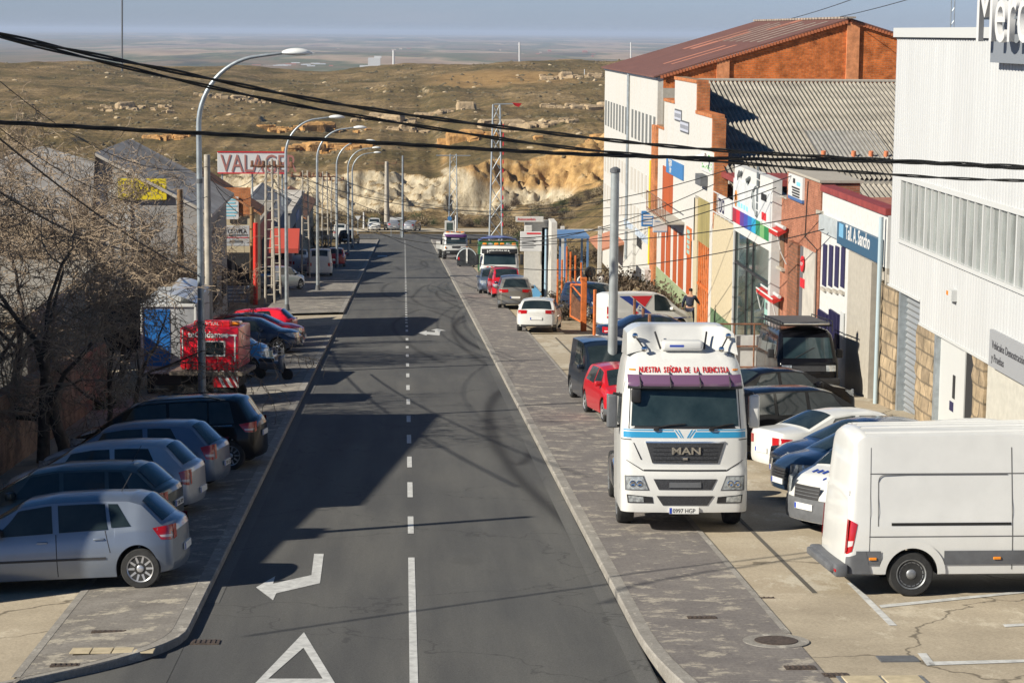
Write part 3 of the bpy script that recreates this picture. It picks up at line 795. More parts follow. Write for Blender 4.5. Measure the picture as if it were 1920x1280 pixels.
def make_car(name, S, mp, label, cat='car', group=None, windows=(), rear_win=None, wind=None, style='five', wd=.2, tail=None, head=None, grille=None,
             plate=(True, True), seams=(), handles=(), bumper=None, rubstrip=None, mirror=None, extra=None, roofbars=False, antenna=None, glassm=None, plate_txt='', frontbits=True, wiper=False):
    gm = glassm or V_glass
    root = empty(name, (0, 0, 0), 0, label, cat, group)
    root['L'] = S.L
    mb = S.body()
    mb.m = 2
    for x0, z0, x1, z1 in seams:          # panel gaps drawn on the flanks
        for sg in '+-':
            n = 10; w_ = .006
            dx, dz = x1-x0, z1-z0; d = math.hypot(dx, dz); nx, nz_ = -dz/d*w_, dx/d*w_
            rows = [[(x0+dx*i/n+nx*k, z0+dz*i/n+nz_*k) for i in range(n+1)] for k in (-1, 1)]
            mb.grid(S.patch('side'+sg, rows, .0025))
    mb.build('body', [mp, V_under, V_seam], root, smooth=38, recalc=True)
    for wdw in windows:                   # (x0 bottom, x1 bottom, x0 top, x1 top[, dz bottom, dz top])
        xb0, xb1, xt0, xt1 = wdw[:4]; db = wdw[4] if len(wdw) > 4 else .03; dt = wdw[5] if len(wdw) > 5 else .035
        rows = []; nv, nu = 6, 12
        for j in range(nv+1):
            v = j/nv; r_ = []
            for i in range(nu+1):
                u = i/nu; x = (xb0+(xb1-xb0)*u)*(1-v) + (xt0+(xt1-xt0)*u)*v
                zb_, zt_ = S.b(x)+db, S.t(x)-S.cr(x)-dt
                if zt_ < zb_+.005: zt_ = zb_+.005
                z = zb_+(zt_-zb_)*v
                r_.append((x, z))
            rows.append(r_)
        for sg in '+-':
            g = MB(); g.grid(S.patch('side'+sg, rows, .006)); g.build('side_window', gm, root, smooth=40)
    def topglass(nm, xa, xb, ia=.10, ib=.10):
        rows = []
        for i in range(9):
            x = xa+(xb-xa)*i/8; e = S.side(x, 99) - (ia+(ib-ia)*i/8)
            rows.append([(x, e*(-1+2*j/10)) for j in range(11)])
        g = MB(); g.grid(S.patch('top', rows, .007)); return g.build(nm, gm, root, smooth=40)
    if wind: topglass('windscreen', *wind)
    if rear_win: topglass('rear_window', *rear_win)
    if wiper and wind:
        g = MB()
        for y0, y1 in ((-.55, -.02), (.02, .55)):
            x = wind[1] if wind[1] > wind[0] else wind[0]
            pa = S.warp(x+.04, y0, S.top(x+.04, y0)+.03); pb = S.warp(x-.10, y1, S.top(x-.10, y1)+.03)
            g.tube([pa, pb], .012, 5)
        g.build('wiper', V_plast, root)
    if tail:                              # (z0, z1, wrap length, y inner)
        z0, z1, xl, yi = tail[:4]
        for sg in (1, -1):
            g = MB(); g.grid(S.patch('side+' if sg > 0 else 'side-', quadrows((0, z0), (xl*.45, z0+(z1-z0)*.10), (0, z1), (xl*.9, z1-(z1-z0)*.12)), .008))
            g.grid(S.patch('rear', quadrows((yi*S.hw*sg, z0+(z1-z0)*.1), (S.w(0)*.955*sg, z0), (yi*S.hw*sg, z1), (S.w(0)*.955*sg, z1)), .008))
            g.m = 1
            g.grid(S.patch('side+' if sg > 0 else 'side-', quadrows((0, z0+(z1-z0)*.20), (xl*.45, z0+(z1-z0)*.26), (0, z0+(z1-z0)*.38), (xl*.52, z0+(z1-z0)*.40)), .0105))
            g.build('tail_lamp', [V_tail, V_tailw], root, smooth=40)
    if head:
        z0, z1, xl, yi = head[:4]
        for sg in (1, -1):
            g = MB(); g.grid(S.patch('side+' if sg > 0 else 'side-', quadrows((S.L-xl*.5, z0+(z1-z0)*.35), (S.L, z0), (S.L-xl, z1), (S.L, z1)), .008))
            g.grid(S.patch('front', quadrows((yi*S.hw*sg, z0+(z1-z0)*.12), (S.w(S.L)*.955*sg, z0), (yi*S.hw*sg, z1), (S.w(S.L)*.955*sg, z1)), .008))
            g.build('headlight', V_head, root, smooth=40)
    if grille:
        for z0, z1, yh in grille:
            g = MB(); g.grid(S.patch('front', quadrows((-yh, z0), (yh, z0), (-yh*1.06, z1), (yh*1.06, z1), 14, 4), .006)); g.m = 1
            for k in range(1, 4):
                z = z0+(z1-z0)*k/4; g.grid(S.patch('front', quadrows((-yh, z-.006), (yh, z-.006), (-yh, z+.006), (yh, z+.006), 14, 1), .012))
            g.build('grille', [V_plast, V_chrome if frontbits == 'chrome' else V_gplast], root)
    if bumper:                            # lower plastic band (material, z top)
        bmz = bumper[1]
        for nm, kk in (('front_bumper', 1), ('rear_bumper', 0)):
            g = MB(); x_end = S.L if kk else 0
            ins = S.L-.55 if kk else .5
            z0 = S.zb(x_end)+.012
            for sg in (1, -1):
                xi = min(ins, S.L) if kk else ins
                if kk: xi = max(xi, S.xf+S.ra+.01)
                else: xi = min(xi, S.xr-S.ra-.01)
                g.grid(S.patch('side+' if sg > 0 else 'side-', quadrows((xi, S.zb(xi)+.02), (x_end, z0), (xi, bmz), (x_end, bmz)), .012))
            ww = S.w(x_end)*.958
            g.grid(S.patch('front' if kk else 'rear', quadrows((-ww, z0), (ww, z0), (-ww, bmz), (ww, bmz), 14, 4), .012))
            g.build(nm, bumper[0], root, smooth=40)
    if rubstrip:                          # (x0, x1, z, half height)
        for sg in '+-':
            g = MB(); x0, x1, z, h = rubstrip[:4]
            g.grid(S.patch('side'+sg, quadrows((x0, z-h), (x1, z-h), (x0, z+h), (x1, z+h), 16, 2), .014)); g.build('side_moulding', rubstrip[4] if len(rubstrip) > 4 else V_plast, root)
    for hx, hz_ in handles:
        for sg in (1, -1):
            y = S.side(hx, hz_); p = S.warp(hx, sg*y, hz_)
            g = MB(); g.bbox(p.x-.085, p.x+.085, p.y-.012, p.y+.028 if sg > 0 else p.y+.012, p.z-.014, p.z+.014, .008) if sg > 0 else g.bbox(p.x-.085, p.x+.085, p.y-.028, p.y+.012, p.z-.014, p.z+.014, .008)
            g.build('door_handle', mp, root, smooth=40)
    for kk, (end, has) in enumerate(zip(('rear', 'front'), plate)):
        if has:
            z = has if not isinstance(has, bool) else (.42 if kk else .55)
            x = 0 if end == 'rear' else S.L; p = S.warp(x, 0, z); d = -1 if end == 'rear' else 1
            g = MB(); g.box(min(p.x, p.x+d*.025), max(p.x, p.x+d*.025), -.26, .26, z-.055, z+.055); g.m = 1
            ys = (.21, .258) if d < 0 else (-.258, -.21)
            g.box(min(p.x+d*.0262, p.x+d*.0272), max(p.x+d*.0262, p.x+d*.0272), ys[0], ys[1], z-.05, z+.05)
            pl = g.build('number_plate', [V_plate, V_pblue], root)
            if plate_txt:
                text_mesh('plate_lettering', plate_txt, .10, frame((p.x+d*.0275, -.17*d, z-.036), (0, d, 0), (0, 0, 1)), V_ink, pl, ext=.001, sx=.95)
    if mirror is not None:
        mx_, mz_ = mirror
        for sg in (1, -1):
            p = S.warp(mx_, sg*(S.side(mx_, mz_)+.11), mz_); g = MB()
            M = Matrix.Translation(p) @ Matrix.Rotation(R(-12*sg), 4, 'Z')
            g.bbox(-.07, .06, -.10, .10, -.065, .07, .04, M, 3); g.build('wing_mirror', mp if rubstrip is None else V_plast, root, smooth=50)
    if roofbars:
        for sg in (1, -1):
            g = MB(); pts = []
            x0, x1 = roofbars
            for i in range(9):
                x = x0+(x1-x0)*i/8; y = sg*(S.side(x, 99)-.04); pts.append(S.warp(x, y, S.top(x, abs(y)) + (.045 if 0 < i < 8 else -.01)))
            g.tube(pts, .014, 6); g.build('roof_rail', V_plast, root, smooth=50)
    if antenna:
        p = S.warp(antenna, 0, S.t(antenna)); g = MB(); g.tube([p, p+Vector((-.18, 0, .28))], .006, 5); g.build('aerial', V_plast, root)
    for xw in (S.xr, S.xf):
        for sg in (1, -1): add_wheel(root, xw-S.L/2, sg*(S.hw-wd/2-.025), S.rw, wd, style)
    if extra: extra(S, root)
    return root
def place_car(root, p, az, pitch=True):
    """p: ground point below the middle of the car; az: heading as an angle from +X"""
    # lean with the ground
    e = .5
    nx = -(gzf(p[0]+e, p[1])-gzf(p[0]-e, p[1]))/(2*e); ny = -(gzf(p[0], p[1]+e)-gzf(p[0], p[1]-e))/(2*e)
    nrm = Vector((nx, ny, 1)).normalized(); fx = Vector((math.cos(az), math.sin(az), 0)); fx = (fx-nrm*fx.dot(nrm)).normalized(); fy = nrm.cross(fx)
    M = Matrix((fx, fy, nrm)).transposed()
    root.rotation_euler = M.to_euler(); off = p[2] if len(p) > 2 else 0.105
    root.location = (p[0], p[1], gzf(p[0], p[1])+off)
    return root
def by_point(px, py, lx, ly, az, off=.105):
    """where the car's middle must stand so that its local ground point (lx,ly) appears where the photo shows it"""
    g = G(px, py, off); c, s_ = math.cos(az), math.sin(az)
    return (g.x-(lx*c-ly*s_), g.y-(lx*s_+ly*c), off)
# ---------------------------------------------------------------- silhouettes
def hatch(L=4.05, H=1.45, W=1.72, **k):
    T = [(0, .86), (.03, .98), (.16, 1.03), (.52, H-.09), (.75, H-.025), (1.3, H), (2.0, H-.005), (2.45, H-.06), (3.22, .99), (3.6, .93), (3.92, .82), (L, .70)]
    f = L/4.05; T = [(x*f, z) for x, z in T]
    B = [(0, .93), (.6, .95), (2.8*f, .88), (L, .62)]
    a = dict(xr=.66*f, xf=L-.82*f, rw=.31); a.update(k)
    return Shell(L, W, T, B, **a)
def sedan(L=4.5, H=1.42, W=1.76, **k):
    T = [(0, .88), (.05, 1.0), (.75, 1.04), (1.45, H-.05), (1.9, H), (2.5, H-.01), (2.85, H-.07), (3.62, .97), (4.1, .90), (4.4, .78), (L, .66)]
    f = L/4.5; T = [(x*f, z) for x, z in T]; B = [(0, .92), (1, .93), (3.3*f, .88), (L, .6)]
    a = dict(xr=.95*f, xf=L-.85*f, rw=.31); a.update(k)
    return Shell(L, W, T, B, **a)
def estate(L=4.5, H=1.62, W=1.8, **k):
    T = [(0, .9), (.03, 1.05), (.12, 1.12), (.40, H-.08), (.62, H-.02), (1.4, H), (2.5, H-.02), (2.9, H-.1), (3.75, 1.03), (4.15, .95), (4.4, .82), (L, .68)]
    f = L/4.5; T = [(x*f, z) for x, z in T]; B = [(0, 1.02), (.8, 1.02), (3.3*f, .93), (L, .66)]
    a = dict(xr=.85*f, xf=L-.88*f, rw=.33); a.update(k)
    return Shell(L, W, T, B, **a)
def smallvan(L=4.3, H=1.82, W=1.8, **k):
    T = [(0, 1.0), (.02, 1.4), (.07, H-.08), (.25, H-.02), (1.5, H), (2.4, H-.02), (2.75, H-.12), (3.45, 1.15), (3.9, 1.02), (4.2, .86), (L, .70)]
    f = L/4.3; T = [(x*f, z) for x, z in T]; B = [(0, 1.05), (.8, 1.05), (3.2*f, .98), (L, .68)]
    a = dict(xr=.75*f, xf=L-.8*f, rw=.32, tumble=.1, tail=.05, corner=.10); a.update(k)
    return Shell(L, W, T, B, **a)
GL = 'cars parked on the left side of the street'; GR = 'vehicles parked on the right side of the street'
def cpos(px_end, Y, L, az, end='rear'):
    """middle of a car whose tail (or nose) stands at picture column px_end at distance Y"""
    s = FPX/Y; Xe = (px_end-755)/s; sg = 1 if end == 'rear' else -1
    return (Xe + sg*L/2*math.cos(az), Y + sg*L/2*math.sin(az)*0, .105)
def cl(S, k): return (S.xr-S.L/2 if k == 'r' else S.xf-S.L/2)
# silver blue hatchback
S = hatch(4.12, 1.46, 1.75, xr=.60, rw=.32)
a = make_car('parked_car', S, P_silver, 'silver-blue five-door hatchback with ten-spoke wheels, nearest car on the left', 'car', GL,
  windows=[(.70, 1.02, .93, 1.08, .05), (1.08, 1.85, 1.13, 1.88), (1.95, 2.95, 1.98, 2.52)], rear_win=(.20, .56, .12, .14), wind=(2.56, 3.22, .06, .09),
  style='ten', tail=(.74, .98, .34, .62), head=(.60, .78, .45, .5), grille=[(.5, .62, .35)], handles=[(1.22, .82), (2.12, .80)], rubstrip=(1.12, 2.95, .52, .018),
  seams=[(1.90, .25, 1.90, .92), (2.98, .25, 3.05, .88), (1.12, .95, 1.05, .60)], mirror=(2.82, .98), antenna=1.0)
place_car(a, by_point(265, 1104, cl(S, 'r'), .86, R(175.5)), R(175.5))
# dark green hatchback
S = hatch(4.10, 1.44, 1.70)
a = make_car('parked_car', S, P_dgreen, 'dark green hatchback with a white number plate, second in the left row from the front', 'car', GL,
  windows=[(.62, 1.02, .82, 1.06, .04), (1.10, 1.85, 1.13, 1.88), (1.93, 2.85, 1.96, 2.5)], rear_win=(.18, .56, .10, .12), wind=(2.56, 3.20, .06, .09),
  style='ten', tail=(.70, .92, .28, .60), head=(.60, .78, .4, .5), plate=(.66, False), handles=[(1.2, .82), (2.1, .80)],
  seams=[(1.90, .25, 1.90, .92)], mirror=(2.82, .98), antenna=.8, plate_txt='5386 FKM')
place_car(a, cpos(334, 38.1, S.L, R(171)), R(171))
# silver three-door
S = hatch(3.92, 1.47, 1.66)
a = make_car('parked_car', S, P_silver2, 'bright silver three-door hatchback between the green and the steel-blue cars on the left', 'car', GL,
  windows=[(.66, 1.50, .86, 1.52, .03), (1.58, 2.80, 1.62, 2.38)], rear_win=(.16, .54, .12, .14), wind=(2.46, 3.06, .06, .09),
  style='ten', tail=(.62, .92, .20, .68), head=(.60, .78, .4, .5), plate=(.46, False), handles=[(1.75, .80)], seams=[(1.54, .25, 1.55, .92)], mirror=(2.65, .98))
place_car(a, cpos(378, 41.1, S.L, R(172)), R(172))
# steel-blue hatchback
S = hatch(3.99, 1.48, 1.71)
a = make_car('parked_car', S, P_corsa, 'steel-blue hatchback with a sloping tail and large red lamps, fourth in the left row', 'car', GL,
  windows=[(.75, 1.45, .98, 1.47, .05), (1.54, 2.85, 1.58, 2.42)], rear_win=(.14, .56, .10, .14), wind=(2.5, 3.12, .06, .09),
  style='ten', tail=(.68, 1.0, .30, .66), head=(.60, .80, .45, .5), grille=[(.45, .6, .3)], plate=(.55, True), handles=[(1.75, .84)], seams=[(1.5, .25, 1.5, .92)], mirror=(2.7, .98), plate_txt='7204 GCB')
place_car(a, cpos(424, 44.4, S.L, R(171)), R(171))
# black MPV
S = estate(4.45, 1.64, 1.82, xr=.62)
a = make_car('parked_car', S, P_black, 'black people carrier with dark windows, farthest car of the near left row', 'car', GL,
  windows=[(.45, 1.05, .60, 1.08), (1.10, 1.95, 1.12, 1.98), (2.02, 3.25, 2.05, 2.80)], rear_win=(.12, .42, .10, .12), wind=(2.92, 3.74, .06, .09),
  style='ten', tail=(.82, 1.05, .36, .62), head=(.65, .84, .5, .5), grille=[(.5, .65, .4)], plate=(.75, True), handles=[(1.25, .93), (2.2, .91)], seams=[(2.0, .25, 2.0, 1.0)],
  rubstrip=(.5, 3.3, 1.005, .010, V_chrome), mirror=(3.05, 1.05), roofbars=(.8, 2.8))
place_car(a, by_point(433, 882, cl(S, 'r'), .9, R(172)), R(172))
# light blue car, nose to the road
S = smallvan(4.0, 1.72, 1.72)
a = make_car('parked_car', S, P_lblue, 'light blue small van with its nose out of the row beside the red striped trailer', 'van', GL,
  windows=[(1.35, 1.95, 1.37, 1.95), (2.02, 2.95, 2.04, 2.62)], wind=(2.62, 3.22, .06, .1), style='steel', tail=(.9, 1.3, .1, .8), head=(.62, .86, .5, .5), grille=[(.5, .62, .35)],
  bumper=(V_gplast, .48), mirror=(2.75, 1.08), plate=(False, True))
place_car(a, cpos(519, 72.0, S.L, R(-6), 'nose'), R(-6))
# dark blue car
S = sedan(4.4, 1.46, 1.78)
a = make_car('parked_car', S, P_navy, 'dark navy car with silver wheels, facing the road in front of the red cars', 'car', GL,
  windows=[(1.15, 1.95, 1.45, 1.97), (2.03, 3.1, 2.05, 2.72)], rear_win=(.82, 1.42, .10, .12), wind=(2.84, 3.58, .06, .09), style='five', tail=(.72, .95, .3, .6),
  head=(.60, .80, .55, .5), grille=[(.42, .6, .4)], handles=[(1.4, .85), (2.35, .83)], seams=[(2.0, .25, 2.0, .9), (3.1, .25, 3.1, .85)], mirror=(2.95, .98))
place_car(a, cpos(566, 81.6, S.L, R(-5), 'nose'), R(-5))
S = hatch(4.1, 1.45, 1.74)
a = make_car('parked_car', S, P_red, 'dark red hatchback facing the road, half hidden behind the navy car', 'car', GL,
  windows=[(.9, 1.8, 1.0, 1.82), (1.9, 2.8, 1.92, 2.45)], rear_win=(.2, .55, .1, .12), wind=(2.52, 3.16, .06, .09), tail=(.7, .95, .3, .6), head=(.58, .78, .5, .5), grille=[(.42, .6, .4)], mirror=(2.75, .98))
place_car(a, cpos(570, 84.6, S.L, R(-4), 'nose'), R(-4))
S = hatch(4.0, 1.47, 1.72)
P_bred = paint('paint_bright_red', (0.70, 0.012, 0.03), 0, .3)
a = make_car('parked_car', S, P_bred, 'bright red hatchback backed to the road at the corner of the side street', 'car', GL,
  windows=[(.85, 1.45, 1.0, 1.5, .05), (1.54, 2.8, 1.58, 2.42)], rear_win=(.16, .54, .1, .12), wind=(2.5, 3.12, .06, .09), tail=(.7, .98, .3, .64), head=(.6, .8, .4, .5), mirror=(2.7, .98))
place_car(a, cpos(556, 87.4, S.L, R(174)), R(174))
# beyond the side street, left
def simple(S, P, label, p, az, grp, cat='car', win=None, **k):
    L = S.L; f = L/4.05
    kw = dict(windows=win or [(.75*f, 1.8*f, .95*f, 1.82*f), (1.9*f, 2.85*f, 1.92*f, 2.5*f)], rear_win=(.18*f, .54*f, .1, .12), wind=(2.5*f, 3.18*f, .06, .09), tail=(.72, .96, .3, .62), head=(.6, .8, .45, .5), grille=[(.42, .6, .4)], mirror=(2.8*f, 1.0))
    kw.update(k); a = make_car('parked_car', S, P, label, cat, grp, **kw); place_car(a, p, az); return a
def at(px, Y, off=.105): return ((px-755)*Y/FPX, Y, off)
simple(hatch(3.9, 1.5), P_silver2, 'pale silver car with red lamps standing behind the bare poles, left of the second lamp', at(521, 131), R(60), GL)
SV = lambda: smallvan(4.3, 1.85, 1.8)
VW = dict(win=[(.35, 1.2, .4, 1.2), (1.3, 2.1, 1.32, 2.1), (2.2, 3.2, 2.22, 2.8)], rear_win=(.03, .09, .15, .15), wind=(2.8, 3.45, .06, .1), mirror=(3.0, 1.1))
simple(SV(), P_white, 'white van with side windows parked askew in front of the red awning', at(528, 156), R(130), GL, 'van', **VW)
a = simple(smallvan(4.4, 1.95, 1.85), P_white, 'white van showing its dark rear windows beside the third street lamp', at(597, 153), R(92), GL, 'van', **VW)
simple(hatch(3.9, 1.5), P_red, 'dark red car tucked behind the white van on the far left', at(626, 171), R(90), GL)
simple(estate(4.4, 1.6), P_black, 'black car far up the left side under the last lamps', at(652, 240), R(80), GL)
simple(smallvan(4.3, 1.9), P_white, 'pale van farthest up the left side of the street', at(639, 262), R(85), GL, 'van', **VW)
simple(sedan(), P_silver, 'silver car in the yard left of the grey company board', at(431, 137), R(35), GL)
simple(sedan(), P_darkblue, 'dark blue car in the yard just behind the grey company board', at(447, 131), R(25), GL)
GF = 'cars on the far sandy lot'
simple(smallvan(4.0, 1.65, 1.75), P_white, 'white car facing the street, left of the three on the far sandy lot', at(699, 292, .04), R(-88), GF)
simple(sedan(4.3), P_silver2, 'silver car showing red lamps, middle of the three on the far sandy lot', at(732, 293, .04), R(100), GF)
simple(sedan(4.3), P_silver2, 'pale grey car parked by the grass, right of the three on the far sandy lot', at(770, 291, .04), R(75), GF)
# right side, far to near
simple(hatch(3.9, 1.5), P_corsa, 'grey-blue car peeping out between the green truck and the red car', at(921, 128), R(-90), GR)
simple(estate(4.5, 1.70, 1.85), P_red, 'red off-roader facing down the street in front of the green-sided truck', at(946, 123.5), R(-88), GR)
simple(hatch(4.1, 1.5), P_darkblue, 'dark blue car hidden behind the beige-grey crossover', at(959, 118), R(88), GR, plate=(.7, False))
simple(estate(4.45, 1.62, 1.85, rw=.35), P_gsuv, 'beige-grey crossover seen from behind, between the blue and the white cars', at(964, 112.5), R(88), GR, plate=(.6, False), rear_win=(.12, .42, .12, .16), tail=(.85, 1.02, .35, .4), bumper=(V_gplast, .45), win=[(.5, 1.1, .65, 1.12), (1.2, 2.0, 1.22, 2.02), (2.1, 3.2, 2.12, 2.8)])
S = hatch(4.25, 1.45, 1.80)
a = simple(S, P_white, 'white hatchback with red lamps at the near end of the right-hand row', at(1012, 94.3), R(82), GR, plate=(.60, False), tail=(.80, .97, .28, .45), rear_win=(.14, .56, .10, .14), bumper=(V_plast, .33))
simple(estate(4.5, 1.7, 1.85), P_navy, 'black off-roader standing behind the orange lattice gate', at(1112, 104), R(-70), GR)
# courier van with red and blue stripes
V_red = mat('decal_red', (0.62, 0.02, 0.03), .4); V_blue = mat('decal_blue', (0.02, 0.05, 0.28), .4)
S = smallvan(4.25, 1.85, 1.78)
def decals(S, root):
    def dec(nm, poly, m, off=.010):
        """poly of 4 (x,z) on the right flank"""
        g = MB(); g.grid(S.patch('side-', quadrows(*poly, 10, 8), off)); g.build(nm, m, root)
    dec('red_stripe', ((1.72, 1.22), (1.76, 1.22), (1.12, 1.68), (2.12, 1.68)), V_red)
    dec('blue_stripe', ((1.95, .74), (2.30, .74), (.55, 1.68), (1.05, 1.68)), V_blue)
    dec('red_stripe', ((1.2, .70), (1.75, .70), (1.20, 1.10), (1.25, 1.10)), V_red)
    dec('blue_stripe', ((.35, .70), (4.1, .70), (.35, .74), (4.1, .74)), V_blue)
    p = S.warp(1.45, -(S.side(1.45, 1.1)+.02), .92); q = S.warp(1.0, -(S.side(1.0, 1.1)+.02), 1.2)
    text_mesh('lettering', 'Pa', .42, frame(S.warp(1.30, -(S.side(1.2, 1.1)+.018), 1.06), (1, 0, -.55), (.5, 0, 1)), V_plate, root, ext=.002, bold=.01)
a = make_car('parked_van', S, P_white, 'white courier van with red and blue diagonal stripes parked by the green wall base', 'van', GR,
  windows=[(2.2, 3.22, 2.22, 2.80)], wind=(2.8, 3.45, .06, .1), style='steel', tail=(.72, 1.25, .1, .82), head=(.7, .95, .5, .5), bumper=(V_gplast, .50), mirror=(3.0, 1.12), plate=(True, True), extra=decals)
place_car(a, cpos(1124, 91.5, S.L, R(18)), R(18))
simple(sedan(4.4), P_navy, 'dark blue car just behind the big white lorry, in front of the courier van', (9.7, 82.2, .105), R(9), GR)
# dark van (front)
S = smallvan(4.4, 1.86, 1.80)
P_van = paint('paint_blue_black', (0.018, 0.028, 0.045), .3, .3)
a = make_car('parked_van', S, P_van, 'dark blue-black small van facing the camera behind the white lorry', 'van', GR,
  windows=[(1.4, 2.2, 1.42, 2.2), (2.3, 3.3, 2.32, 2.86)], wind=(2.84, 3.52, .06, .1), style='steel', head=(.72, .95, .35, .55), grille=[(.72, .84, .42)], bumper=(V_gplast, .66), mirror=(3.1, 1.12), plate=(False, .5))
place_car(a, by_point(1098, 763, cl(S, 'f'), -.85, R(-86)), R(-86))
S = hatch(4.0, 1.46, 1.74)
simple(S, P_red, 'crimson red car almost wholly hidden behind the white lorry', (6.05, 57.6, .105), R(-84), GR, bumper=(V_gplast, .4))
# black people carrier and neighbours behind the lorry
S = estate(4.47, 1.635, 1.80)
a = make_car('parked_car', S, P_black, 'black people carrier with a tall red tail lamp, right behind the lorry cab', 'car', GR,
  windows=[(.50, 1.05, .68, 1.10, .05), (1.15, 2.0, 1.18, 2.02), (2.1, 3.3, 2.12, 2.8)], rear_win=(.12, .42, .1, .12), wind=(2.92, 3.74, .06, .09), style='five', tail=(.80, 1.18, .18, .70), head=(.65, .85, .45, .5),
  handles=[(1.4, .92), (2.4, .9)], seams=[(2.06, .25, 2.06, 1.0)], mirror=(3.1, 1.08), plate=(False, True))
place_car(a, by_point(1441, 863, cl(S, 'r'), -.88, R(27)), R(27))
simple(sedan(4.6, 1.44), P_black, 'black saloon parked between the people carrier and the black camper', (10.1, 57.0, .105), R(22), GR, style='five',
  win=[(1.1, 1.95, 1.45, 1.97), (2.05, 3.15, 2.07, 2.78)], rear_win=(.8, 1.45, .1, .12), wind=(2.9, 3.66, .06, .09))
S = sedan(4.4, 1.40, 1.70)
simple(S, P_white, 'white saloon wedged between the black people carrier and the dark blue bonnets', (9.95, 46.5, .105), R(19), GR,
  win=[(1.1, 1.95, 1.45, 1.97), (2.05, 3.15, 2.07, 2.78)], rear_win=(.8, 1.42, .1, .12), wind=(2.86, 3.60, .06, .09), tail=(.66, .86, .28, .5))
simple(sedan(4.6, 1.44), P_navy, 'dark blue saloon nosing out beside the white saloon', cpos(1462, 44.2, 4.6, R(192), 'nose'), R(192), GR, grille=[(.45, .68, .38)], frontbits='chrome')
simple(sedan(4.6, 1.46), P_darkblue, 'midnight-blue saloon with a chrome-lined grille beside the van with a bonnet logo', cpos(1466, 42.4, 4.6, R(194), 'nose'), R(194), GR, grille=[(.45, .68, .38)], frontbits='chrome')
# white and grey van with a logo
S = smallvan(4.75, 1.90, 1.90, T=None) if False else Shell(4.75, 1.90, [(0, 1.1), (.02, 1.5), (.08, 1.82), (.3, 1.9), (2.6, 1.9), (3.0, 1.84), (3.3, 1.66), (3.95, 1.18), (4.4, 1.05), (4.62, .9), (4.75, .72)], [(0, 1.08), (3.3, 1.05), (4.0, .95), (4.75, .66)],
   xr=.95, xf=3.95, rw=.33, tumble=.1, tail=.05, corner=.10, nose=.26)
def logo(S, root):
    g = MB()
    def bon(nm, pts, m):
        r_ = quadrows(*pts, 6, 4); g = MB(); g.grid(S.patch('top', r_, .012)); g.build(nm, m, root)
    bon('logo_mark', ((4.45, .38), (4.40, .34), (4.0, .02), (3.96, -.06)), V_red)
    bon('logo_mark', ((4.50, .16), (4.46, .13), (4.30, .36), (4.26, .33)), V_blue)
    for k in range(3): bon('logo_mark', ((4.34, -.02-.16*k), (4.30, -.12-.16*k), (4.20, .0-.16*k), (4.16, -.10-.16*k)), V_blue)
a = make_car('parked_van', S, P_white, 'white van with grey bumper and a red and blue logo on its bonnet', 'van', GR,
  windows=[(2.8, 3.7, 2.82, 3.25)], wind=(3.2, 3.92, .06, .1), style='steel', head=(.70, 1.0, .42, .56), grille=[(.66, .90, .36)], bumper=(V_gplast, .66), mirror=(3.4, 1.15), plate=(False, .52), extra=logo, tail=(.8, 1.3, .1, .8), plate_txt='')
place_car(a, cpos(1474, 39.6, S.L, R(206), 'nose')[:2] + (.105,), R(206))
a.location.x = (1474-755)/105 + .42 + S.L/2*math.cos(R(26)); a.location.y = 37.6 + S.L/2*math.sin(R(26)); a.location.z = gzf(a.location.x, a.location.y)+.105
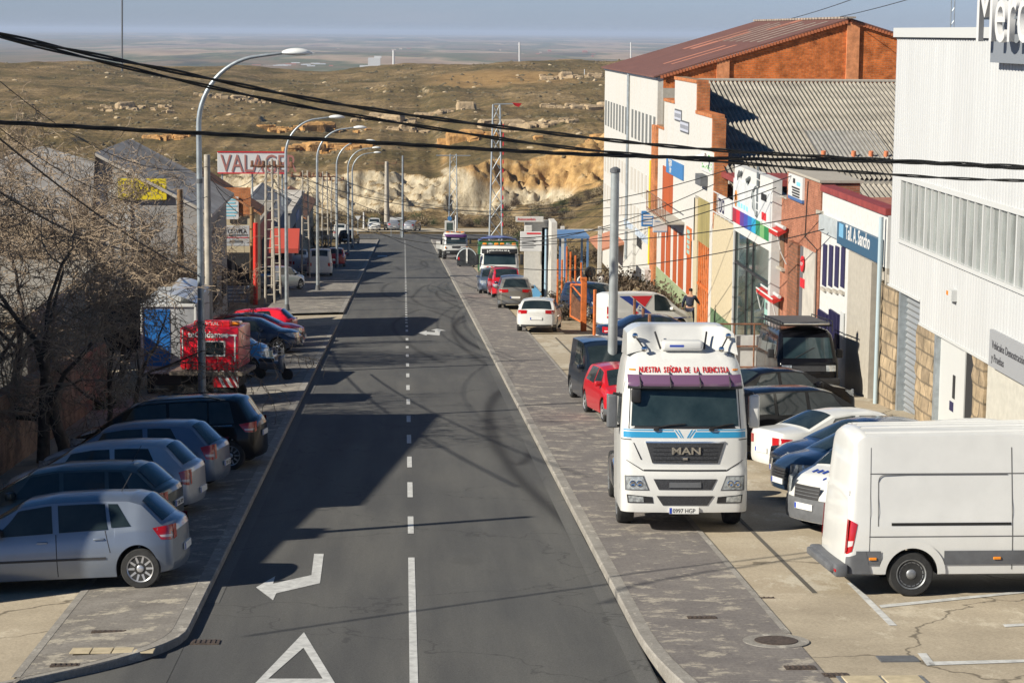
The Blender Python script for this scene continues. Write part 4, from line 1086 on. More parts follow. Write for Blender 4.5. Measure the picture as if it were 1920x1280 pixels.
# large white panel van
S = Shell(5.9, 1.93, [(0, 1.2), (.02, 2.2), (.06, 2.46), (.22, 2.56), (3.8, 2.60), (4.3, 2.57), (4.55, 2.42), (5.1, 1.55), (5.6, 1.25), (5.9, 1.0), (6.0, .8)], [(0, 1.30), (4.4, 1.30), (5.2, 1.2), (6, .75)],
   sill=.34, xr=1.05, xf=4.95, rw=.35, arch=.42, tumble=.13, crown=.10, tail=.04, corner=.035, nose=.3, rlean=.07, bow=.035)
def sprinter(S, root):
    def ln(x0, z0, x1, z1, nm='panel_seam', m=None, h=.008, off=.004):
        g = MB(); g.grid(S.patch('side-', quadrows((x0, z0-h), (x1, z1-h), (x0, z0+h), (x1, z1+h), 24, 1), off)); return g.build(nm, m or V_gapl, root)
    V_gapl = mat('shadow_gap', (0.10, 0.10, 0.10), .8)
    ln(.35, 1.90, 5.0, 1.90); ln(.35, .94, 1.0, .94); ln(1.0, .94, 4.8, .94)
    # door and panel outlines
    def vl(x, z0, z1, h=.007):
        g = MB(); g.grid(S.patch('side-', [[(x-h, z0+(z1-z0)*i/12), (x+h, z0+(z1-z0)*i/12)] for i in range(13)], .004)); g.build('panel_seam', V_gapl, root)
    vl(2.62, .42, 2.30); vl(.36, .6, 2.3, .005); vl(.50, 1.10, 1.78); vl(3.9, .45, 2.4)
    g = MB(); pts = [S.warp(.50+.08*(1-math.cos(t)), -(S.side(.55, 1.8)+.006), 1.78+.10*math.sin(t)) for t in np.linspace(0, math.pi/2, 6)] + [S.warp(x, -(S.side(x, 1.885)+.006), 1.885) for x in (1, 1.6, 2.2, 2.55)]
    g.tube(pts, .006, 5); g.build('panel_seam', V_gapl, root)
    ln(.72, 1.13, 2.60, 1.13, 'door_rail', V_under, .022, .006)
    # grey lower cladding with the arch brow
    for sd in ('side-', 'side+'):
        for x0, x1 in ((.14, S.xr-.50), (S.xr+.50, 4.45)):
            g = MB(); g.grid(S.patch(sd, quadrows((x0, .50), (x1, .50), (x0, .72), (x1, .72), 20, 3), .016)); g.build('side_cladding', V_gplast, root)
        rows = [[(S.xr + rr*math.cos(t), S.rw + rr*math.sin(t)) for t in np.linspace(.02, math.pi-.02, 25)] for rr in (.415, .46, .53)]
        g = MB(); g.grid(S.patch(sd, rows, .022)); g.build('wheel_arch', P_white, root, smooth=40)
    for x in (.42, 2.38):
        p = S.warp(x, -(S.side(x, .6)+.02), .60); g = MB(); g.bbox(p.x-.06, p.x+.06, p.y-.015, p.y+.01, p.z-.022, p.z+.022, .01); g.build('marker_lamp', V_orange, root)
    g = MB(); g.bbox(-3.10, -2.90, -.98, .98, .32, .52, .04); g.bbox(-3.17, -3.0, -.85, .85, .38, .50, .03); g.m = 1; g.bbox(-3.105, -3.02, -.97, -.86, .40, .45, .008)
    g.build('rear_bumper', [V_gplast, V_tail], root, smooth=40)
    for sd in ('side-', 'side+'): g = MB(); g.grid(S.patch(sd, quadrows((0, .36), (.40, .36), (0, .62), (.30, .72), 8, 4), .02)); g.build('bumper_corner', V_gplast, root, smooth=40)
    # roof ladder rack
    g = MB(); z = 2.66
    for y in (-.75, .75): g.tube([(.45, y, z+.12), (2.2, y, z+.12)], .025, 6)
    for x in (.5, 1.3, 2.1): g.tube([(x, -.75, z+.12), (x, .75, z+.12)], .02, 6)
    for x in (.5, 2.1):
        for y in (-.75, .75): g.tube([(x, y, z-.15), (x, y, z+.12)], .02, 6)
    g.bbox(-.05+.4, 1.6, -.5, .5, z-.05, z+.10, .03); g.build('roof_unit', mat('roof_unit_white', (.7, .7, .7), .4, noise=(5, .7, 1.1)), root, smooth=40)
    g = MB()
    for k in range(5): g.grid([[S.warp(.30, -.6+.3*k+dy, S.top(.30, abs(-.6+.3*k+dy))+dz), S.warp(3.6, -.6+.3*k+dy, S.top(3.6, abs(-.6+.3*k+dy))+dz)] for dy, dz in ((-.05, .001), (-.03, .02), (.03, .02), (.05, .001))])
    g.build('roof_rib', P_white, root)
    for sg in (1, -1):
        g = MB(); hinge = S.warp(.02, sg*S.side(.02, 1.6), 1.6); g.bbox(hinge.x-.03, hinge.x+.05, hinge.y-.012, hinge.y+.012, hinge.z-.04, hinge.z+.04, .01); g.build('hinge', P_white, root)
a = make_car('parked_van', S, P_white, 'large white panel van with grey side cladding standing nearest on the right', 'van', GR, style='steel', wd=.23,
  tail=(.66, 1.20, .16, .93), windows=[(4.0, 4.85, 4.02, 4.45)], wind=(4.5, 5.12, .06, .1), head=(.8, 1.1, .4, .6), mirror=None, plate=(False, True), bumper=None, extra=sprinter)
place_car(a, by_point(1709, 1119, cl(S, 'r'), -.96, R(1)), R(1))
class Cab:
    """lorry cab: nose towards +x (x=0 at the bumper face), rings in z"""
    def __init__(s, W, D, prof, r=.22, wp=None, bulge=.10):
        s.W, s.D, s.prof, s.r, s.bulge = W, D, prof, r, bulge; s.wp = wp or [(0, 1), (9, 1)]
    def xf(s, z): return float(np.interp(z, [p[0] for p in s.prof], [p[1] for p in s.prof]))
    def hw(s, z): return s.W/2*float(np.interp(z, [p[0] for p in s.wp], [p[1] for p in s.wp]))
    def front(s, y, z, off=0):
        w_ = s.hw(z); a = min(1, abs(y)/w_); r = s.r; x = s.xf(z) - s.bulge*a**2.2
        d = w_-abs(y)
        if d < r: x -= r - math.sqrt(max(0, r*r-(r-max(d, 0))**2))
        return Vector((x+off, y, z))
    def build(s, name, m, root, z0, z1, nz=40, recess=None):
        mb = MB(); rows = []
        ys_f = [math.sin(t)*1.0 for t in np.linspace(-math.pi/2, math.pi/2, 31)]
        zs = sorted(set(list(np.linspace(z0, z1, nz))))
        for z in zs:
            w_ = s.hw(z); ring = [s.front(y*w_, z) for y in ys_f]
            xs = -s.D
            rr = .06
            ring = [Vector((xs, -w_+rr, z)), Vector((xs+rr*.3, -w_+rr*.3, z)), Vector((xs+rr, -w_, z))] + [Vector((xs+(s.front(-w_, z).x-xs)*.5, -w_, z))] + ring
            ring += [Vector((xs+(s.front(w_, z).x-xs)*.5, w_, z)), Vector((xs+rr, w_, z)), Vector((xs+rr*.3, w_-rr*.3, z)), Vector((xs, w_-rr, z))]
            ring.append(ring[0].copy()); rows.append(ring)
        mb.grid(rows)
        n = len(rows[0]); mb.f.append([len(mb.v)-n+i for i in range(n-1)]); mb.mi.append(0); mb.f.append([i for i in range(n-1)][::-1]); mb.mi.append(0)
        return mb.build(name, m, root, smooth=32)
    def patch(s, name, pts, m, root, off=.01, nu=14, nv=6, parent=None):
        b0, b1, t0, t1 = pts; rows = [[s.front(p[0], p[1], off) for p in r_] for r_ in quadrows(b0, b1, t0, t1, nu, nv)]
        mb = MB(); mb.grid(rows)
        # a thin skirt so that the panel has an edge
        edge = [rows[0][i] for i in range(nu+1)] + [rows[j][nu] for j in range(1, nv+1)] + [rows[nv][i] for i in range(nu-1, -1, -1)] + [rows[j][0] for j in range(nv-1, 0, -1)]
        sk = [[p for p in edge+[edge[0]]], [p-Vector((off+.03, 0, 0)) for p in edge+[edge[0]]]]; mb.grid(sk)
        return mb.build(name, m, root, smooth=35)
def tractor_wheels(root, x, W, r=.50, style='steel', dual=False, hubw=False):
    for sg in (1, -1): add_wheel(root, x, sg*(W/2-.17), r, .32, style)
T_black = mat('truck_black', (0.02, 0.02, 0.022), .5, noise=(3, .7, 1.4))
T_grille = mat('truck_grille', (0.035, 0.036, 0.040), .5, noise=(40, .6, 1.6))
T_chassis = mat('truck_chassis', (0.035, 0.034, 0.033), .8)
T_visor = mat('visor_purple', (0.16, 0.085, 0.155), 0.15, coat=.8)
T_blue = mat('truck_stripe_blue', (0.03, 0.28, 0.52), .35, coat=.4)
T_glass = mat('truck_windscreen', (0.015, 0.028, 0.032), 0.05, spec=.8, noise=(1.1, 0, .7), col2=(.05, .075, .08))
# ------------------------------------------------ the big white lorry
root = empty('lorry', (0, 0, 0), 0, 'big white lorry with a purple sun visor and a blue stripe facing the camera', 'lorry', GR)
cab = Cab(2.42, 2.25, [(.3, -.02), (.45, .03), (.8, .05), (1.15, .03), (1.25, -.02), (1.8, -.05), (2.02, -.07), (2.85, -.27), (3.0, -.34), (3.2, -.48), (3.42, -.80), (3.5, -1.0)], .20,
          [(0, .985), (.8, 1.0), (1.9, 1.0), (2.8, .955), (3.2, .90), (3.5, .80)], .10)
cab.build('cab', P_white, root, .42, 3.46, 46)
def P(nm, pts, m, off=.01, **k): return cab.patch(nm, pts, m, root, off, **k)
P('windscreen', ((-1.02, 2.06), (1.02, 2.06), (-.98, 2.76), (.98, 2.76)), T_glass, .012)
P('windscreen_seal', ((-1.07, 2.01), (1.07, 2.01), (-1.03, 2.81), (1.03, 2.81)), T_black, .004)
g = MB(); rows = []
for j, (z, dx) in enumerate([(2.78, .16), (2.86, .19), (2.94, .17), (3.02, .10)]):
    rows.append([cab.front(y, z, dx) for y in np.linspace(-1.08, 1.08, 16)])
g.grid(rows); g.grid([[p+Vector((-.012, 0, 0)) for p in r_] for r_ in rows][::-1])
sv = g.build('sun_visor', T_visor, root, smooth=40)
for y in (-.85, -.28, .28, .85):
    g = MB(); g.tube([cab.front(y, 2.80, .20), cab.front(y, 2.9, .225), cab.front(y, 3.06, .02)], .014, 6); g.build('bracket', T_black, sv)
g = MB(); g.tube([cab.front(y, 2.79, .165) for y in np.linspace(-1.08, 1.08, 10)], .03, 6); g.build('visor_rim', T_black, sv)
P('blue_stripe', ((-1.16, 1.84), (-.14, 1.84), (-1.16, 1.95), (-.20, 1.95)), T_blue, .006, nv=1)
P('blue_stripe', ((.14, 1.84), (1.16, 1.84), (.20, 1.95), (1.16, 1.95)), T_blue, .006, nv=1)
P('thin_stripe', ((-1.16, 1.975), (-.22, 1.975), (-1.16, 1.995), (-.22, 1.995)), T_blue, .006, nv=1)
P('thin_stripe', ((.22, 1.975), (1.16, 1.975), (.22, 1.995), (1.16, 1.995)), T_blue, .006, nv=1)
for a_, b_ in ((-.19, -.08), (-.13, -.04), (.19, .08), (.13, .04)):
    d = .012; P('stripe_mark', ((b_-d, 1.84), (b_+d, 1.84), (a_-d, 1.99), (a_+d, 1.99)), T_blue, .006, nu=2, nv=2)
P('grille_panel', ((-.62, 1.36), (.62, 1.36), (-.74, 1.74), (.74, 1.74)), T_grille, .022)
for k in range(4): P('grille_slat', ((-.60, 1.42+.075*k), (.60, 1.42+.075*k), (-.60, 1.432+.075*k), (.60, 1.432+.075*k)), T_black, .03, nv=1)
P('grille_trim', ((-.75, 1.745), (.75, 1.745), (-.75, 1.775), (.75, 1.775)), V_chrome, .03, nv=1)
gm_ = P('grille_seam', ((-.78, 1.205), (.78, 1.205), (-.78, 1.235), (.78, 1.235)), T_black, .007, nv=1)
P('panel_seam', ((-.80, 1.21), (-.76, 1.21), (-1.12, 1.41), (-1.10, 1.41)), T_black, .007, nu=2)
P('panel_seam', ((.76, 1.21), (.80, 1.21), (1.10, 1.41), (1.12, 1.41)), T_black, .007, nu=2)
P('panel_seam', ((-.84, 1.42), (-.81, 1.42), (-.98, 1.74), (-.965, 1.74)), T_black, .007, nu=2)
for y0, y1 in ((-1.2, -1.02), (1.02, 1.2)): P('panel_seam', ((y0, 1.795), (y1, 1.795), (y0, 1.81), (y1, 1.81)), T_black, .007, nv=1)
P('upper_intake', ((-.50, .86), (.50, .86), (-.60, 1.06), (.60, 1.06)), T_grille, .012)
P('intake_lip', ((-.30, .90), (.30, .90), (-.30, 1.0), (.30, 1.0)), V_gplast, .03, nv=2)
P('lower_intake', ((-.42, .56), (.42, .56), (-.54, .74), (.54, .74)), T_grille, .012)
for sg in (1, -1):
    P('headlight', ((.70*sg, .86), (1.10*sg, .86), (.80*sg, 1.10), (1.12*sg, 1.10)), V_head, .016)
    P('lamp_surround', ((.67*sg, .84), (1.13*sg, .84), (.78*sg, 1.12), (1.14*sg, 1.12)), V_gplast, .006)
    for yy in (.86, .99):
        p = cab.front(yy*sg, .97, .02); g = MB(); g.lathe([(.062, -.01), (.062, .012), (.045, .018), (.01, .010)], 16, Matrix.Translation(p) @ Matrix.Rotation(-math.pi/2, 4, 'Z')); g.build('reflector', V_chrome, root, smooth=30)
    P('fog_lamp', ((.60*sg, .60), (1.08*sg, .60), (.62*sg, .72), (1.10*sg, .76)), T_black, .010)
    P('fog_lens', ((.78*sg, .62), (1.06*sg, .62), (.79*sg, .72), (1.07*sg, .74)), V_head, .018, nu=6, nv=3)
    P('marker_lamp', ((.93*sg, 3.09), (1.04*sg, 3.09), (.93*sg, 3.12), (1.04*sg, 3.12)), V_orange, .015, nu=3, nv=1)
    # mirrors
    pm = cab.front(1.19*sg, 2.4, 0); g = MB(); yo = 1.36*sg
    g.bbox(pm.x-.18, pm.x+.02, yo-.10, yo+.10, 1.98, 2.62, .045, None, 3); mo = g.build('wing_mirror', P_white if sg > 0 else V_gplast, root, smooth=50)
    g = MB(); g.tube([(pm.x-.1, 1.14*sg, 2.60), (pm.x-.05, 1.34*sg, 2.64)], .03, 6); g.tube([(pm.x-.1, 1.16*sg, 2.02), (pm.x-.05, 1.34*sg, 2.0)], .03, 6); g.build('mirror_arm', T_black, mo)
    g = MB(); xx = -.35
    g.grid([[(x, (cab.hw(z)+.006)*sg, z) for x in (-.55, -1.35)] for z in (2.02, 2.3, 2.6)]); g.build('side_window', T_glass, root)
    g = MB(); g.grid([[(x, (cab.hw(z)+.004)*sg, z) for x in (-.45, -.47)] for z in (.8, 2.9)]); g.build('door_seam', T_black, root)
g = MB(); g.bbox(cab.front(-.8, 2.6).x+.02, cab.front(-.8, 2.6).x+.14, -1.02, -.84, 2.50, 2.76, .03); g.build('kerb_mirror', T_black, root, smooth=40)
for y in (-.55, .5):
    g = MB(); a0 = cab.front(y, 2.03, .03); g.tube([a0, cab.front(y+.25, 2.08, .04), cab.front(y+.55 if y < 0 else y+.42, 2.10, .03)], .014, 5); g.bbox(a0.x-.02, a0.x+.03, y-.05, y+.05, 1.97, 2.04, .01); g.build('wiper', T_black, root)
# inside: wheel and dashboard seen through dark glass are drawn as the glass tint
g = MB(); x = cab.front(0, .44).x+.02; g.box(x-.02, x+.015, -.30, .26, .40, .52); g.m = 1; g.box(x+.0155, x+.017, -.298, -.25, .405, .515)
pl = g.build('number_plate', [V_plate, V_pblue], root)
text_mesh('plate_lettering', '0997 HGP', .115, frame((x+.018, -.235, .42), (0, 1, 0), (0, 0, 1)), V_ink, pl, ext=.001, sx=.87)
def arc_text(s, size, z, m, nm, ext=.004, y0=None, width=2.0, off=.02, bold=.004):
    y = -width/2; n = len(s)
    p = cab.front(0, z, off); q = cab.front(0, z+size, off)
    return text_mesh(nm, s, size, frame((p.x, -width/2, z), (0, 1, 0), q-p), m, root, ext=ext, bold=bold)
V_ired = mat('lettering_red', (.55, .02, .02), .5); 
# name on the brow, letter by letter so that it follows the curve
s_ = 'NUESTRA SEÑORA DE LA FUENCISLA'; nL = len(s_)
for i, ch in enumerate(s_):
    if ch == ' ': continue
    y = -.86 + 1.72*(i+.5)/nL; p = cab.front(y, 3.06, .016); q = cab.front(y, 3.20, .016); t0, t1 = cab.front(y-.03, 3.06, .016), cab.front(y+.03, 3.06, .016)
    text_mesh('brow_letter', ch, .175, frame(p, t1-t0, q-p), V_ired if True else V_pblue, root, ext=.003, align='CENTER', bold=.003, sx=.50)
t = text_mesh('grille_lettering', 'MAN', .19, frame(cab.front(-.27, 1.53, .04), (0, 1, 0), (0, 0, 1)), V_chrome, root, ext=.006, sx=1.35, bold=.004)
g = MB(); p = cab.front(0, 1.45, .035); g.bbox(p.x-.01, p.x+.015, -.05, .05, 1.42, 1.48, .01); g.build('grille_badge', V_chrome, root)
# roof deflector: two cheeks and a dished middle
g = MB(); rows = []
for u in np.linspace(0, 1, 12):
    row = []
    for y in np.linspace(-1.07, 1.07, 27):
        a_ = abs(y)/1.07; dish = max(0, (a_-.45)/.55)**.7 if a_ > .45 else 0
        z0_ = 3.46-.10*a_**4; ztop = 3.88-.28*max(0, a_-.72)**2*6
        x0 = -.98 + .18*dish; x1 = -1.75 + .55*dish
        z = z0_+(ztop-z0_)*u
        x = x0 + (x1-x0)*u**1.25
        row.append((x, y*(1-.03*u), z-.0))
    rows.append(row)
back = [(-2.28, y*.97, 3.90-.28*max(0, abs(y)/1.07-.72)**2*6) for y in np.linspace(-1.07, 1.07, 27)]; low = [(-2.28, y, 3.3) for y in np.linspace(-1.07, 1.07, 27)]
rows.append(back); rows.append(low); g.grid(rows)
for k in (0, 26):
    side = [r_[k] for r_ in rows[:12]] + [back[k], low[k]]; o = len(g.v); g.v += [tuple(p) for p in side]; g.f.append([o+i for i in range(len(side))]); g.mi.append(0)
sp = g.build('roof_spoiler', P_white, root, smooth=38)
g = MB(); g.bbox(-1.20, -.70, -.40, .40, 3.44, 3.64, .07, None, 3); ac = g.build('air_conditioner', P_white, root, smooth=50)
g = MB(); g.box(-.703, -.696, -.25, .02, 3.52, 3.56); g.build('sticker', V_pblue, ac)
for sg in (1, -1):
    for (x, z) in ((-.72, 3.48), (-.98, 3.72)):
        g = MB(); g.lathe([(.03, -.06), (.055, -.03), (.055, .05), (.02, .06)], 12, Matrix.Translation((x, (.74 if z < 3.6 else .90)*sg, z)) @ Matrix.Rotation(-math.pi/2, 4, 'Z')); g.build('horn', V_chrome, root, smooth=40)
    g = MB(); g.tube([(-.73, .74*sg, 3.48), (-.99, .90*sg, 3.72)], .015, 6); g.build('horn_stay', T_black, root)
    g = MB(); g.tube([(-.80, .42*sg, 3.48), (-1.15, .50*sg, 3.78)], .02, 6); g.build('spoiler_stay', T_black, root)
    # step panels and mudguard
    g = MB(); g.bbox(-2.2, -1.95, 1.0*sg-.2, 1.0*sg+.2, .45, 1.2, .05); g.build('mudguard', V_gplast, root, smooth=40)
g = MB(); g.bbox(-6.0, -.6, -.45, .45, .55, .95, .04); g.bbox(-2.0, -.1, -1.0, 1.0, .50, .9, .04); g.build('chassis', T_chassis, root)
g = MB(); g.bbox(-4.2, -2.5, .55, 1.2, .45, 1.05, .12); g.build('fuel_tank', V_chrome, root, smooth=50)
g = MB(); g.bbox(-4.2, -2.5, -1.2, -.55, .45, 1.05, .12); g.build('fuel_tank', V_chrome, root, smooth=50)
tractor_wheels(root, -1.42, 2.42); tractor_wheels(root, -4.9, 2.30)
place_car(root, (0, 0, .105), R(-90))
root.location = (5.03, 39.0, gzf(5.03, 39.0)+.115); root.rotation_euler = (root.rotation_euler[0], root.rotation_euler[1], R(-89.5))
def seat_truck(root, x, y, az):
    place_car(root, (x, y, .105), az)
root.scale = (.96, .96, .955)
seat_truck(root, 5.10, 37.7, R(-92))

# ------------------------------------------------ green-sided skip lorry
root = empty('tipper_lorry', (0, 0, 0), 0, 'white-fronted lorry with green sides and orange roof lamps behind the row of cars', 'lorry', GR)
cab = Cab(2.40, 2.0, [(.5, -.02), (.9, .04), (1.4, .02), (1.6, -.02), (2.5, -.22), (2.65, -.30), (2.9, -.6)], .2, [(0, 1), (1.8, 1), (2.6, .94), (2.9, .85)], .10)
cab.build('cab', P_white, root, .95, 2.8, 28)
P('windscreen', ((-.98, 1.62), (.98, 1.62), (-.95, 2.30), (.95, 2.30)), T_glass, .012)
g = MB(); g.grid([[cab.front(y, z, dx) for y in np.linspace(-1.1, 1.1, 12)] for z, dx in ((2.28, .2), (2.40, .24), (2.58, .1))]); vb = g.build('sun_visor', T_black, root, smooth=40)
text_mesh('visor_lettering', 'HERGONSA', .24, frame(cab.front(-.78, 2.34, .235), (0, 1, 0), (-.25, 0, 1)), V_plate, vb, ext=.004, sx=1.12, bold=.008)
P('grille', ((-.55, 1.02), (.55, 1.02), (-.80, 1.32), (.80, 1.32)), T_grille, .012)
for k in range(6): P('red_dash', ((-.85+.24*k, 1.40), (-.73+.24*k, 1.40), (-.77+.24*k, 1.50), (-.65+.24*k, 1.50)), V_red, .010, nu=2, nv=1)
for sg in (1, -1):
    P('grille_cheek', ((.88*sg, 1.0), (.98*sg, 1.0), (1.0*sg, 1.38), (1.1*sg, 1.38)), T_black, .012, nu=3)
    g = MB(); g.bbox(-.25, -.05, 1.36*sg-.1, 1.36*sg+.1, 1.6, 2.25, .04); g.tube([(-.2, 1.1*sg, 2.2), (-.15, 1.34*sg, 2.2)], .03, 6); g.build('wing_mirror', T_black, root, smooth=40)
    g = MB(); g.bbox(-.30, .10, 1.0*sg-.2, 1.0*sg+.2, .55, .92, .05); bx_ = g.build('bumper_end', T_black, root, smooth=40)
    for z in (.62, .78): g = MB(); g.bbox(.09, .12, 1.0*sg-.12, 1.0*sg+.12, z-.04, z+.05, .01); g.build('headlight', V_head, bx_)
g = MB(); g.bbox(-.3, .06, -.85, .85, .5, .90, .04); g.build('bumper', T_black, root, smooth=40)
g = MB(); g.bbox(-7.0, -.4, -.5, .5, .6, .95, .04); g.build('chassis', T_chassis, root)
g = MB(); g.bbox(-7.2, -2.3, -1.24, 1.24, 1.05, 2.95, .05); g.build('skip_body', P_green, root, smooth=30)
g = MB(); g.grid([[(x, y, 2.97+.25*math.cos(y/1.2*1.4)+.05*math.sin(x*3+y*4)) for y in np.linspace(-1.22, 1.22, 9)] for x in np.linspace(-7.1, -2.35, 12)]); g.build('tarpaulin', mat('tarp_blue', (.12, .16, .38), .7), root, smooth=60)
for k in range(6): g = MB(); y = -.9+.36*k; g.bbox(-.95, -.75, y-.13, y+.13, 2.78, 2.93, .04); g.build('roof_lamp', V_orange if k % 3 != 1 else V_head, root, smooth=40)
tractor_wheels(root, -1.4, 2.4, .52); tractor_wheels(root, -4.8, 2.4, .52); tractor_wheels(root, -6.1, 2.4, .52)
seat_truck(root, 5.85, 129.8, R(-91))

# ------------------------------------------------ small white lorry
root = empty('small_lorry', (0, 0, 0), 0, 'small white lorry with a purple brow at the far end of the right side', 'lorry', GR)
cab = Cab(2.15, 1.8, [(.4, .0), (.9, .04), (1.3, 0), (2.1, -.2), (2.4, -.5)], .2, [(0, 1), (1.5, 1), (2.1, .92), (2.4, .8)], .08)
cab.build('cab', P_white, root, .75, 2.35, 22)
P('windscreen', ((-.88, 1.36), (.88, 1.36), (-.85, 1.98), (.85, 1.98)), T_glass, .012)
g = MB(); g.grid([[cab.front(y, z, dx) for y in np.linspace(-.98, .98, 10)] for z, dx in ((1.96, .14), (2.10, .16), (2.22, .06))]); g.build('sun_visor', mat('visor_violet', (.10, .03, .14), .3), root, smooth=40)
P('visor_sign', ((-.42, 1.78), (.30, 1.78), (-.42, 1.92), (.30, 1.92)), V_plate, .02, nu=4, nv=1)
P('grille', ((-.35, 1.0), (.35, 1.0), (-.40, 1.18), (.40, 1.18)), T_grille, .012)
g = MB(); g.bbox(-.35, .10, -1.05, 1.05, .42, .82, .05); bx_ = g.build('bumper', T_black, root, smooth=40)
for sg in (1, -1):
    g = MB(); g.bbox(.09, .12, .72*sg-.15, .72*sg+.15, .56, .72, .02); g.build('headlight', V_head, bx_)
    g = MB(); g.bbox(.0, .04, .95*sg-.06, .95*sg+.06, .98, 1.14, .02); g.build('marker_lamp', V_orange, root)
    g = MB(); g.bbox(-.25, -.1, 1.28*sg-.09, 1.28*sg+.09, 1.35, 1.85, .04); g.tube([(-.2, 1.0*sg, 1.8), (-.18, 1.28*sg, 1.8)], .025, 6); g.build('wing_mirror', T_black, root, smooth=40)
for k in range(4): g = MB(); y = -.66+.44*k; g.bbox(-.8, -.6, y-.16, y+.16, 2.33, 2.46, .04); g.build('roof_lamp', V_orange, root, smooth=40)
g = MB(); g.bbox(-5.5, -.4, -.45, .45, .5, .8, .04); g.build('chassis', T_chassis, root)
g = MB(); g.bbox(-5.6, -1.95, -1.12, 1.12, .82, 1.5, .04); g.build('load_bed', P_white, root)
tractor_wheels(root, -1.2, 2.15, .45); tractor_wheels(root, -4.4, 2.15, .45)
seat_truck(root, 4.6, 187.5, R(-84))

# ------------------------------------------------ black boxy camper with roof rack
root = empty('camper_van', (0, 0, 0), 0, 'old boxy black camper van with a flat roof rack by the white workshop wall', 'van', GR)
cab = Cab(1.85, 4.4, [(.35, 0), (.5, .05), (.75, .06), (1.05, 0), (1.15, -.12), (1.85, -.55), (1.98, -.8)], .16, [(0, 1), (1.1, 1), (1.85, .88), (1.98, .80)], .05)
cab.build('body', P_black, root, .40, 1.98, 26)
P('windscreen', ((-.76, 1.18), (.76, 1.18), (-.70, 1.78), (.70, 1.78)), T_glass, .012)
P('wiper', ((-.4, 1.20), (-.38, 1.19), (.2, 1.5), (.22, 1.49)), T_black, .03, nu=2)
for sg in (1, -1):
    P('headlight', ((.52*sg, .80), (.82*sg, .80), (.52*sg, .98), (.82*sg, .98)), V_head, .02, nu=5, nv=3)
    for x0, x1 in ((-.75, -1.4), (-1.5, -2.5), (-2.6, -3.7)):
        g = MB(); g.grid([[(x, (cab.hw(z)+.006)*sg, z) for x in (x0, x1)] for z in (1.22, 1.45, 1.72)]); g.build('side_window', T_glass, root)
    g = MB(); g.bbox(-.72, -.62, 1.05*sg-.1, 1.05*sg+.1, 1.15, 1.42, .03); g.build('wing_mirror', T_black, root)
P('grille', ((-.5, .80), (.5, .80), (-.5, .96), (.5, .96)), T_grille, .012)
g = MB(); g.bbox(-.1, .14, -.94, .94, .38, .60, .05); g.build('bumper', T_black, root, smooth=40)
g = MB()
for y in (-.80, .80): g.tube([(-4.2, y, 2.28), (-.55, y, 2.28)], .02, 6); g.tube([(-4.2, y, 2.14), (-.55, y, 2.14)], .02, 6)
for x in np.linspace(-4.2, -.55, 7):
    g.tube([(x, -.80, 2.14), (x, .80, 2.14)], .018, 6)
    for y in (-.80, .80): g.tube([(x, y, 1.95), (x, y, 2.28)], .015, 6)
g.build('roof_rack', T_black, root)
g = MB(); g.bbox(-4.1, -.6, -.74, .74, 2.16, 2.24, .02); g.build('rack_board', mat('rack_board_grey', (.07, .072, .075), .6), root)
g = MB(); g.bbox(-.56, -.50, -.70, .70, 2.17, 2.22, .01); g.build('rack_rail', V_chrome, root)
for x in (-.75, -3.4): 
    for sg in (1, -1): add_wheel(root, x, sg*.80, .33, .22, 'steel')
seat_truck(root, 12.2, 63.0, R(-91))

# ------------------------------------------------ red striped service trailer on the left
root = empty('service_trailer', (0, 0, 0), 0, 'red service box trailer with white lettering and red-white chevrons, partly behind branches', 'trailer', GL)
g = MB(); g.bbox(-.85, .85, -1.2, 1.2, 1.15, 2.35, .05); g.build('box', P_bred, root, smooth=30)
g = MB()
for k in range(11): g.bbox(-.75+.15*k-.05, -.75+.15*k+.05, -1.225, -1.19, 1.12, 1.36, .012)
g.build('vent_row', V_red, root)
g = MB(); g.box(-.30, .42, -1.215, -1.19, 1.55, 1.92); wo = g.build('window', V_glass, root)
g = MB()
for a_ in ((-.34, .46, 1.92, 1.96), (-.34, .46, 1.51, 1.55), (-.34, -.30, 1.55, 1.92), (.42, .46, 1.55, 1.92)): g.box(a_[0], a_[1], -1.222, -1.19, a_[2], a_[3])
g.build('window_frame', V_plate, wo)
text_mesh('lettering', 'teCuidamos', .24, frame((-.62, -1.212, 2.06), (1, 0, 0), (0, 0, 1)), V_plate, root, ext=.004, bold=.006)
g = MB(); g.box(.30, .80, -1.212, -1.2, 2.10, 2.15); g.box(.72, .76, -1.214, -1.2, 1.3, 2.10); g.box(-.80, -.76, -1.214, -1.2, 1.5, 2.28); g.build('reflective_strip', V_plate, root)
g = MB(); g.bbox(-.5, .55, -.9, -.4, 2.35, 2.52, .03); tb = g.build('top_sign', V_red, root); text_mesh('lettering', 'SOLOYTAL', .14, frame((-.46, -.905, 2.39), (1, 0, 0), (0, 0, 1)), V_plate, tb, ext=.003)
g = MB(); g.bbox(.3, .75, -.3, .3, 2.35, 2.46, .04); g.build('beacon_bar', V_orange, root)
g = MB(); g.box(.12, .86, -1.28, -1.25, .62, 1.10); ch = g.build('chevron_board', V_red, root)
g = MB()
for k in range(4):
    x = .14+.2*k; g.add([(max(.12, x), -1.285, 1.10), (x+.10, -1.285, 1.10), (min(.86, x+.38), -1.285, .62), (min(.86, x+.28), -1.285, .62)], [(0, 1, 2, 3)])
g.build('chevron_stripe', V_plate, ch)
g = MB(); g.bbox(-1.15, 1.0, -1.35, 1.35, .95, 1.08, .02); g.build('bed', mat('bed_planks', (.20, .165, .13), .8, noise=(6, .6, 1.2)), root)
g = MB(); g.bbox(-.85, .75, -1.1, 1.1, .55, .94, .03); g.build('frame', V_under, root)
for x in (-.55, .45):
    for sg in (1, -1): 
        w_ = add_wheel(root, x, sg*1.15, .30, .2, 'steel')
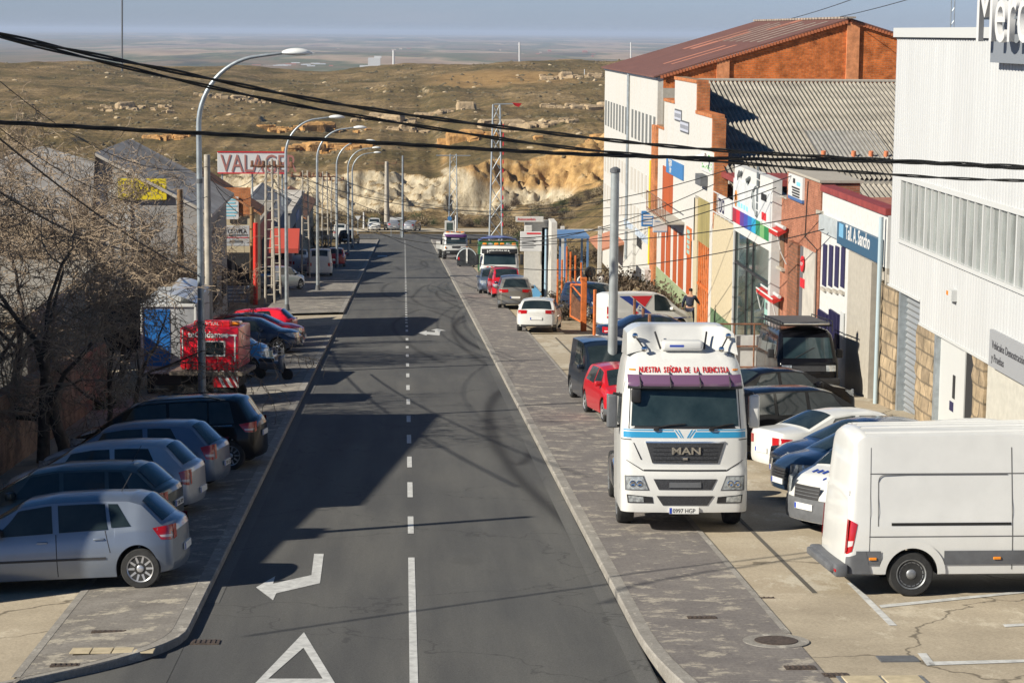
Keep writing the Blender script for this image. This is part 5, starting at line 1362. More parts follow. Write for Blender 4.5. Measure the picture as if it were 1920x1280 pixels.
root.location = (-5.55, 62.5, gzf(-5.55, 62.5)+.1)
root.rotation_euler = (math.atan(-SLOPE), 0, R(-4))

# ------------------------------------------------ white box body with a blue panel
root = empty('box_lorry', (0, 0, 0), 0, 'white box lorry body with a big blue panel standing behind the bare tree', 'lorry', GL)
g = MB(); g.bbox(-1.2, 1.2, -2.4, 2.4, .95, 3.15, .05); g.build('box', mat('box_grey_white', (.42, .43, .44), .5, noise=(2, .7, 1.1)), root, smooth=30)
g = MB(); g.box(-1.1, .05, -2.415, -2.4, 1.15, 3.0); g.build('blue_panel', mat('panel_blue', (.02, .16, .50), .45), root)
g = MB()
for z in (.95, 3.12): g.bbox(-1.24, 1.24, -2.45, -2.38, z-.05, z+.05, .02)
for x in (-1.2, 1.2): g.bbox(x-.05, x+.05, -2.45, -2.38, .95, 3.15, .02)
g.build('frame', P_white, root)
g = MB(); g.grid([[(x, y, 3.15+.32*math.cos(x/1.2*1.5)) for x in np.linspace(-.2, 1.2, 8)] for y in (-2.3, 0, 2.3)]); g.build('roof_dome', P_white, root, smooth=60)
g = MB(); g.bbox(-.9, .9, -2.3, 2.3, .5, .94, .03); g.build('chassis', T_chassis, root)
for y in (-1.4, 1.5):
    for sg in (1, -1):
        w_ = add_wheel(root, sg*1.0, y, .42, .25, 'steel'); w_.rotation_euler = (0, 0, math.pi/2)
root.location = (-7.35, 69.0, gzf(-7.35, 69)+.05); root.scale = (.70, 1, .97)

# ------------------------------------------------ motor scooter between the trailer and the light blue van
root = empty('motor_scooter', (0, 0, 0), 0, 'dark motor scooter with a grey cover leaning beside the light blue van', 'scooter')
g = MB(); g.bbox(-.45, .55, -.16, .16, .45, .78, .08, None, 3); g.build('body', P_grey, root, smooth=50)
g = MB(); g.bbox(-.5, .15, -.13, .13, .76, .88, .05); g.build('seat', V_seat, root, smooth=50)
g = MB(); g.bbox(.42, .60, -.22, .22, .35, 1.05, .07, None, 3); g.build('leg_shield', P_corsa, root, smooth=50)
g = MB(); g.tube([(.5, -.33, 1.1), (.48, 0, 1.04), (.5, .33, 1.1)], .018, 6); g.tube([(.5, 0, 1.04), (.72, 0, .3)], .025, 6); g.build('handlebar', T_black, root)
g = MB(); g.grid([[(.55+.05*(1-abs(y)*3), y, z) for y in (-.16, -.08, 0, .08, .16)] for z in (1.05, 1.2, 1.35)]); g.build('screen', V_head, root)
for x in (.72, -.5):
    g = MB(); g.lathe([(.13, -.05), (.24, -.05), (.26, 0), (.24, .05), (.13, .05)], 24, Matrix.Translation((x, 0, .26))); g.build('wheel', V_tyre, root, smooth=40)
root.scale = (.8,)*3; root.location = (-4.35, 69.6, gzf(-4.15, 69.6)+.12); root.rotation_euler = (R(8), 0, R(-20))
# ------------------------------------------------ recycling bin
root = empty('recycling_bin', (0, 0, 0), 0, 'dark rounded street bin with a pale arched rim, between the two lorries on the right', 'bin')
g = MB(); prof = []
def binsec(off=0, w_=.78): return [(w_*math.cos(t)+0, .62+.86*math.sin(t)) for t in np.linspace(0, math.pi, 15)]
poly = [(-.78, .12), (.78, .12)] + binsec()
g.prism([(x, -.62, z) for x, z in poly], (0, 1.24, 0)); g.build('shell', mat('bin_dark', (.03, .035, .04), .6, noise=(5, .7, 1.4)), root, smooth=30)
g = MB(); g.tube([(x*1.02, -.60, z*1.01) for x, z in binsec()], .05, 8); g.build('rim', mat('bin_rim', (.5, .56, .58), .5), root, smooth=50)
g = MB(); g.bbox(-.07, .07, -.67, -.61, .35, 1.5, .02); g.build('strip', V_plate, root)
g = MB(); g.bbox(-.72, -.6, -.64, -.62, .55, .8, .005); g.build('sticker', V_red, root)
for x in (-.55, .55):
    g = MB(); g.bbox(x-.08, x+.08, -.4, .4, 0, .14, .02); g.build('foot', T_black, root)
root.location = (5.05, 171, gzf(5.05, 171)+.12)
# ---------------------------------------------------------------- wall materials
def brick(name, c1, c2, mortar, sx=.26, sz=.075, axis='y', dirt=.5, bumpd=.012):
    m, n, l, b = mnodes(name); b.inputs['Roughness'].default_value = .9; b.inputs['Specular IOR Level'].default_value = .2
    geo = n.new('ShaderNodeNewGeometry'); sp_ = n.new('ShaderNodeSeparateXYZ'); l.new(geo.outputs['Position'], sp_.inputs['Vector'])
    ad = n.new('ShaderNodeMath'); ad.operation = 'ADD'; l.new(sp_.outputs['X'], ad.inputs[0]); l.new(sp_.outputs['Y'], ad.inputs[1])
    cb = n.new('ShaderNodeCombineXYZ'); l.new(ad.outputs[0], cb.inputs['X']); l.new(sp_.outputs['Z'], cb.inputs['Y'])
    br = n.new('ShaderNodeTexBrick'); br.inputs['Scale'].default_value = 1; br.inputs['Brick Width'].default_value = sx; br.inputs['Row Height'].default_value = sz
    br.inputs['Mortar Size'].default_value = .010 if sz < .3 else .03; br.inputs['Color1'].default_value = (*c1, 1); br.inputs['Color2'].default_value = (*c2, 1); br.inputs['Mortar'].default_value = (*mortar, 1)
    l.new(cb.outputs[0], br.inputs['Vector'])
    nz = n.new('ShaderNodeTexNoise'); nz.inputs['Scale'].default_value = 1.6; nz.inputs['Detail'].default_value = 9; nz.inputs['Roughness'].default_value = .75; l.new(geo.outputs['Position'], nz.inputs['Vector'])
    r = n.new('ShaderNodeValToRGB'); e = r.color_ramp.elements; e[0].position = .36; e[0].color = (1-dirt, 1-dirt, 1-dirt, 1); e[1].position = .62; e[1].color = (1.15, 1.12, 1.1, 1)
    l.new(nz.outputs['Fac'], r.inputs['Fac'])
    x = n.new('ShaderNodeMix'); x.data_type = 'RGBA'; x.blend_type = 'MULTIPLY'; x.inputs['Factor'].default_value = 1
    l.new(br.outputs['Color'], x.inputs['A']); l.new(r.outputs['Color'], x.inputs['B']); l.new(x.outputs['Result'], b.inputs['Base Color'])
    bp = n.new('ShaderNodeBump'); bp.inputs['Strength'].default_value = .7; bp.inputs['Distance'].default_value = bumpd; bp.invert = True
    l.new(br.outputs['Fac'], bp.inputs['Height']); l.new(bp.outputs['Normal'], b.inputs['Normal'])
    return m
def plaster(name, col, stain=(.3, .26, .2), amt=.55, scale=.7):
    """rendered wall with vertical rain streaks"""
    m, n, l, b = mnodes(name); b.inputs['Roughness'].default_value = .85; b.inputs['Specular IOR Level'].default_value = .2
    geo = n.new('ShaderNodeNewGeometry'); mm = n.new('ShaderNodeMapping'); mm.inputs['Scale'].default_value = (1, 1, .12); l.new(geo.outputs['Position'], mm.inputs['Vector'])
    nz = n.new('ShaderNodeTexNoise'); nz.inputs['Scale'].default_value = 1.7*scale; nz.inputs['Detail'].default_value = 8; nz.inputs['Roughness'].default_value = .7; l.new(mm.outputs['Vector'], nz.inputs['Vector'])
    r = n.new('ShaderNodeMapRange'); r.inputs['From Min'].default_value = .52; r.inputs['From Max'].default_value = .78; r.inputs['To Max'].default_value = amt; l.new(nz.outputs['Fac'], r.inputs['Value'])
    x = n.new('ShaderNodeMix'); x.data_type = 'RGBA'; l.new(r.outputs['Result'], x.inputs['Factor']); x.inputs['A'].default_value = (*col, 1); x.inputs['B'].default_value = (*stain, 1)
    nz2 = n.new('ShaderNodeTexNoise'); nz2.inputs['Scale'].default_value = 6; nz2.inputs['Detail'].default_value = 6; l.new(geo.outputs['Position'], nz2.inputs['Vector'])
    r2 = n.new('ShaderNodeMapRange'); r2.inputs['From Min'].default_value = .3; r2.inputs['From Max'].default_value = .7; r2.inputs['To Min'].default_value = .9; r2.inputs['To Max'].default_value = 1.06; l.new(nz2.outputs['Fac'], r2.inputs['Value'])
    y = n.new('ShaderNodeMix'); y.data_type = 'RGBA'; y.blend_type = 'MULTIPLY'; y.inputs['Factor'].default_value = 1
    l.new(x.outputs['Result'], y.inputs['A']); cc = n.new('ShaderNodeCombineXYZ')
    for k in 'XYZ': l.new(r2.outputs['Result'], cc.inputs[k])
    l.new(cc.outputs[0], y.inputs['B']); l.new(y.outputs['Result'], b.inputs['Base Color'])
    return m
B_orange = brick('brick_orange', (.64, .22, .07), (.50, .15, .05), (.33, .22, .14), .25, .07, dirt=.45)
B_rust = brick('brick_gable', (.72, .20, .05), (.52, .13, .03), (.46, .22, .11), .30, .11, dirt=.55)
B_brown = brick('brick_brown', (.42, .16, .09), (.30, .10, .055), (.30, .20, .15), .24, .065, dirt=.3)
B_wall = brick('brick_old', (.36, .22, .14), (.26, .15, .10), (.30, .25, .20), .26, .07, dirt=.55)
W_white = plaster('render_white', (.54, .53, .505), (.50, .43, .33), .6)
W_white2 = plaster('render_white_clean', (.56, .56, .55), (.6, .57, .5), .4)
W_cream = plaster('render_cream', (.50, .43, .30), (.48, .38, .25), .5)
W_grey = plaster('render_grey', (.33, .32, .31), (.20, .19, .18), .6)
W_dark = plaster('render_dark', (.17, .165, .16), (.10, .10, .10), .6)
W_green = plaster('render_green', (.27, .33, .19), (.50, .45, .32), .8)
W_conc = plaster('bare_concrete', (.40, .37, .32), (.26, .23, .2), .6)
W_metal = mat('white_cladding', (.50, .51, .52), .5, 0.0, noise=(1.1, .94, 1.03, (1, 1, .15)))
W_coping = mat('coping_red', (.25, .045, .04), .6, noise=(3, .8, 1.2))
R_fibre = mat('fibre_cement', (.30, .275, .235), .9, noise=(.9, .62, 1.18, (.5, 1.5, 1)), bump=(6, .3, .03))
R_brown = mat('roof_brown', (.155, .07, .055), .75, noise=(1.2, .85, 1.12), bump=(5, .3, .03))
R_sky = mat('roof_light_panel', (.46, .19, .12), .6, noise=(2, .8, 1.1))
R_lich = mat('roof_lichen', (.34, .28, .23), .8, noise=(2, .7, 1.2))
D_dark = mat('dark_inside', (.02, .02, .022), .9)
D_glass = mat('shop_glass', (.05, .075, .07), .06, spec=.8, noise=(.7, .6, 1.6))
D_teal = mat('poster_teal', (.30, .52, .47), .4)
D_frost = mat('frosted_pane', (.235, .255, .25), .25, noise=(1.4, .66, 1.3, (1, 1, .5)))
D_frame = mat('white_frame', (.52, .53, .53), .5)
D_orange = mat('door_orange', (.42, .085, .018), .55, noise=(1.5, .85, 1.1, (1, 1, .2)))
D_steel = mat('galvanised', (.36, .40, .43), .45, .5, noise=(4, .8, 1.15))
D_shut = mat('shutter_grey', (.30, .315, .33), .5, .3)
D_blue = mat('sign_blue', (.045, .18, .42), .5)
D_dblue = mat('sign_dark_blue', (.035, .095, .165), .5)
D_navyb = mat('bars_navy', (.02, .018, .07), .5)
D_rust = mat('rusty_iron', (.20, .09, .05), .8, noise=(9, .6, 1.4))
D_orr = mat('gate_orange', (.60, .15, .03), .65, noise=(4, .7, 1.15))
D_canvas = mat('canvas_olive', (.30, .25, .10), .9, noise=(1.5, .7, 1.15, (1, 1, .2)))
D_awn = mat('awning_red', (.42, .02, .015), .7)
D_brownw = mat('shutter_brown', (.16, .09, .05), .7)
D_stone = brick('rubble_stone', (.42, .33, .22), (.29, .23, .16), (.20, .165, .12), .62, .40, dirt=.45, bumpd=.05)
XF = 14.0
def yf(px, X=XF): return AX(px, 350, X).y
def zf(px, py, X=XF): return AX(px, py, X).z
def fbox(name, pa, pb, z0, z1, m, parent, X0=XF, X1=XF+.2):
    """a slab on a street front between two picture columns (measured on the plane X0)"""
    ya, yb = sorted((pa, pb)); g = MB(); g.box(min(X0, X1), max(X0, X1), ya, yb, z0, z1); return g.build(name, m, parent)
def building(name, label, cat='building', grp='buildings along the right side of the street'): return empty(name, (0, 0, 0), 0, label, cat, grp)
GRD = lambda Y: gzf(14, Y)
# ================================================================= right side
# --- showroom with white ribbed cladding
b_ = building('showroom', 'tall showroom clad in ribbed white metal with stone pillars and a long window band')
Ya, Yb = 30.0, yf(1674)
zt, zl = zf(1683, 62), zf(1668, 531); zl2 = zl - .62
def ribbed(name, y0, y1, z0, z1, m, parent, X=XF, per=.25, dep=.035):
    g = MB(); pts = []; y = y0
    while y < y1-per*.5:
        for f, d in ((0, 0), (.42, 0), (.5, -dep), (.92, -dep)): pts.append((X+d, y+per*f))
        y += per
    pts.append((X, y1)); pts = [p for p in pts if p[1] <= y1]
    g.grid([[(x, yy, z0) for x, yy in pts], [(x, yy, z1) for x, yy in pts]]); return g.build(name, m, parent)
ywin0, ywin1 = yf(1691), 31.0
zw1, zw0 = zf(1692, 337), zf(1690, 447)
ribbed('cladding', Ya, Yb, zw1+.12, zt, W_metal, b_)
ribbed('cladding', Ya, yf(1735), zl2, zw0-.1, W_metal, b_)
ribbed('cladding', yf(1735), Yb, zl, zw0-.1, W_metal, b_)
ribbed('cladding', ywin0+.05, Yb, zw0-.1, zw1+.12, W_metal, b_)
fbox('roof_cap', Ya, Yb+.05, zt-.12, zt+.14, D_frame, b_, XF-.12, XF+.3)
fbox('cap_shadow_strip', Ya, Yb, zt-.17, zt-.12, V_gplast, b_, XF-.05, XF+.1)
fbox('drip_edge', Ya, yf(1735), zl2-.06, zl2, D_frame, b_, XF-.06, XF+.3)
fbox('drip_edge', yf(1735), Yb, zl-.06, zl, D_frame, b_, XF-.06, XF+.3)
fbox('side_wall', Yb-.15, Yb, GRD(60)-.5, zt-.2, W_metal, b_, XF+.05, XF+22)
fbox('roof', Ya, Yb, zt-.6, zt-.4, W_metal, b_, XF+.2, XF+22)
fbox('window_backing', Ya, Yb-.16, GRD(40)-1.5, zt-.6, W_conc, b_, XF+1.2, XF+1.4)
# window band
y = ywin0; k = 0; wb = fbox('window_sill', ywin1, ywin0, zw0-.10, zw0, D_frame, b_, XF-.10, XF+.1)
fbox('window_head', ywin1, ywin0, zw1, zw1+.12, D_frame, b_, XF-.07, XF+.1)
while y > ywin1:
    big = (k % 4 == 0)
    fbox('mullion', y-.10 if big else y-.05, y, zw0, zw1, D_frame, wb, XF-.05, XF+.06)
    fbox('pane', y-.72, y-(.10 if big else .05), zw0, zw1, D_frost, wb, XF+.03, XF+.05)
    y -= .72; k += 1
# ground floor bays
g0 = GRD(58)-.6
def pillar(p0, p1, zt_, nm='stone_pillar'):
    g = MB(); rows = []; ya, yb = yf(p1), yf(p0); random.seed(int(p0))
    n = 14
    for i in range(n+1):
        z = g0+(zt_-g0)*i/n; j = lambda: random.uniform(-.05, .05)
        rows.append([(XF+.5, ya+j(), z), (XF-.02+j()*.7, ya+.02+j(), z), (XF-.06+j()*.7, (ya+yb)/2+j(), z), (XF-.02+j()*.7, yb-.02+j(), z), (XF+.5, yb+j(), z)])
    g.grid(rows); return g.build(nm, D_stone, b_, smooth=20)
pillar(1655, 1690, zl-.08); pillar(1729, 1764, zl2-.08); pillar(1838, 1861, zl2-.08)
g = MB(); rows = []
for i in range(50):
    z = g0+(zl-g0)*i/49; d = .05*(i % 2); rows.append([(XF+.25-d, yf(1729), z), (XF+.25-d, yf(1692), z)])
g.grid(rows); g.build('roller_shutter', D_shut, b_)
fbox('shutter_guide', yf(1694), yf(1691), g0, zl, D_steel, b_, XF+.02, XF+.3)
fbox('lintel', yf(1735), yf(1655), zl-.02, zl+.2, W_conc, b_, XF+.03, XF+1.2)
fbox('door', yf(1816), yf(1768), g0, zl2-.03, D_frame, b_, XF+.10, XF+.16)
fbox('door_frame', yf(1768), yf(1764), g0, zl2, D_steel, b_, XF-.02, XF+.2)
fbox('door_grip', yf(1798), yf(1794), zf(1796, 757), zf(1796, 712), D_dark, b_, XF+.08, XF+.1)
fbox('door_sticker', yf(1796), yf(1789), zf(1791, 780), zf(1791, 762), D_navyb, b_, XF+.085, XF+.1)
fbox('dark_opening', yf(1838), yf(1821), g0, zl2-.02, D_dark, b_, XF+.05, XF+.6)
fbox('opening_frame', yf(1821), yf(1818), g0, zl2-.02, D_frame, b_, XF+.02, XF+.2)
fbox('wall_panel', 30, yf(1861), g0, zl2-.04, plaster('panel_offwhite', (.46, .445, .40), (.45, .42, .36), .5), b_, XF+.06, XF+.3)
ys0 = yf(1876); fb = fbox('name_board', ys0-7, ys0, zf(1876, 692), zf(1876, 622), mat('board_grey', (.30, .31, .33), .5), b_, XF-.12, XF-.02)
text_mesh('lettering', 'Vehículos Demostración', .27, frame((XF-.125, ys0-.25, zf(1876, 655)), (0, -1, 0), (0, 0, 1)), mat('letter_grey', (.06, .06, .07), .5), fb, ext=.004)
text_mesh('lettering', 'y Pruebas', .27, frame((XF-.125, ys0-.25, zf(1876, 680)), (0, -1, 0), (0, 0, 1)), MATS['letter_grey'], fb, ext=.004)
al = fbox('alarm_box', yf(1805), yf(1797), zf(1800, 567), zf(1800, 546), D_frame, b_, XF-.18, XF-.03)
fbox('alarm_lamp', yf(1798.5), yf(1796), zf(1797, 556), zf(1797, 548), V_orange, al, XF-.2, XF-.17)
yp = yf(1869)
sg_ = building('roof_sign', 'dark grey board on the showroom edge carrying tall white letters Mer', 'sign', None)
del_ = fbox('board', yp-8, yp, zf(1869, 117), zf(1869, 117)+3.2, mat('board_slate', (.20, .22, .25), .5), sg_, XF-.28, XF-.14)
text_mesh('lettering', 'Mercedes', 2.05, frame((XF-.62, yp-.02, zf(1869, 78)), (0, -1, 0), (0, 0, 1)), mat('letter_white', (.62, .62, .62), .45), sg_, ext=.06, sx=1.0)
g = MB()
for k in range(8): g.box(XF-.6, XF-.25, yp-.3-k*.9, yp-.26-k*.9, zf(1869, 78)+.5, zf(1869, 78)+.56)
g.build('letter_bracket', D_steel, sg_)
sg_.name = 'roof_sign'
# mast behind
o = MB(); mm_ = AT(1785, 60, 75); 
for dx in (-.06, .06): o.tube([(mm_.x+dx, 75, -1), (mm_.x+dx, 75, 4.5)], .02, 5)
for k in range(12): o.tube([(mm_.x-.06, 75, -1+.45*k), (mm_.x+.06, 75, -.8+.45*k)], .012, 4)
tag(o.build('antenna_mast', D_steel), 'thin lattice antenna mast sticking up behind the white showroom roof', 'mast')
# --- workshop Tall. A. Sancho
b_ = building('workshop', 'low white workshop with a red coping and a dark blue name board')
y0, y1 = yf(1667), yf(1543); zc = zf(1543, 350); g0 = GRD(66)-.8
ysg0, ysg1 = yf(1661), yf(1580); dz1 = yf(1598); dz0 = yf(1655)
zs1, zs0 = zf(1590, 420), zf(1590, 462)
fbox('wall', dz1, y1, g0, zc-.14, W_white2, b_, XF, XF+.3)
fbox('wall', y0, dz1, zs0-.1, zc-.14, W_white2, b_, XF+.003, XF+.3)
fbox('side_wall', y0, y0+.25, g0, zs0-.1, W_conc, b_, XF+.01, XF+.35)
g = MB(); g.box(XF-.08, XF+.4, y0, y1+.05, zc-.14, zc+.06); g.build('coping', W_coping, b_)
g = MB(); g.box(XF+.3, XF+7, y0, y1, zc-.5, zc-.35); g.build('roof', mat('roof_tile_red', (.36, .15, .10), .8, noise=(5, .7, 1.2)), b_)
nb = fbox('name_board', ysg0, ysg1, zs0, zs1, D_dblue, b_, XF-.14, XF-.02)
text_mesh('lettering', 'Tall. A. Sancho', .62, frame((XF-.145, ysg1-1.35, zs0+.28), (0, -1, 0), (0, 0, 1)), MATS['letter_white'], nb, ext=.004, sx=.95, bold=.012)
fbox('light_square', ysg1-1.0, ysg1-.35, zs0+.25, zs1-.02, mat('sign_light_blue', (.16, .38, .58), .5), nb, XF-.15, XF-.138)
fbox('plain_panel', ysg1, y1-.1, zs0+.12, zs1-.02, mat('panel_grey_blue', (.42, .46, .48), .5, noise=(3, .85, 1.1)), b_, XF-.13, XF-.02)
for k in range(4):
    p = 1549+11.5*k; w_ = fbox('window_bars', yf(p+6), yf(p), zf(p, 540-3+k*1.0), zf(p, 458+k*2), D_navyb, b_, XF-.05, XF-.01)
    fbox('sill', yf(p+6.5), yf(p-.5), zf(p, 541+k*2)-.1, zf(p, 541+k*2), W_conc, w_, XF-.10, XF-.01)
for p in (1544, 1565):
    g = MB(); ya, yb = yf(p+18), yf(p); za, zb = zf(p, 652), zf(p, 583)
    g.box(XF-.04, XF-.01, ya, yb, za, zb); g.m = 1
    for k in range(7): yy = ya+(yb-ya)*(k+.5)/7; g.box(XF-.10, XF-.05, yy-.03, yy+.03, za, zb)
    g.build('window_bars', [D_navyb, D_navyb], b_)
fbox('entrance_reveal', dz0+.9, dz1, g0, zs0-.1, W_conc, b_, XF-.05, XF+.45)
fbox('dark_entrance', dz0, dz0+.95, g0, zs0-.15, D_dark, b_, XF+1.6, XF+1.8)
g = MB(); g.box(XF+1.5, XF+1.58, dz0+.1, dz0+.8, zs0-1.8, zs0-1.2); g.build('entrance_lamp', V_plate, b_)
g = MB(); g.box(XF+.3, XF+6, dz0+.9, dz0+1.0, g0, zs0-.1); g.build('inner_wall', W_dark, b_)
g = MB(); yd = yf(1664); g.tube([(XF-.15, yd, zc-.2), (XF-.15, yd, g0)], .07, 10); g.build('downpipe', mat('pipe_pale_blue', (.38, .47, .52), .5), b_, smooth=50)
fbox('notice', yf(1592), yf(1586), zf(1589, 640), zf(1589, 590), D_frame, b_, XF-.06, XF-.02)
# --- brown brick building
b_ = building('brick_office', 'narrow brown brick building with red awnings and a raised sign tower')
y0, y1 = yf(1541), yf(1451); yt = yf(1477); ztw = zf(1478, 320); zlow = zf(1452, 363); g0 = GRD(76)-.8
fbox('wall', y0+.02, y1, g0, zlow, B_brown, b_, XF, XF+.3)
fbox('tower', y0+.02, yt, zlow-.01, ztw, B_brown, b_, XF-.02, XF+1.3)
fbox('tower_cap', y0-.05, yt+.1, ztw, ztw+.08, W_conc, b_, XF-.08, XF+1.4)
fbox('wall_cap', yt, y1, zlow, zlow+.06, W_conc, b_, XF-.05, XF+.3)
fbox('ledge', y0-.4, y0+.3, zf(1530, 395)-.05, zf(1530, 395)+.08, W_conc, b_, XF-.12, XF+.5)
pier = fbox('pier', yf(1507), yf(1489), g0, zf(1489, 452), brick('brick_dark', (.20, .09, .055), (.28, .12, .07), (.12, .09, .07), .24, .13, dirt=.3), b_, XF-.15, XF)
sb = fbox('tower_sign', yf(1510), yf(1483), zf(1483, 365), zf(1483, 324), MATS['letter_white'], b_, XF-.10, XF-.02)
fbox('sign_footer', yf(1510), yf(1483), zf(1483, 371), zf(1483, 365), mat('sign_steel_blue', (.06, .13, .30), .5), sb, XF-.105, XF-.02)
fbox('sign_square', yf(1506), yf(1499), zf(1500, 348), zf(1500, 341), mat('sign_cyan', (.20, .55, .70), .5), sb, XF-.11, XF-.1)
g = MB(); random.seed(3)
for k in range(4):
    zz = zf(1490, 350+k*5); g.box(XF-.106, XF-.1, yf(1505), yf(1489)-random.random()*.4, zz-.03, zz+.03)
g.box(XF-.106, XF-.1, yf(1496), yf(1492), zf(1493, 343), zf(1493, 334)); g.build('sign_text_line', V_ink, sb)
for (pa, za_, zb_, wz) in ((1448, 420, 444, 500), (1442, 548, 572, 640)):
    g = MB(); ya, yb = yf(pa+33), yf(pa+1); z1, z0 = zf(pa, za_, XF-.3), zf(pa, zb_, XF-.6)
    g.prism([(XF-.02, yb, z1), (XF-.42, yb, z0+.15), (XF-.42, yb, z0), (XF-.38, yb, z0), (XF-.02, yb, z1-.1)], (0, ya-yb, 0)); aw = g.build('awning', D_awn, b_)
    g = MB(); g.box(XF-.44, XF-.40, ya, yb, z0+.16, z0+.20); g.build('awning_stripe', V_plate, aw)
    for yy in (ya+.03, yb-.03):
        g = MB(); g.tube([(XF-.41, yy, z0+.05), (XF-.25, yy, z0-.6), (XF-.05, yy, z0-1.0)], .025, 6); g.build('awning_arm', D_frame, aw)
    g = MB(); g.tube([(XF-.18, ya-.12, z1+.02), (XF-.18, yb+.1, z1+.02)], .07, 8); g.build('awning_roller', D_frame, aw, smooth=50)
    w_ = fbox('window_shutter', yf(pa+26), yf(pa+8), zf(pa+8, wz-6), z1-.1, D_brownw, b_, XF-.03, XF)
    fbox('sill', yf(pa+28), yf(pa+6), zf(pa+8, wz-6)-.1, zf(pa+8, wz-6), W_conc, w_, XF-.14, XF)
dr = fbox('door', yf(1535), yf(1509), g0, zf(1509, 463), mat('door_pale', (.50, .47, .42), .5, noise=(2, .85, 1.1)), b_, XF-.06, XF)
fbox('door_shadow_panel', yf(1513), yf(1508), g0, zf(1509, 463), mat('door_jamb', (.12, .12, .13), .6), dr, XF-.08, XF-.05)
g = MB(); g.lathe([(.01, -.02), (.28, -.02), (.28, .02), (.01, .02)], 24, Matrix.Translation((XF-.12, yf(1514.5), zf(1514.5, 497))) @ Matrix.Rotation(math.pi/2, 4, 'Z')); st = g.build('round_sign', V_red, b_)
text_mesh('lettering', 'STOP', .17, frame((XF-.145, yf(1514.5)+.22, zf(1514.5, 497)-.06), (0, -1, 0), (0, 0, 1)), MATS['letter_white'], st, ext=.003)
fbox('red_notice', yf(1517), yf(1510), zf(1512, 541), zf(1512, 524), V_red, b_, XF-.1, XF-.05)
g = MB(); g.tube([(XF-.04, yf(1517), zf(1517, 340)), (XF-.04, yf(1514), zf(1514, 445)), (XF-.04, yf(1537), zf(1537, 470)), (XF-.04, yf(1539), g0+1)], .02, 5); g.build('wall_cable', T_black, b_)
# --- glazed shop with the big printed board
b_ = building('glass_shop', 'white-clad shop with a tall dark glass front and a large printed board')
X5 = XF-.35
y0, y1 = yf(1449, X5), yf(1377, X5); zt0, zt1 = zf(1449, 350, X5), zf(1377, 308, X5); g0 = GRD(85)-.8; zb_ = zf(1378, 402, X5)
zgl = zf(1378, 432, X5)
g = MB(); g.prism([(X5, y1, zt1), (X5, y1, zgl), (X5, y0, zgl), (X5, y0, zt1)], (.35, 0, 0)); g.build('front', W_white2, b_)
fbox('jamb', y1-.15, y1, g0, zgl, D_frame, b_, X5, XF+.3); fbox('jamb', y0, y0+.5, g0, zgl, D_frame, b_, X5, XF+.3)
fbox('glass', y0+.5, y1-.15, g0, zgl, D_glass, b_, X5+.12, X5+.2)
for f in (0, .48, .66, 1): yy = y0+.5+(y1-.15-y0-.5)*f; fbox('glass_mullion', yy-.04, yy+.04, g0, zgl, V_plast, b_, X5+.06, X5+.14)
zz = zf(1378, 492, X5); fbox('glass_transom', y0+.5, y1-.15, zz-.05, zz+.05, V_plast, b_, X5+.05, X5+.13)
fbox('window_poster', y0+.6, y0+1.75, g0+.6, zz-.35, D_teal, b_, X5+.10, X5+.118)
g = MB()
for k in range(4): g.box(X5+.09, X5+.1, y0+.8, y0+1.5, zz-1.0-.7*k, zz-.75-.7*k)
g.build('poster_text', V_gplast, b_)
pb = fbox('printed_board', y0+.12, y1-.1, zf(1378, 415, X5), zt1-.55, mat('board_pale', (.60, .62, .64), .45, noise=(1.2, .9, 1.1)), b_, X5-.06, X5)
yy0, yy1 = y0+.25, y1-.15; zz0 = zf(1378, 402, X5); cols = [(.30, .02, .04), (.55, .02, .04), (.10, .04, .25), (.05, .06, .35), (.02, .16, .45), (.02, .32, .55), (.02, .20, .10), (.16, .36, .14), (.02, .20, .06)]
for k, c in enumerate(cols):
    ya, yb = yy1-(yy1-yy0)*(k+1)/9, yy1-(yy1-yy0)*k/9; fbox('colour_block', ya, yb, zz0-.28, zz0+.28, mat('colour_block_%d' % k, c, .5), pb, X5-.075, X5-.055)
g = MB(); zc_ = zf(1428, 385, X5); yc = yf(1432, X5)
for k in range(7):
    for j in range(2): g.box(X5-.07, X5-.058, yf(1424, X5)+(.2-.22*j)-.1, yf(1424, X5)+(.2-.22*j)+.1, zc_-.4+.30*k-.125, zc_-.4+.30*k+.125)
g.build('printed_tower', mat('print_slate', (.12, .14, .15), .5), pb)
g = MB(); 
for p, q, r_ in (((1413, 357), (1417, 405), .10), ((1417, 350), (1409, 372), .07), ((1412, 380), (1416, 398), .09), ((1400, 335), (1403, 348), .05), ((1405, 333), (1400, 342), .10), ((1386, 320), (1383, 338), .05), ((1390, 322), (1386, 332), .08)):
    a_, c_ = AX(*p, X5-.06), AX(*q, X5-.06); g.tube([a_, (a_+c_)/2+Vector((0, .05, 0)), c_], [r_*.6, r_, r_*.4], 5)
g.build('printed_figure', MATS['print_slate'], pb)
fbox('dark_label', yf(1441, X5), yf(1431, X5), zf(1432, 375, X5), zf(1432, 362, X5), V_ink, pb, X5-.075, X5-.058)
rl = fbox('red_label', yf(1441, X5), yf(1433, X5), zf(1434, 412, X5), zf(1434, 398, X5), V_red, pb, X5-.08, X5-.058)
g = MB()
for k, c in enumerate(range(5)): g.box(X5-.072, X5-.058, yf(1386+5*k, X5), yf(1383+5*k, X5), zf(1384+5*k, 385+3*k, X5), zf(1384+5*k, 376+3*k, X5))
g.build('pale_lettering', mat('letter_sky', (.25, .60, .72), .5), pb)
g = MB(); g.lathe([(.01, -.01), (.34, -.01), (.34, .01), (.2, .01), (.2, -.01)], 20, Matrix.Translation((X5-.07, yf(1383.5, X5), zf(1383, 372, X5))) @ Matrix.Rotation(math.pi/2, 4, 'Z')); g.build('orange_ring', V_orange, pb)
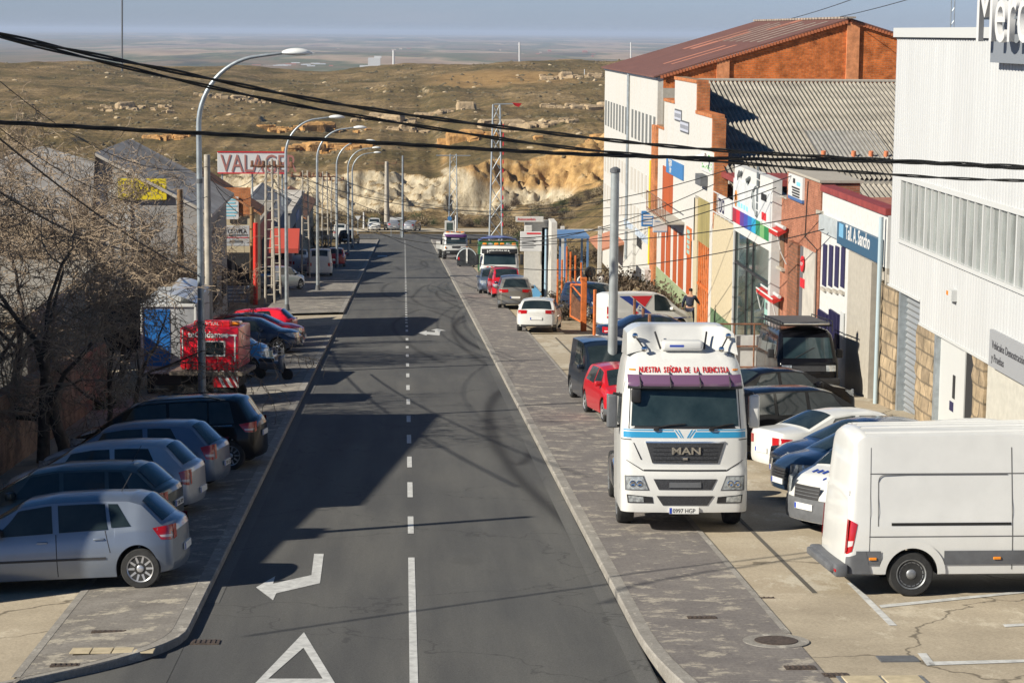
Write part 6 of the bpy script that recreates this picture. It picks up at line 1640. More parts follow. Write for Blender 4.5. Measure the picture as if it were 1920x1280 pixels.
fbox('back_wall', y0, y1, g0, zgl-1.2, W_conc, b_, XF+1.5, XF+1.7)
# --- cream building with the canvas-topped garage
b_ = building('cream_house', 'cream house with an olive canvas over an orange barred gate')
y0, y1 = yf(1377), yf(1338); g0 = GRD(92)-.8; zt_ = zf(1340, 402)
fbox('wall', y0, y1, g0, zt_, W_cream, b_, XF, XF+.3)
fbox('dado', y0, y1, g0, zf(1340, 582), mat('dado_green', (.10, .17, .09), .6, noise=(5, .7, 1.3)), b_, XF-.03, XF)
nbd = fbox('name_board', yf(1375), yf(1349), zf(1350, 400), zf(1350, 366), MATS['letter_white'], b_, XF-.05, XF+.05)
text_mesh('lettering', 'TDCI', .85, frame((XF-.06, yf(1350), zf(1350, 396)), (0, -1, 0), (0, 0, 1)), D_navyb, nbd, ext=.004, sx=.9, bold=.01)
fbox('upper_wall', y0, y1+.3, zt_, zf(1340, 336), W_white, b_, XF+1.6, XF+1.9)
fbox('upper_window', y0+.6, y1-.4, zf(1345, 372), zf(1345, 345), D_dark, b_, XF+1.55, XF+1.6)
g = MB()
for dz in (0, .9): g.tube([(XF, y0, zt_+dz+.1), (XF, y1, zt_+dz+.1)], .03, 6)
for k in range(6): yy = y0+(y1-y0)*k/5; g.tube([(XF, yy, zt_), (XF, yy, zt_+1.0)], .02, 5)
g.build('balcony_rail', D_frame, b_)
fbox('roof_slab', y0-.1, y1+.1, zf(1345, 334), zf(1345, 334)+.25, W_coping, b_, XF+.3, XF+3)
ya, yb = yf(1333), yf(1309)
fbox('gate_frame', yb, yf(1302), g0, zf(1305, 372), W_cream, b_, XF, XF+.3)
fbox('gate_frame', yf(1338), ya, g0, zf(1336, 350), W_white, b_, XF-.02, XF+.3)
fbox('canvas', ya, yb, zf(1309, 452), zf(1309, 368), D_canvas, b_, XF+.03, XF+.08)
fbox('gate_back', ya, yb, g0, zf(1309, 452), W_cream, b_, XF+.25, XF+.3)
g = MB()
for k in range(7): yy = ya+(yb-ya)*(k+.5)/7; g.box(XF+.04, XF+.10, yy-.07, yy+.07, g0, zf(1309, 452))
g.box(XF+.03, XF+.11, ya, yb, zf(1309, 535), zf(1309, 530)); g.build('barred_gate', D_orr, b_)
# --- white stepped house with orange doors
b_ = building('stepped_house', 'white house with a stepped parapet, brick edges and orange shutters below', 'building')
g0 = GRD(110)-1
S1, S2, S3, S4, S5, S6 = yf(1338), yf(1333), yf(1303), yf(1262), yf(1243), yf(1231)
zA, zB, zC, zD, zE = zf(1338, 285), zf(1330, 220), zf(1303, 156), zf(1255, 192), zf(1235, 240)
poly = [(S6, zE), (S5, zE), (S5, zD), (S4, zD), (S4, zC), (S3, zC), (S3, zB), (S2, zB), (S2, zA), (S1, zA)]
g = MB(); zdoor = zf(1242, 408)
g.prism([(XF, y, z) for y, z in poly] + [(XF, S1, zf(1305, 366)), (XF, yf(1304), zf(1305, 366)), (XF, yf(1304), zdoor), (XF, S6, zdoor)], (.35, 0, 0)); g.build('front', W_white, b_)
g = MB()
for (ya, za), (yb, zb2) in zip(poly[:-1], poly[1:]):
    if abs(ya-yb) > .1: g.box(XF-.04, XF+.55, min(ya, yb)-.12, max(ya, yb)+.12, za, za+.16)
g.build('brick_coping', B_orange, b_)
for y_, z0_, z1_ in ((S3, zB, zC), (S2, zA, zB), (S1, zA-3.6, zA)): fbox('brick_edge', y_-.25, y_, z0_+.16, z1_, B_orange, b_, XF-.01, XF+.6)
for y_, z0_, z1_ in ((S5, zE+.16, zD), (S4, zD+.16, zC)): fbox('brick_edge', y_-.2, y_+.25, z0_, z1_, B_orange, b_, XF+.36, XF+.6)
fbox('corner_pier', yf(1233), yf(1225), g0, zE+.1, B_orange, b_, XF-.15, XF+.2)
# orange shutters
zd0 = lambda p: zf(p, 0)
for k, (pa, pb_) in enumerate(((1242.5, 1248.5), (1251.5, 1259), (1265, 1271), (1275, 1284), (1291, 1299))):
    top = zf(1242, 412); bot = zf(1242, 508)
    fbox('orange_shutter', yf(pb_), yf(pa), bot, top, D_orange, b_, XF-.03, XF+.05)
fbox('door_wall', yf(1302), S6, zf(1242, 508)-.05, zdoor, W_white, b_, XF+.01, XF+.3)
fbox('base_wall', yf(1302), S6, g0, zf(1242, 508)-.05, W_green, b_, XF-.02, XF+.35)
fbox('planter_box', yf(1228), yf(1222), zf(1225, 542), zf(1225, 506), W_white2, b_, XF-.5, XF-.1)
up = fbox('upper_shutter', yf(1299), yf(1290), zf(1291, 480), zf(1291, 425), D_orr, b_, XF-.05, XF+.005)
g = MB()
for k in range(5): zz = zf(1291, 433+9.5*k); g.box(XF-.06, XF-.05, yf(1297), yf(1292), zz-.1, zz+.08)
g.build('shutter_slot', D_teal, up)
g = MB(); g.box(XF-1.0, XF, yf(1285), yf(1247), zf(1262, 403)-.1, zf(1262, 403)); bl = g.build('balcony', W_conc, b_)
g = MB(); zb0 = zf(1262, 403)
for dz in (.12, 1.0): g.tube([(XF-.98, yf(1285), zb0+dz), (XF-.98, yf(1247), zb0+dz)], .03, 6)
for k in range(14): yy = yf(1285)+(yf(1247)-yf(1285))*k/13; g.tube([(XF-.98, yy, zb0), (XF-.98, yy, zb0+1)], .018, 4)
g.build('balcony_rail', D_rust, bl)
fbox('balcony_door', yf(1262), yf(1243), zb0, zb0+2.3, D_orange, b_, XF-.03, XF)
for (nm, pa, pb_, za_, zb__, txt) in (('wall_plaque', 1264, 1276, 222, 206, 'BLAS'), ('wall_plaque', 1275, 1290, 243, 227, 'MUÑOZ')):
    w_ = fbox(nm, yf(pb_), yf(pa), zf(pa, za_), zf(pa, zb__), mat('plaque_pale', (.45, .47, .55), .6), b_, XF-.06, XF-.01)
    fbox('plaque_border', yf(pb_)-.05, yf(pa)+.05, zf(pa, za_)-.08, zf(pa, zb__)+.08, V_gplast, w_, XF-.04, XF-.012)
    g = MB(); n = len(txt)
    for k in range(n*2): yy = yf(pa)-.25-(yf(pa)-yf(pb_)-.4)*k/(n*2-1); g.box(XF-.07, XF-.06, yy-.05, yy+.05, zf(pa, za_)+.12, zf(pa, zb__)-.12)
    g.build('plaque_text', V_gplast, w_)
bs = fbox('blue_board', yf(1282), yf(1251), zf(1251, 322), zf(1251, 295), D_blue, b_, XF-.08, XF-.01)
text_mesh('lettering', 'Metales', .62, frame((XF-.085, yf(1251)-.9, zf(1251, 306)), (0, -1, 0), (0, 0, 1)), MATS['letter_white'], bs, ext=.003, sx=.8, bold=.01)
text_mesh('lettering', 'Taller', .50, frame((XF-.085, yf(1251)-1.3, zf(1251, 319)), (0, -1, 0), (0, 0, 1)), MATS['letter_white'], bs, ext=.003, sx=.8, bold=.01)
gs = fbox('green_print_board', yf(1337.5), yf(1315), zf(1316, 318), zf(1316, 285), MATS['letter_white'], b_, XF-.07, XF-.01)
g = MB(); random.seed(5)
for k in range(26): yy = yf(1336)+random.random()*(yf(1317)-yf(1336)); zz = zf(1316, 314)+random.random()*2.0*.36; g.box(XF-.075, XF-.068, yy-.12, yy+.12, zz*1.0-.04, zz+.04)
g.build('green_print', mat('print_green', (.12, .45, .10), .5), gs)
ac = fbox('air_conditioner', yf(1327), yf(1317), zf(1318, 345), zf(1318, 325), V_gplast, b_, XF-.35, XF-.02)
g = MB(); g.tube([(XF-.3, yf(1334), zf(1334, 291)), (XF-.8, yf(1332), zf(1334, 297))], .12, 8); g.build('flood_lamp', D_frame, b_)
# --- corrugated hall behind
b_ = building('corrugated_hall', 'hall with a wide corrugated fibre-cement roof behind the street fronts')
YR, ZR = 110.0, -2.37; YE, ZE = 94.0, -6.32
def corr(name, X0, X1, Yt, Zt, Yb2, Zb, m, parent, per=.30, amp=.045, wave=True):
    g = MB(); n = int((X1-X0)/per*6); xs = [X0+(X1-X0)*i/n for i in range(n+1)]; rows = []
    L_ = math.hypot(Yt-Yb2, Zt-Zb); ny, nz_ = -(Zt-Zb)/L_, (Yt-Yb2)/L_
    for t in np.linspace(0, 1, 7):
        rows.append([(x, Yt+(Yb2-Yt)*t+ny*amp*math.cos(2*math.pi*(x-X0)/per), Zt+(Zb-Zt)*t+nz_*amp*math.cos(2*math.pi*(x-X0)/per)) for x in xs])
    g.grid(rows); return g.build(name, m, parent, smooth=60)
corr('roof', XF+.37, 40, YR, ZR, YE, ZE, R_fibre, b_, .22, .06)
corr('roof', XF+.4, 40, YE+.3, ZE-.18, 82, ZE-2.6, R_fibre, b_, .24, .05)
g = MB(); g.bbox(XF+.4, 40, YR-.2, YR+.25, ZR-.02, ZR+.12, .04); g.build('ridge', W_conc, b_)
g = MB(); g.box(XF+.4, 40, YE+.05, YE+.35, ZE-.25, ZE-.04); g.build('gutter', W_conc, b_)
g = MB(); g.box(XF+.4, 40, YR+.2, 118.5, ZR-1.4, ZR-1.2); g.build('back_roof', R_fibre, b_)
g = MB(); g.box(XF+.9, 40, 82.5, YR, -14, ZE-2.7); g.build('walls', W_conc, b_)
def roofpt(x, t): return Vector((x, YR+(YE-YR)*t, ZR+(ZE-ZR)*t))
for x0, x1 in ((19.0, 22.4), (26.8, 30.5)):
    g = MB(); rows = []
    xs = np.arange(x0, x1, .035)
    for t in (.55, .65, .82): rows.append([(x, roofpt(x, t).y-.01, roofpt(x, t).z+.05+.03*math.cos(2*math.pi*(x-XF-.4)/.21)) for x in xs])
    g.grid(rows); g.build('dull_sheet', mat('sheet_dull', (.27, .26, .24), .7, noise=(2, .8, 1.1)), b_, smooth=60)
random.seed(11)
for x in (19.2, 20.6, 21.4, 22.1, 27.2, 28.9, 30.0):
    p = roofpt(x, .80); g = MB(); g.tube([p+Vector((0, 0, -.1)), p+Vector((0, -.05, .28))], .11, 10); g.build('roof_vent', mat('vent_terracotta', (.62, .20, .09), .7), b_, smooth=50)
aer = empty('roof_aerial', (0, 0, 0), 0, 'spindly television aerial standing on the corrugated roof', 'aerial')
p = roofpt(23.6, .70); g = MB(); g.tube([p, p+Vector((.2, 0, 2.2))], .03, 6); g.build('pole', D_steel, aer)
g = MB(); q = p+Vector((.2, 0, 2.1)); g.tube([q+Vector((-.5, 0, -.05)), q+Vector((1.3, .1, .1))], .025, 5)
for k in range(9): x = -.4+.18*k; g.tube([q+Vector((x, -.25, .0)), q+Vector((x, .25, .0))], .014, 4)
for k in range(5): g.tube([p+Vector((-.35, 0, .9+.12*k)), p+Vector((.45, 0, 1.1+.12*k))], .016, 4)
for k in range(4): g.tube([p+Vector((-.5, 0, .3+.16*k)), p+Vector((.5, .2, .6-.1*k))], .02, 4)
g.build('antenna', V_plate, aer)
# --- big gabled warehouse
b_ = building('gabled_warehouse', 'tall warehouse with a brown roof, orange brick gable and white slotted street front')
Y0, Y1 = yf(1230), yf(1131.5); zE_ = zf(1230, 143); XA = 24.6; zA_ = .85; XR_ = 35.2; g0 = -16
g = MB(); g.prism([(XF+.3, Y0, g0), (XF+.3, Y0, zE_), (XA, Y0, zA_), (XR_, Y0, zE_), (XR_, Y0, g0)], (0, .35, 0)); g.build('gable_wall', B_rust, b_)
for x, t_ in ((17.6, .97), (24.8, .97)):
    zt_ = zE_+(zA_-zE_)*(x-XF)/(XA-XF); g = MB(); g.box(x-.35, x+.35, Y0-.12, Y0, g0, min(zt_, zA_)-.15); g.build('brick_pilaster', mat('mortar_tan', (.62, .25, .11), .9, noise=(3, .7, 1.2)), b_)
fbox('front', Y0, Y1, g0, zE_-.02, W_white, b_, XF, XF+.3)
fbox('far_wall', Y1-.3, Y1, g0, zE_-.1, W_white, b_, XF+.3, XR_)
fbox('far_side_wall', Y0, Y1, g0, zE_-.1, W_white, b_, XR_-.3, XR_)
g = MB()
for xa, za_, xb, zb2 in ((XF-.25, zE_-.07, XA, zA_), (XA, zA_, XR_+.25, zE_-.07)):
    g.add([(xa, Y0-.15, za_), (xb, Y0-.15, zb2), (xb, Y1+.2, zb2), (xa, Y1+.2, za_), (xa, Y0-.15, za_+.09), (xb, Y0-.15, zb2+.09), (xb, Y1+.2, zb2+.09), (xa, Y1+.2, za_+.09)], [(0, 1, 2, 3), (7, 6, 5, 4), (0, 4, 5, 1), (2, 6, 7, 3), (0, 3, 7, 4), (1, 5, 6, 2)])
g.build('roof', R_brown, b_)
def roofstrip(nm, m, x0, x1, y0_, y1_):
    sl = (zA_-zE_+.07)/(XA-XF+.25); g = MB(); g.grid([[(x, y, zE_+.032+(x-XF+.25)*sl) for y in (y0_, y1_)] for x in (x0, x1)]); g.build(nm, m, b_)
roofstrip('light_panel', R_sky, 15.5, 19.2, 127.5, 128.6); roofstrip('light_panel', R_sky, 15.6, 19.4, 124.5, 125.5)
roofstrip('light_panel', R_sky, 18.3, 22.0, 135.5, 137.6); roofstrip('light_panel', R_sky, 18.2, 22.4, 139.0, 140.5)
for k in range(8): roofstrip('weathered_sheet', R_lich, 20.0, 24.0-.2*(k % 3), 121+2.6*k, 121.7+2.6*k)
roofstrip('weathered_sheet', R_sky, 22.4, 24.4, 131, 133)
g = MB()
for k in range(34): y = Y0+(Y1-Y0)*k/33; g.box(XA-.25, XA+.25, y-.45, y+.2, zA_+.06, zA_+.17)
g.build('ridge_tile', R_lich, b_)
g = MB(); sl = (zA_-zE_)/(XA-XF)
for k in range(60):
    x = XF+.2+k*(XA-XF-.4)/59; z = zE_+(x-XF)*sl; g.box(x-.07, x+.07, Y0-.19, Y0-.14, z-.16, z+.0)
    x2 = XA+.1+k*(XR_-XA-.4)/59; z2 = zA_-(x2-XA)*sl; g.box(x2-.07, x2+.07, Y0-.19, Y0-.14, z2-.16, z2-.02)
g.build('verge_tile', mat('verge_terracotta', (.45, .14, .06), .8), b_)
fbox('grey_patch', Y0-.02, Y0, zf(1232, 240), zf(1232, 165), W_conc, b_, XF+.3, XF+.95)
for zz0, zz1, n0 in ((258, 203, 0), (0, 0, 1)):
    pass
for (py0, py1) in ((255, 203), (352, 310), (415, 378)):
    za, zb2 = zf(1180, py0), zf(1180, py1)
    for k in range(16):
        y = Y1-1.2-(Y1-Y0-2.4)*k/15
        if k == 8: continue
        g = MB(); g.box(XF-.03, XF+.04, y-.42, y+.42, za, zb2); g.build('slot_window', mat('slot_glass', (.16, .17, .17), .4) if py0 < 300 else mat('slot_pale', (.50, .47, .42), .6), b_)
g = MB(); g.tube([(XF-.1, yf(1178), zE_-.1), (XF-.1, yf(1178), g0+2)], .08, 8); g.build('downpipe', D_steel, b_)
g = MB(); g.tube([(XF-.1, yf(1222), zf(1222, 300)), (XF-.1, yf(1222), g0+3)], .06, 8); g.build('yellow_pipe', mat('pipe_yellow', (.75, .55, .03), .5), b_)
fbox('eave_trim', Y0, Y1, zE_-.18, zE_-.06, D_steel, b_, XF-.1, XF)
fbox('faded_blue_board', yf(1222), yf(1172), zf(1190, 437), zf(1190, 425), mat('board_faded', (.45, .52, .62), .6, noise=(2, .7, 1.2)), b_, XF-.05, XF)
fbox('lower_window', yf(1205), yf(1196), zf(1200, 465), zf(1200, 440), D_dark, b_, XF-.03, XF)
g = MB(); pr = [AX(1136, 480, XF), AX(1180, 462, XF)]; g.prism([(XF-1.6, yf(1172), zf(1172, 470)), (XF, yf(1172), zf(1172, 455)), (XF, yf(1172), zf(1172, 460)), (XF-1.6, yf(1172), zf(1172, 474))], (0, 8, 0)); g.build('porch_roof', mat('porch_tile', (.40, .17, .10), .8), b_)
# hanging boards on the fronts
bb = empty('hanging_sign', (0, 0, 0), 0, 'small blue box sign projecting from the front beside the white board', 'sign')
pb1, pb2 = AT(1203, 425, 116), AT(1226, 396, 116); g = MB(); g.bbox(pb1.x, pb2.x, 116, 116.25, pb1.z, pb2.z, .02); g.build('box', D_blue, bb)
g = MB()
for k in range(4): z = pb1.z+.13+.15*k; g.box(pb1.x+.08, pb2.x-.08, 115.99, 115.998, z, z+.08)
g.build('text_line', MATS['letter_white'], bb)
g = MB(); g.tube([(pb2.x, 116.1, pb2.z-.1), (XF, 116.1, pb2.z-.1)], .03, 6); g.build('bracket', D_steel, bb)
wbn = empty('hanging_sign', (0, 0, 0), 0, 'white board projecting from the front below the blue box sign', 'sign')
pb1, pb2 = AT(1224, 436, 112), AT(1252, 411, 112); g = MB(); g.bbox(pb1.x, pb2.x, 112, 112.06, pb1.z, pb2.z, .02); g.build('board', MATS['letter_white'], wbn)
g = MB(); g.box(pb1.x+.03, pb2.x-.03, 111.985, 111.995, pb1.z+.02, pb1.z+.09); g.box(pb1.x+.1, pb2.x-.1, 111.985, 111.995, pb2.z-.14, pb2.z-.09); g.build('text_line', mat('letter_steel', (.25, .35, .5), .5), wbn)
g = MB(); g.tube([(pb2.x, 112.03, pb2.z-.1), (XF, 112.03, pb2.z-.1)], .03, 6); g.build('bracket', D_steel, wbn)
GB = 'workshops along the left side of the street'
def lhouse(label, X0, X1, Y0, Y1, hz, wall, roofm, apex=None, cat='building', z0=None):
    """block with street side X1; hz eave height above its ground; apex: (x fraction, rise) for a gable facing the camera"""
    b = empty('building', (0, 0, 0), 0, label, cat, GB); gz0 = gzf(X1, (Y0+Y1)/2)-1.5; ze = gzf(X1, Y0)+hz
    g = MB()
    if apex:
        xa = X0+(X1-X0)*apex[0]; za = ze+apex[1]
        g.prism([(X0, Y0, gz0), (X0, Y0, ze), (xa, Y0, za), (X1, Y0, ze), (X1, Y0, gz0)], (0, Y1-Y0, 0)); g.build('walls', wall, b)
        g = MB()
        for xs_, zs_, xe, ze2 in ((X0-.3, ze-.3*apex[1]/max(xa-X0, .1), xa, za), (xa, za, X1+.35, ze-.35*apex[1]/max(X1-xa, .1))):
            n = 24; rows = []
            for t in (0, 1):
                pass
            g.add([(xs_, Y0-.3, zs_+.03), (xe, Y0-.3, ze2+.03), (xe, Y1+.2, ze2+.03), (xs_, Y1+.2, zs_+.03), (xs_, Y0-.3, zs_+.16), (xe, Y0-.3, ze2+.16), (xe, Y1+.2, ze2+.16), (xs_, Y1+.2, zs_+.16)], [(0, 1, 2, 3), (7, 6, 5, 4), (0, 4, 5, 1), (2, 6, 7, 3), (0, 3, 7, 4), (1, 5, 6, 2)])
        g.build('roof', roofm, b)
    else:
        g.box(X0, X1, Y0, Y1, gz0, ze); g.build('walls', wall, b)
        g = MB(); g.box(X0-.15, X1+.15, Y0-.15, Y1+.15, ze, ze+.22); g.build('roof', roofm, b)
    b['ze'] = ze
    return b
def panel(name, b, xa, xb, Yc, za, zb, m, d=.06): g = MB(); g.box(xa, xb, Yc-d, Yc, za, zb); return g.build(name, m, b)
def spanel(name, b, X, ya, yb, za, zb, m, d=.05): g = MB(); g.box(X, X+d, ya, yb, za, zb); return g.build(name, m, b)
R_patch = mat('roof_patchy', (.34, .30, .25), .9, noise=(.5, 0, 1), col2=(.62, .58, .52), bump=(4, .3, .04))
R_tile = mat('roof_tile_orange', (.42, .19, .09), .85, noise=(3, .6, 1.2), bump=(9, .5, .05))
# grey shed with the yellow board
b = lhouse('grey gabled shed with a yellow board behind the bare tree', -12.7, -8.2, 88, 99, 5.6, W_grey, R_patch, (.03, 2.3))
p0, p1 = AT(222, 374, 87.9), AT(312, 335, 87.9); yb_ = panel('yellow_board', b, p0.x, p1.x, 87.9, p0.z, p1.z, mat('board_yellow', (.70, .55, .02), .5))
g = MB(); random.seed(2)
for k in range(26): x = p0.x+.1+(p1.x-p0.x-.2)*k/25; z = random.uniform(p0.z+.05, p1.z-.3); dx = random.uniform(-.09, .09); g.add([(x-.025, 87.83, z), (x+.025, 87.83, z), (x+.025+dx, 87.83, z+.25), (x-.025+dx, 87.83, z+.25)], [(0, 1, 2, 3)])
g.build('board_print', mat('print_ochre', (.25, .19, .02), .6), yb_)
panel('white_gable_end', b, -12.68, -11.2, 87.97, gzf(-13, 88)+2.5, gzf(-13, 88)+7.0, W_white, .04)
panel('dark_door', b, -12.2, -10.0, 87.95, gzf(-11, 88), gzf(-11, 88)+2.6, D_dark)
for k in range(3): spanel('window', b, -8.2, 91+5*k, 93+5*k, gzf(-9, 95)+1.6, gzf(-9, 95)+2.8, D_dark)
# pale hall further left
b = lhouse('long pale hall with a patchy light roof at the far left', -30, -15.2, 100, 135, 4.6, plaster('render_sand', (.46, .38, .28), (.35, .27, .2), .7), R_patch, (.5, 2.2))
b = lhouse('brick building with a pale roof at the left edge behind the trees', -24, -13.5, 76, 92, 2.6, B_wall, R_patch, (.5, 1.4))
b = lhouse('low dark grey store behind the brick wall', -16.2, -10.6, 60, 74, 3.0, W_dark, R_fibre)
# tiled house with the blue and white plate
b = lhouse('pale house with an orange tiled verge over a brick upper floor', -12.6, -8.4, 121, 125, 5.0, W_cream, R_tile, (.25, 2.0))
p0, p1 = AT(418, 405, 120.9), AT(470, 352, 120.9); panel('brick_face', b, p0.x, p1.x, 120.95, p0.z, p1.z, B_orange, .05)
p0, p1 = AT(419, 411, 120.8), AT(447, 369, 120.8); pl = panel('plate', b, p0.x, p1.x, 120.85, p0.z, p1.z, MATS['letter_white'])
g = MB()
for k in range(6): z = p1.z-.16-.18*k; g.box(p0.x+.08, p1.x-.08-.1*(k % 2), 120.775, 120.785, z-.035, z+.035)
g.build('plate_print', MATS['sign_cyan'], pl)
panel('dark_bay', b, -11.6, -8.4, 120.97, gzf(-9, 121)-.2, gzf(-9, 121)+2.7, D_dark, .03)
# houses up the street
b = lhouse('dark red fronted workshop below the big lettered roof sign', -14, -9.6, 141, 158, 4.0, plaster('render_pink', (.40, .14, .12), (.25, .12, .1), .6), R_fibre)
aw = MB(); p0, p1 = AT(508, 468, 141), AT(562, 428, 141)
aw.prism([(p0.x, 140.9, p1.z), (p0.x, 138.8, p0.z+.3), (p0.x, 138.8, p0.z), (p0.x, 140.9, p0.z)], (p1.x-p0.x, 0, 0)); aw.build('red_awning', mat('awning_brick', (.42, .06, .04), .7), b)
spanel('dark_doors', b, -9.6, 144, 148, gzf(-9, 146), gzf(-9, 146)+3, D_dark)
b = lhouse('blue-grey workshop up the left side', -14, -9.8, 160, 180, 4.0, plaster('render_blue', (.10, .13, .20), (.2, .2, .22), .5), R_patch, (.5, 1.2))
spanel('dark_doors', b, -9.8, 164, 170, gzf(-9, 165), gzf(-9, 165)+3, D_dark)
b = lhouse('grey workshop with a pale parapet farther up the left side', -14, -9.8, 184, 208, 4.2, W_grey, R_patch)
spanel('dark_doors', b, -9.8, 188, 193, gzf(-9, 190), gzf(-9, 190)+3, D_dark); spanel('blue_board', b, -9.8, 194, 199, gzf(-9, 190)+3.0, gzf(-9, 190)+3.8, D_blue)
b = lhouse('last low shed on the left before the crossroads', -15, -10, 212, 236, 3.4, W_cream, R_tile, (.5, 1.3))
# roof sign
sg = empty('roof_sign', (0, 0, 0), 0, 'long white roof sign with tall dark red letters above the left workshops', 'sign')
p0, p1 = AT(408, 325, 146), AT(537, 285, 146); g = MB(); g.bbox(p0.x, p1.x, 146, 146.12, p0.z, p1.z, .02); g.build('board', MATS['letter_white'], sg)
g = MB(); 
for za, zb2 in ((p0.z-.02, p0.z+.06), (p1.z-.06, p1.z+.02)): g.box(p0.x, p1.x, 145.96, 145.99, za, zb2)
g.build('border', V_red, sg)
text_mesh('lettering', 'VALAGER', 1.68, frame((p0.x+.2, 145.97, p0.z+.12), (1, 0, 0), (0, 0, 1)), mat('letter_oxblood', (.36, .15, .13), .6), sg, ext=.01, sx=.72, bold=.0)
g = MB()
for x in (p0.x+.3, (p0.x+p1.x)/2, p1.x-.3): g.tube([(x, 146.2, p0.z-2.2), (x, 146.2, p1.z-.2)], .06, 6)
g.build('stand', D_steel, sg)
# company board between red posts
sg = empty('company_board', (0, 0, 0), 0, 'grey company board hung between two bright red posts', 'sign')
P_post = mat('post_red', (.62, .03, .02), .5)
for px, pt, pb_ in ((405, 423, 552), (479, 418, 566)):
    a_, c_ = AT(px, pb_, 118), AT(px, pt, 118); g = MB(); g.tube([(a_.x, 118, gzf(a_.x, 118)-.2), (c_.x, 118, c_.z)], .13, 10); g.build('post', P_post, sg, smooth=50)
p0, p1 = AT(414, 461, 118), AT(468, 423, 118); g = MB(); g.bbox(p0.x, p1.x, 117.9, 117.98, p0.z, p1.z, .02); bd = g.build('board', mat('board_silver', (.45, .46, .48), .5, noise=(2, .85, 1.1)), sg)
text_mesh('lettering', 'CESVPLA', .36, frame((p0.x+.38, 117.885, p1.z-.42), (1, 0, 0), (0, 0, 1)), V_ink, bd, ext=.003, sx=.74)
g = MB(); g.box(p0.x+.45, p1.x-.1, 117.885, 117.895, p0.z+.58, p0.z+.66); g.box(p0.x+.5, p1.x-.4, 117.885, 117.895, p0.z+.2, p0.z+.32); g.build('text_line', V_gplast, bd)
g = MB(); g.box(p0.x+.05, p1.x-.05, 117.885, 117.895, p0.z+.46, p0.z+.50); g.box(p0.x+.1, p0.x+.28, 117.885, 117.895, p1.z-.45, p1.z-.15); g.build('red_mark', V_red, bd)
g = MB(); g.tube([(p0.x-.3, 118, p1.z-.2), (p1.x+.3, 118, p1.z-.2)], .03, 6); g.build('crossbar', P_post, sg)
sg = empty('ground_board', (0, 0, 0), 0, 'low grey board with lines of writing standing under the company board', 'sign')
p0, p1 = AT(425, 572, 116), AT(468, 536, 116); g = MB(); g.bbox(p0.x, p1.x, 116, 116.08, gzf(p0.x, 116)+.15, p1.z, .02); bd = g.build('board', mat('board_bluegrey', (.16, .19, .24), .5), sg)
g = MB()
for k in range(4): z = p1.z-.16-.2*k; g.box(p0.x+.1, p1.x-.15-.1*(k % 2), 115.985, 115.995, z-.035, z+.035)
g.build('text_line', D_frame, bd)
g = MB(); g.tube([(p0.x+.1, 116.05, gzf(p0.x, 116)-.1), (p0.x+.1, 116.05, p1.z-.1)], .03, 6); g.tube([(p1.x-.1, 116.05, gzf(p0.x, 116)-.1), (p1.x-.1, 116.05, p1.z-.1)], .03, 6); g.build('legs_frame', V_gplast, sg)
# old brick wall and the tall block that shades the street (just outside the view)
g = MB(); rows = []
for y in np.arange(38, 66.1, 1.0): g0 = gzf(-9.3, y); rows.append([(-9.2, y, g0-.3), (-9.2, y, g0+1.9), (-9.5, y, g0+1.95), (-9.5, y, g0-.3)])
g.grid(rows); g.box(-9.5, -9.2, 65.99, 66.0, gzf(-9.3, 66)-.3, gzf(-9.3, 66)+1.9); tag(g.build('brick_wall', B_wall), 'old patchy brick wall in the shade behind the parked cars on the left', 'wall')
zt_ = -1.98; b = empty('building', (0, 0, 0), 0, 'tall plain block at the near left whose shadow falls across the street', 'building', GB)
g = MB(); g.box(-24, -12, 37.2, 53.6, -14, zt_-.2); g.build('walls', W_cream, b); g = MB(); g.box(-24.1, -11.98, 37.15, 53.65, zt_-.2, zt_); g.build('parapet', W_conc, b)
for k in range(4): spanel('window', b, -12, 39+3.6*k, 40.6+3.6*k, -6.5, -4.9, D_glass); spanel('window', b, -12, 39+3.6*k, 40.6+3.6*k, -9.9, -8.2, D_glass)
b = empty('building', (0, 0, 0), 0, 'lower flat-roofed annexe of the plain block at the near left', 'building', GB)
g = MB(); g.box(-24, -12, 29.9, 37.18, -14, -2.75); g.build('walls', W_cream, b); g = MB(); g.box(-24.1, -11.97, 29.8, 37.19, -2.75, -2.55); g.build('parapet', W_conc, b)
g = MB(); g.box(-13.6, -12.6, 33.2, 34.3, -2.55, -1.75); g.build('chimney', B_orange, b)
spanel('dark_doors', b, -12, 32, 35, -9.4, -6.6, D_dark)
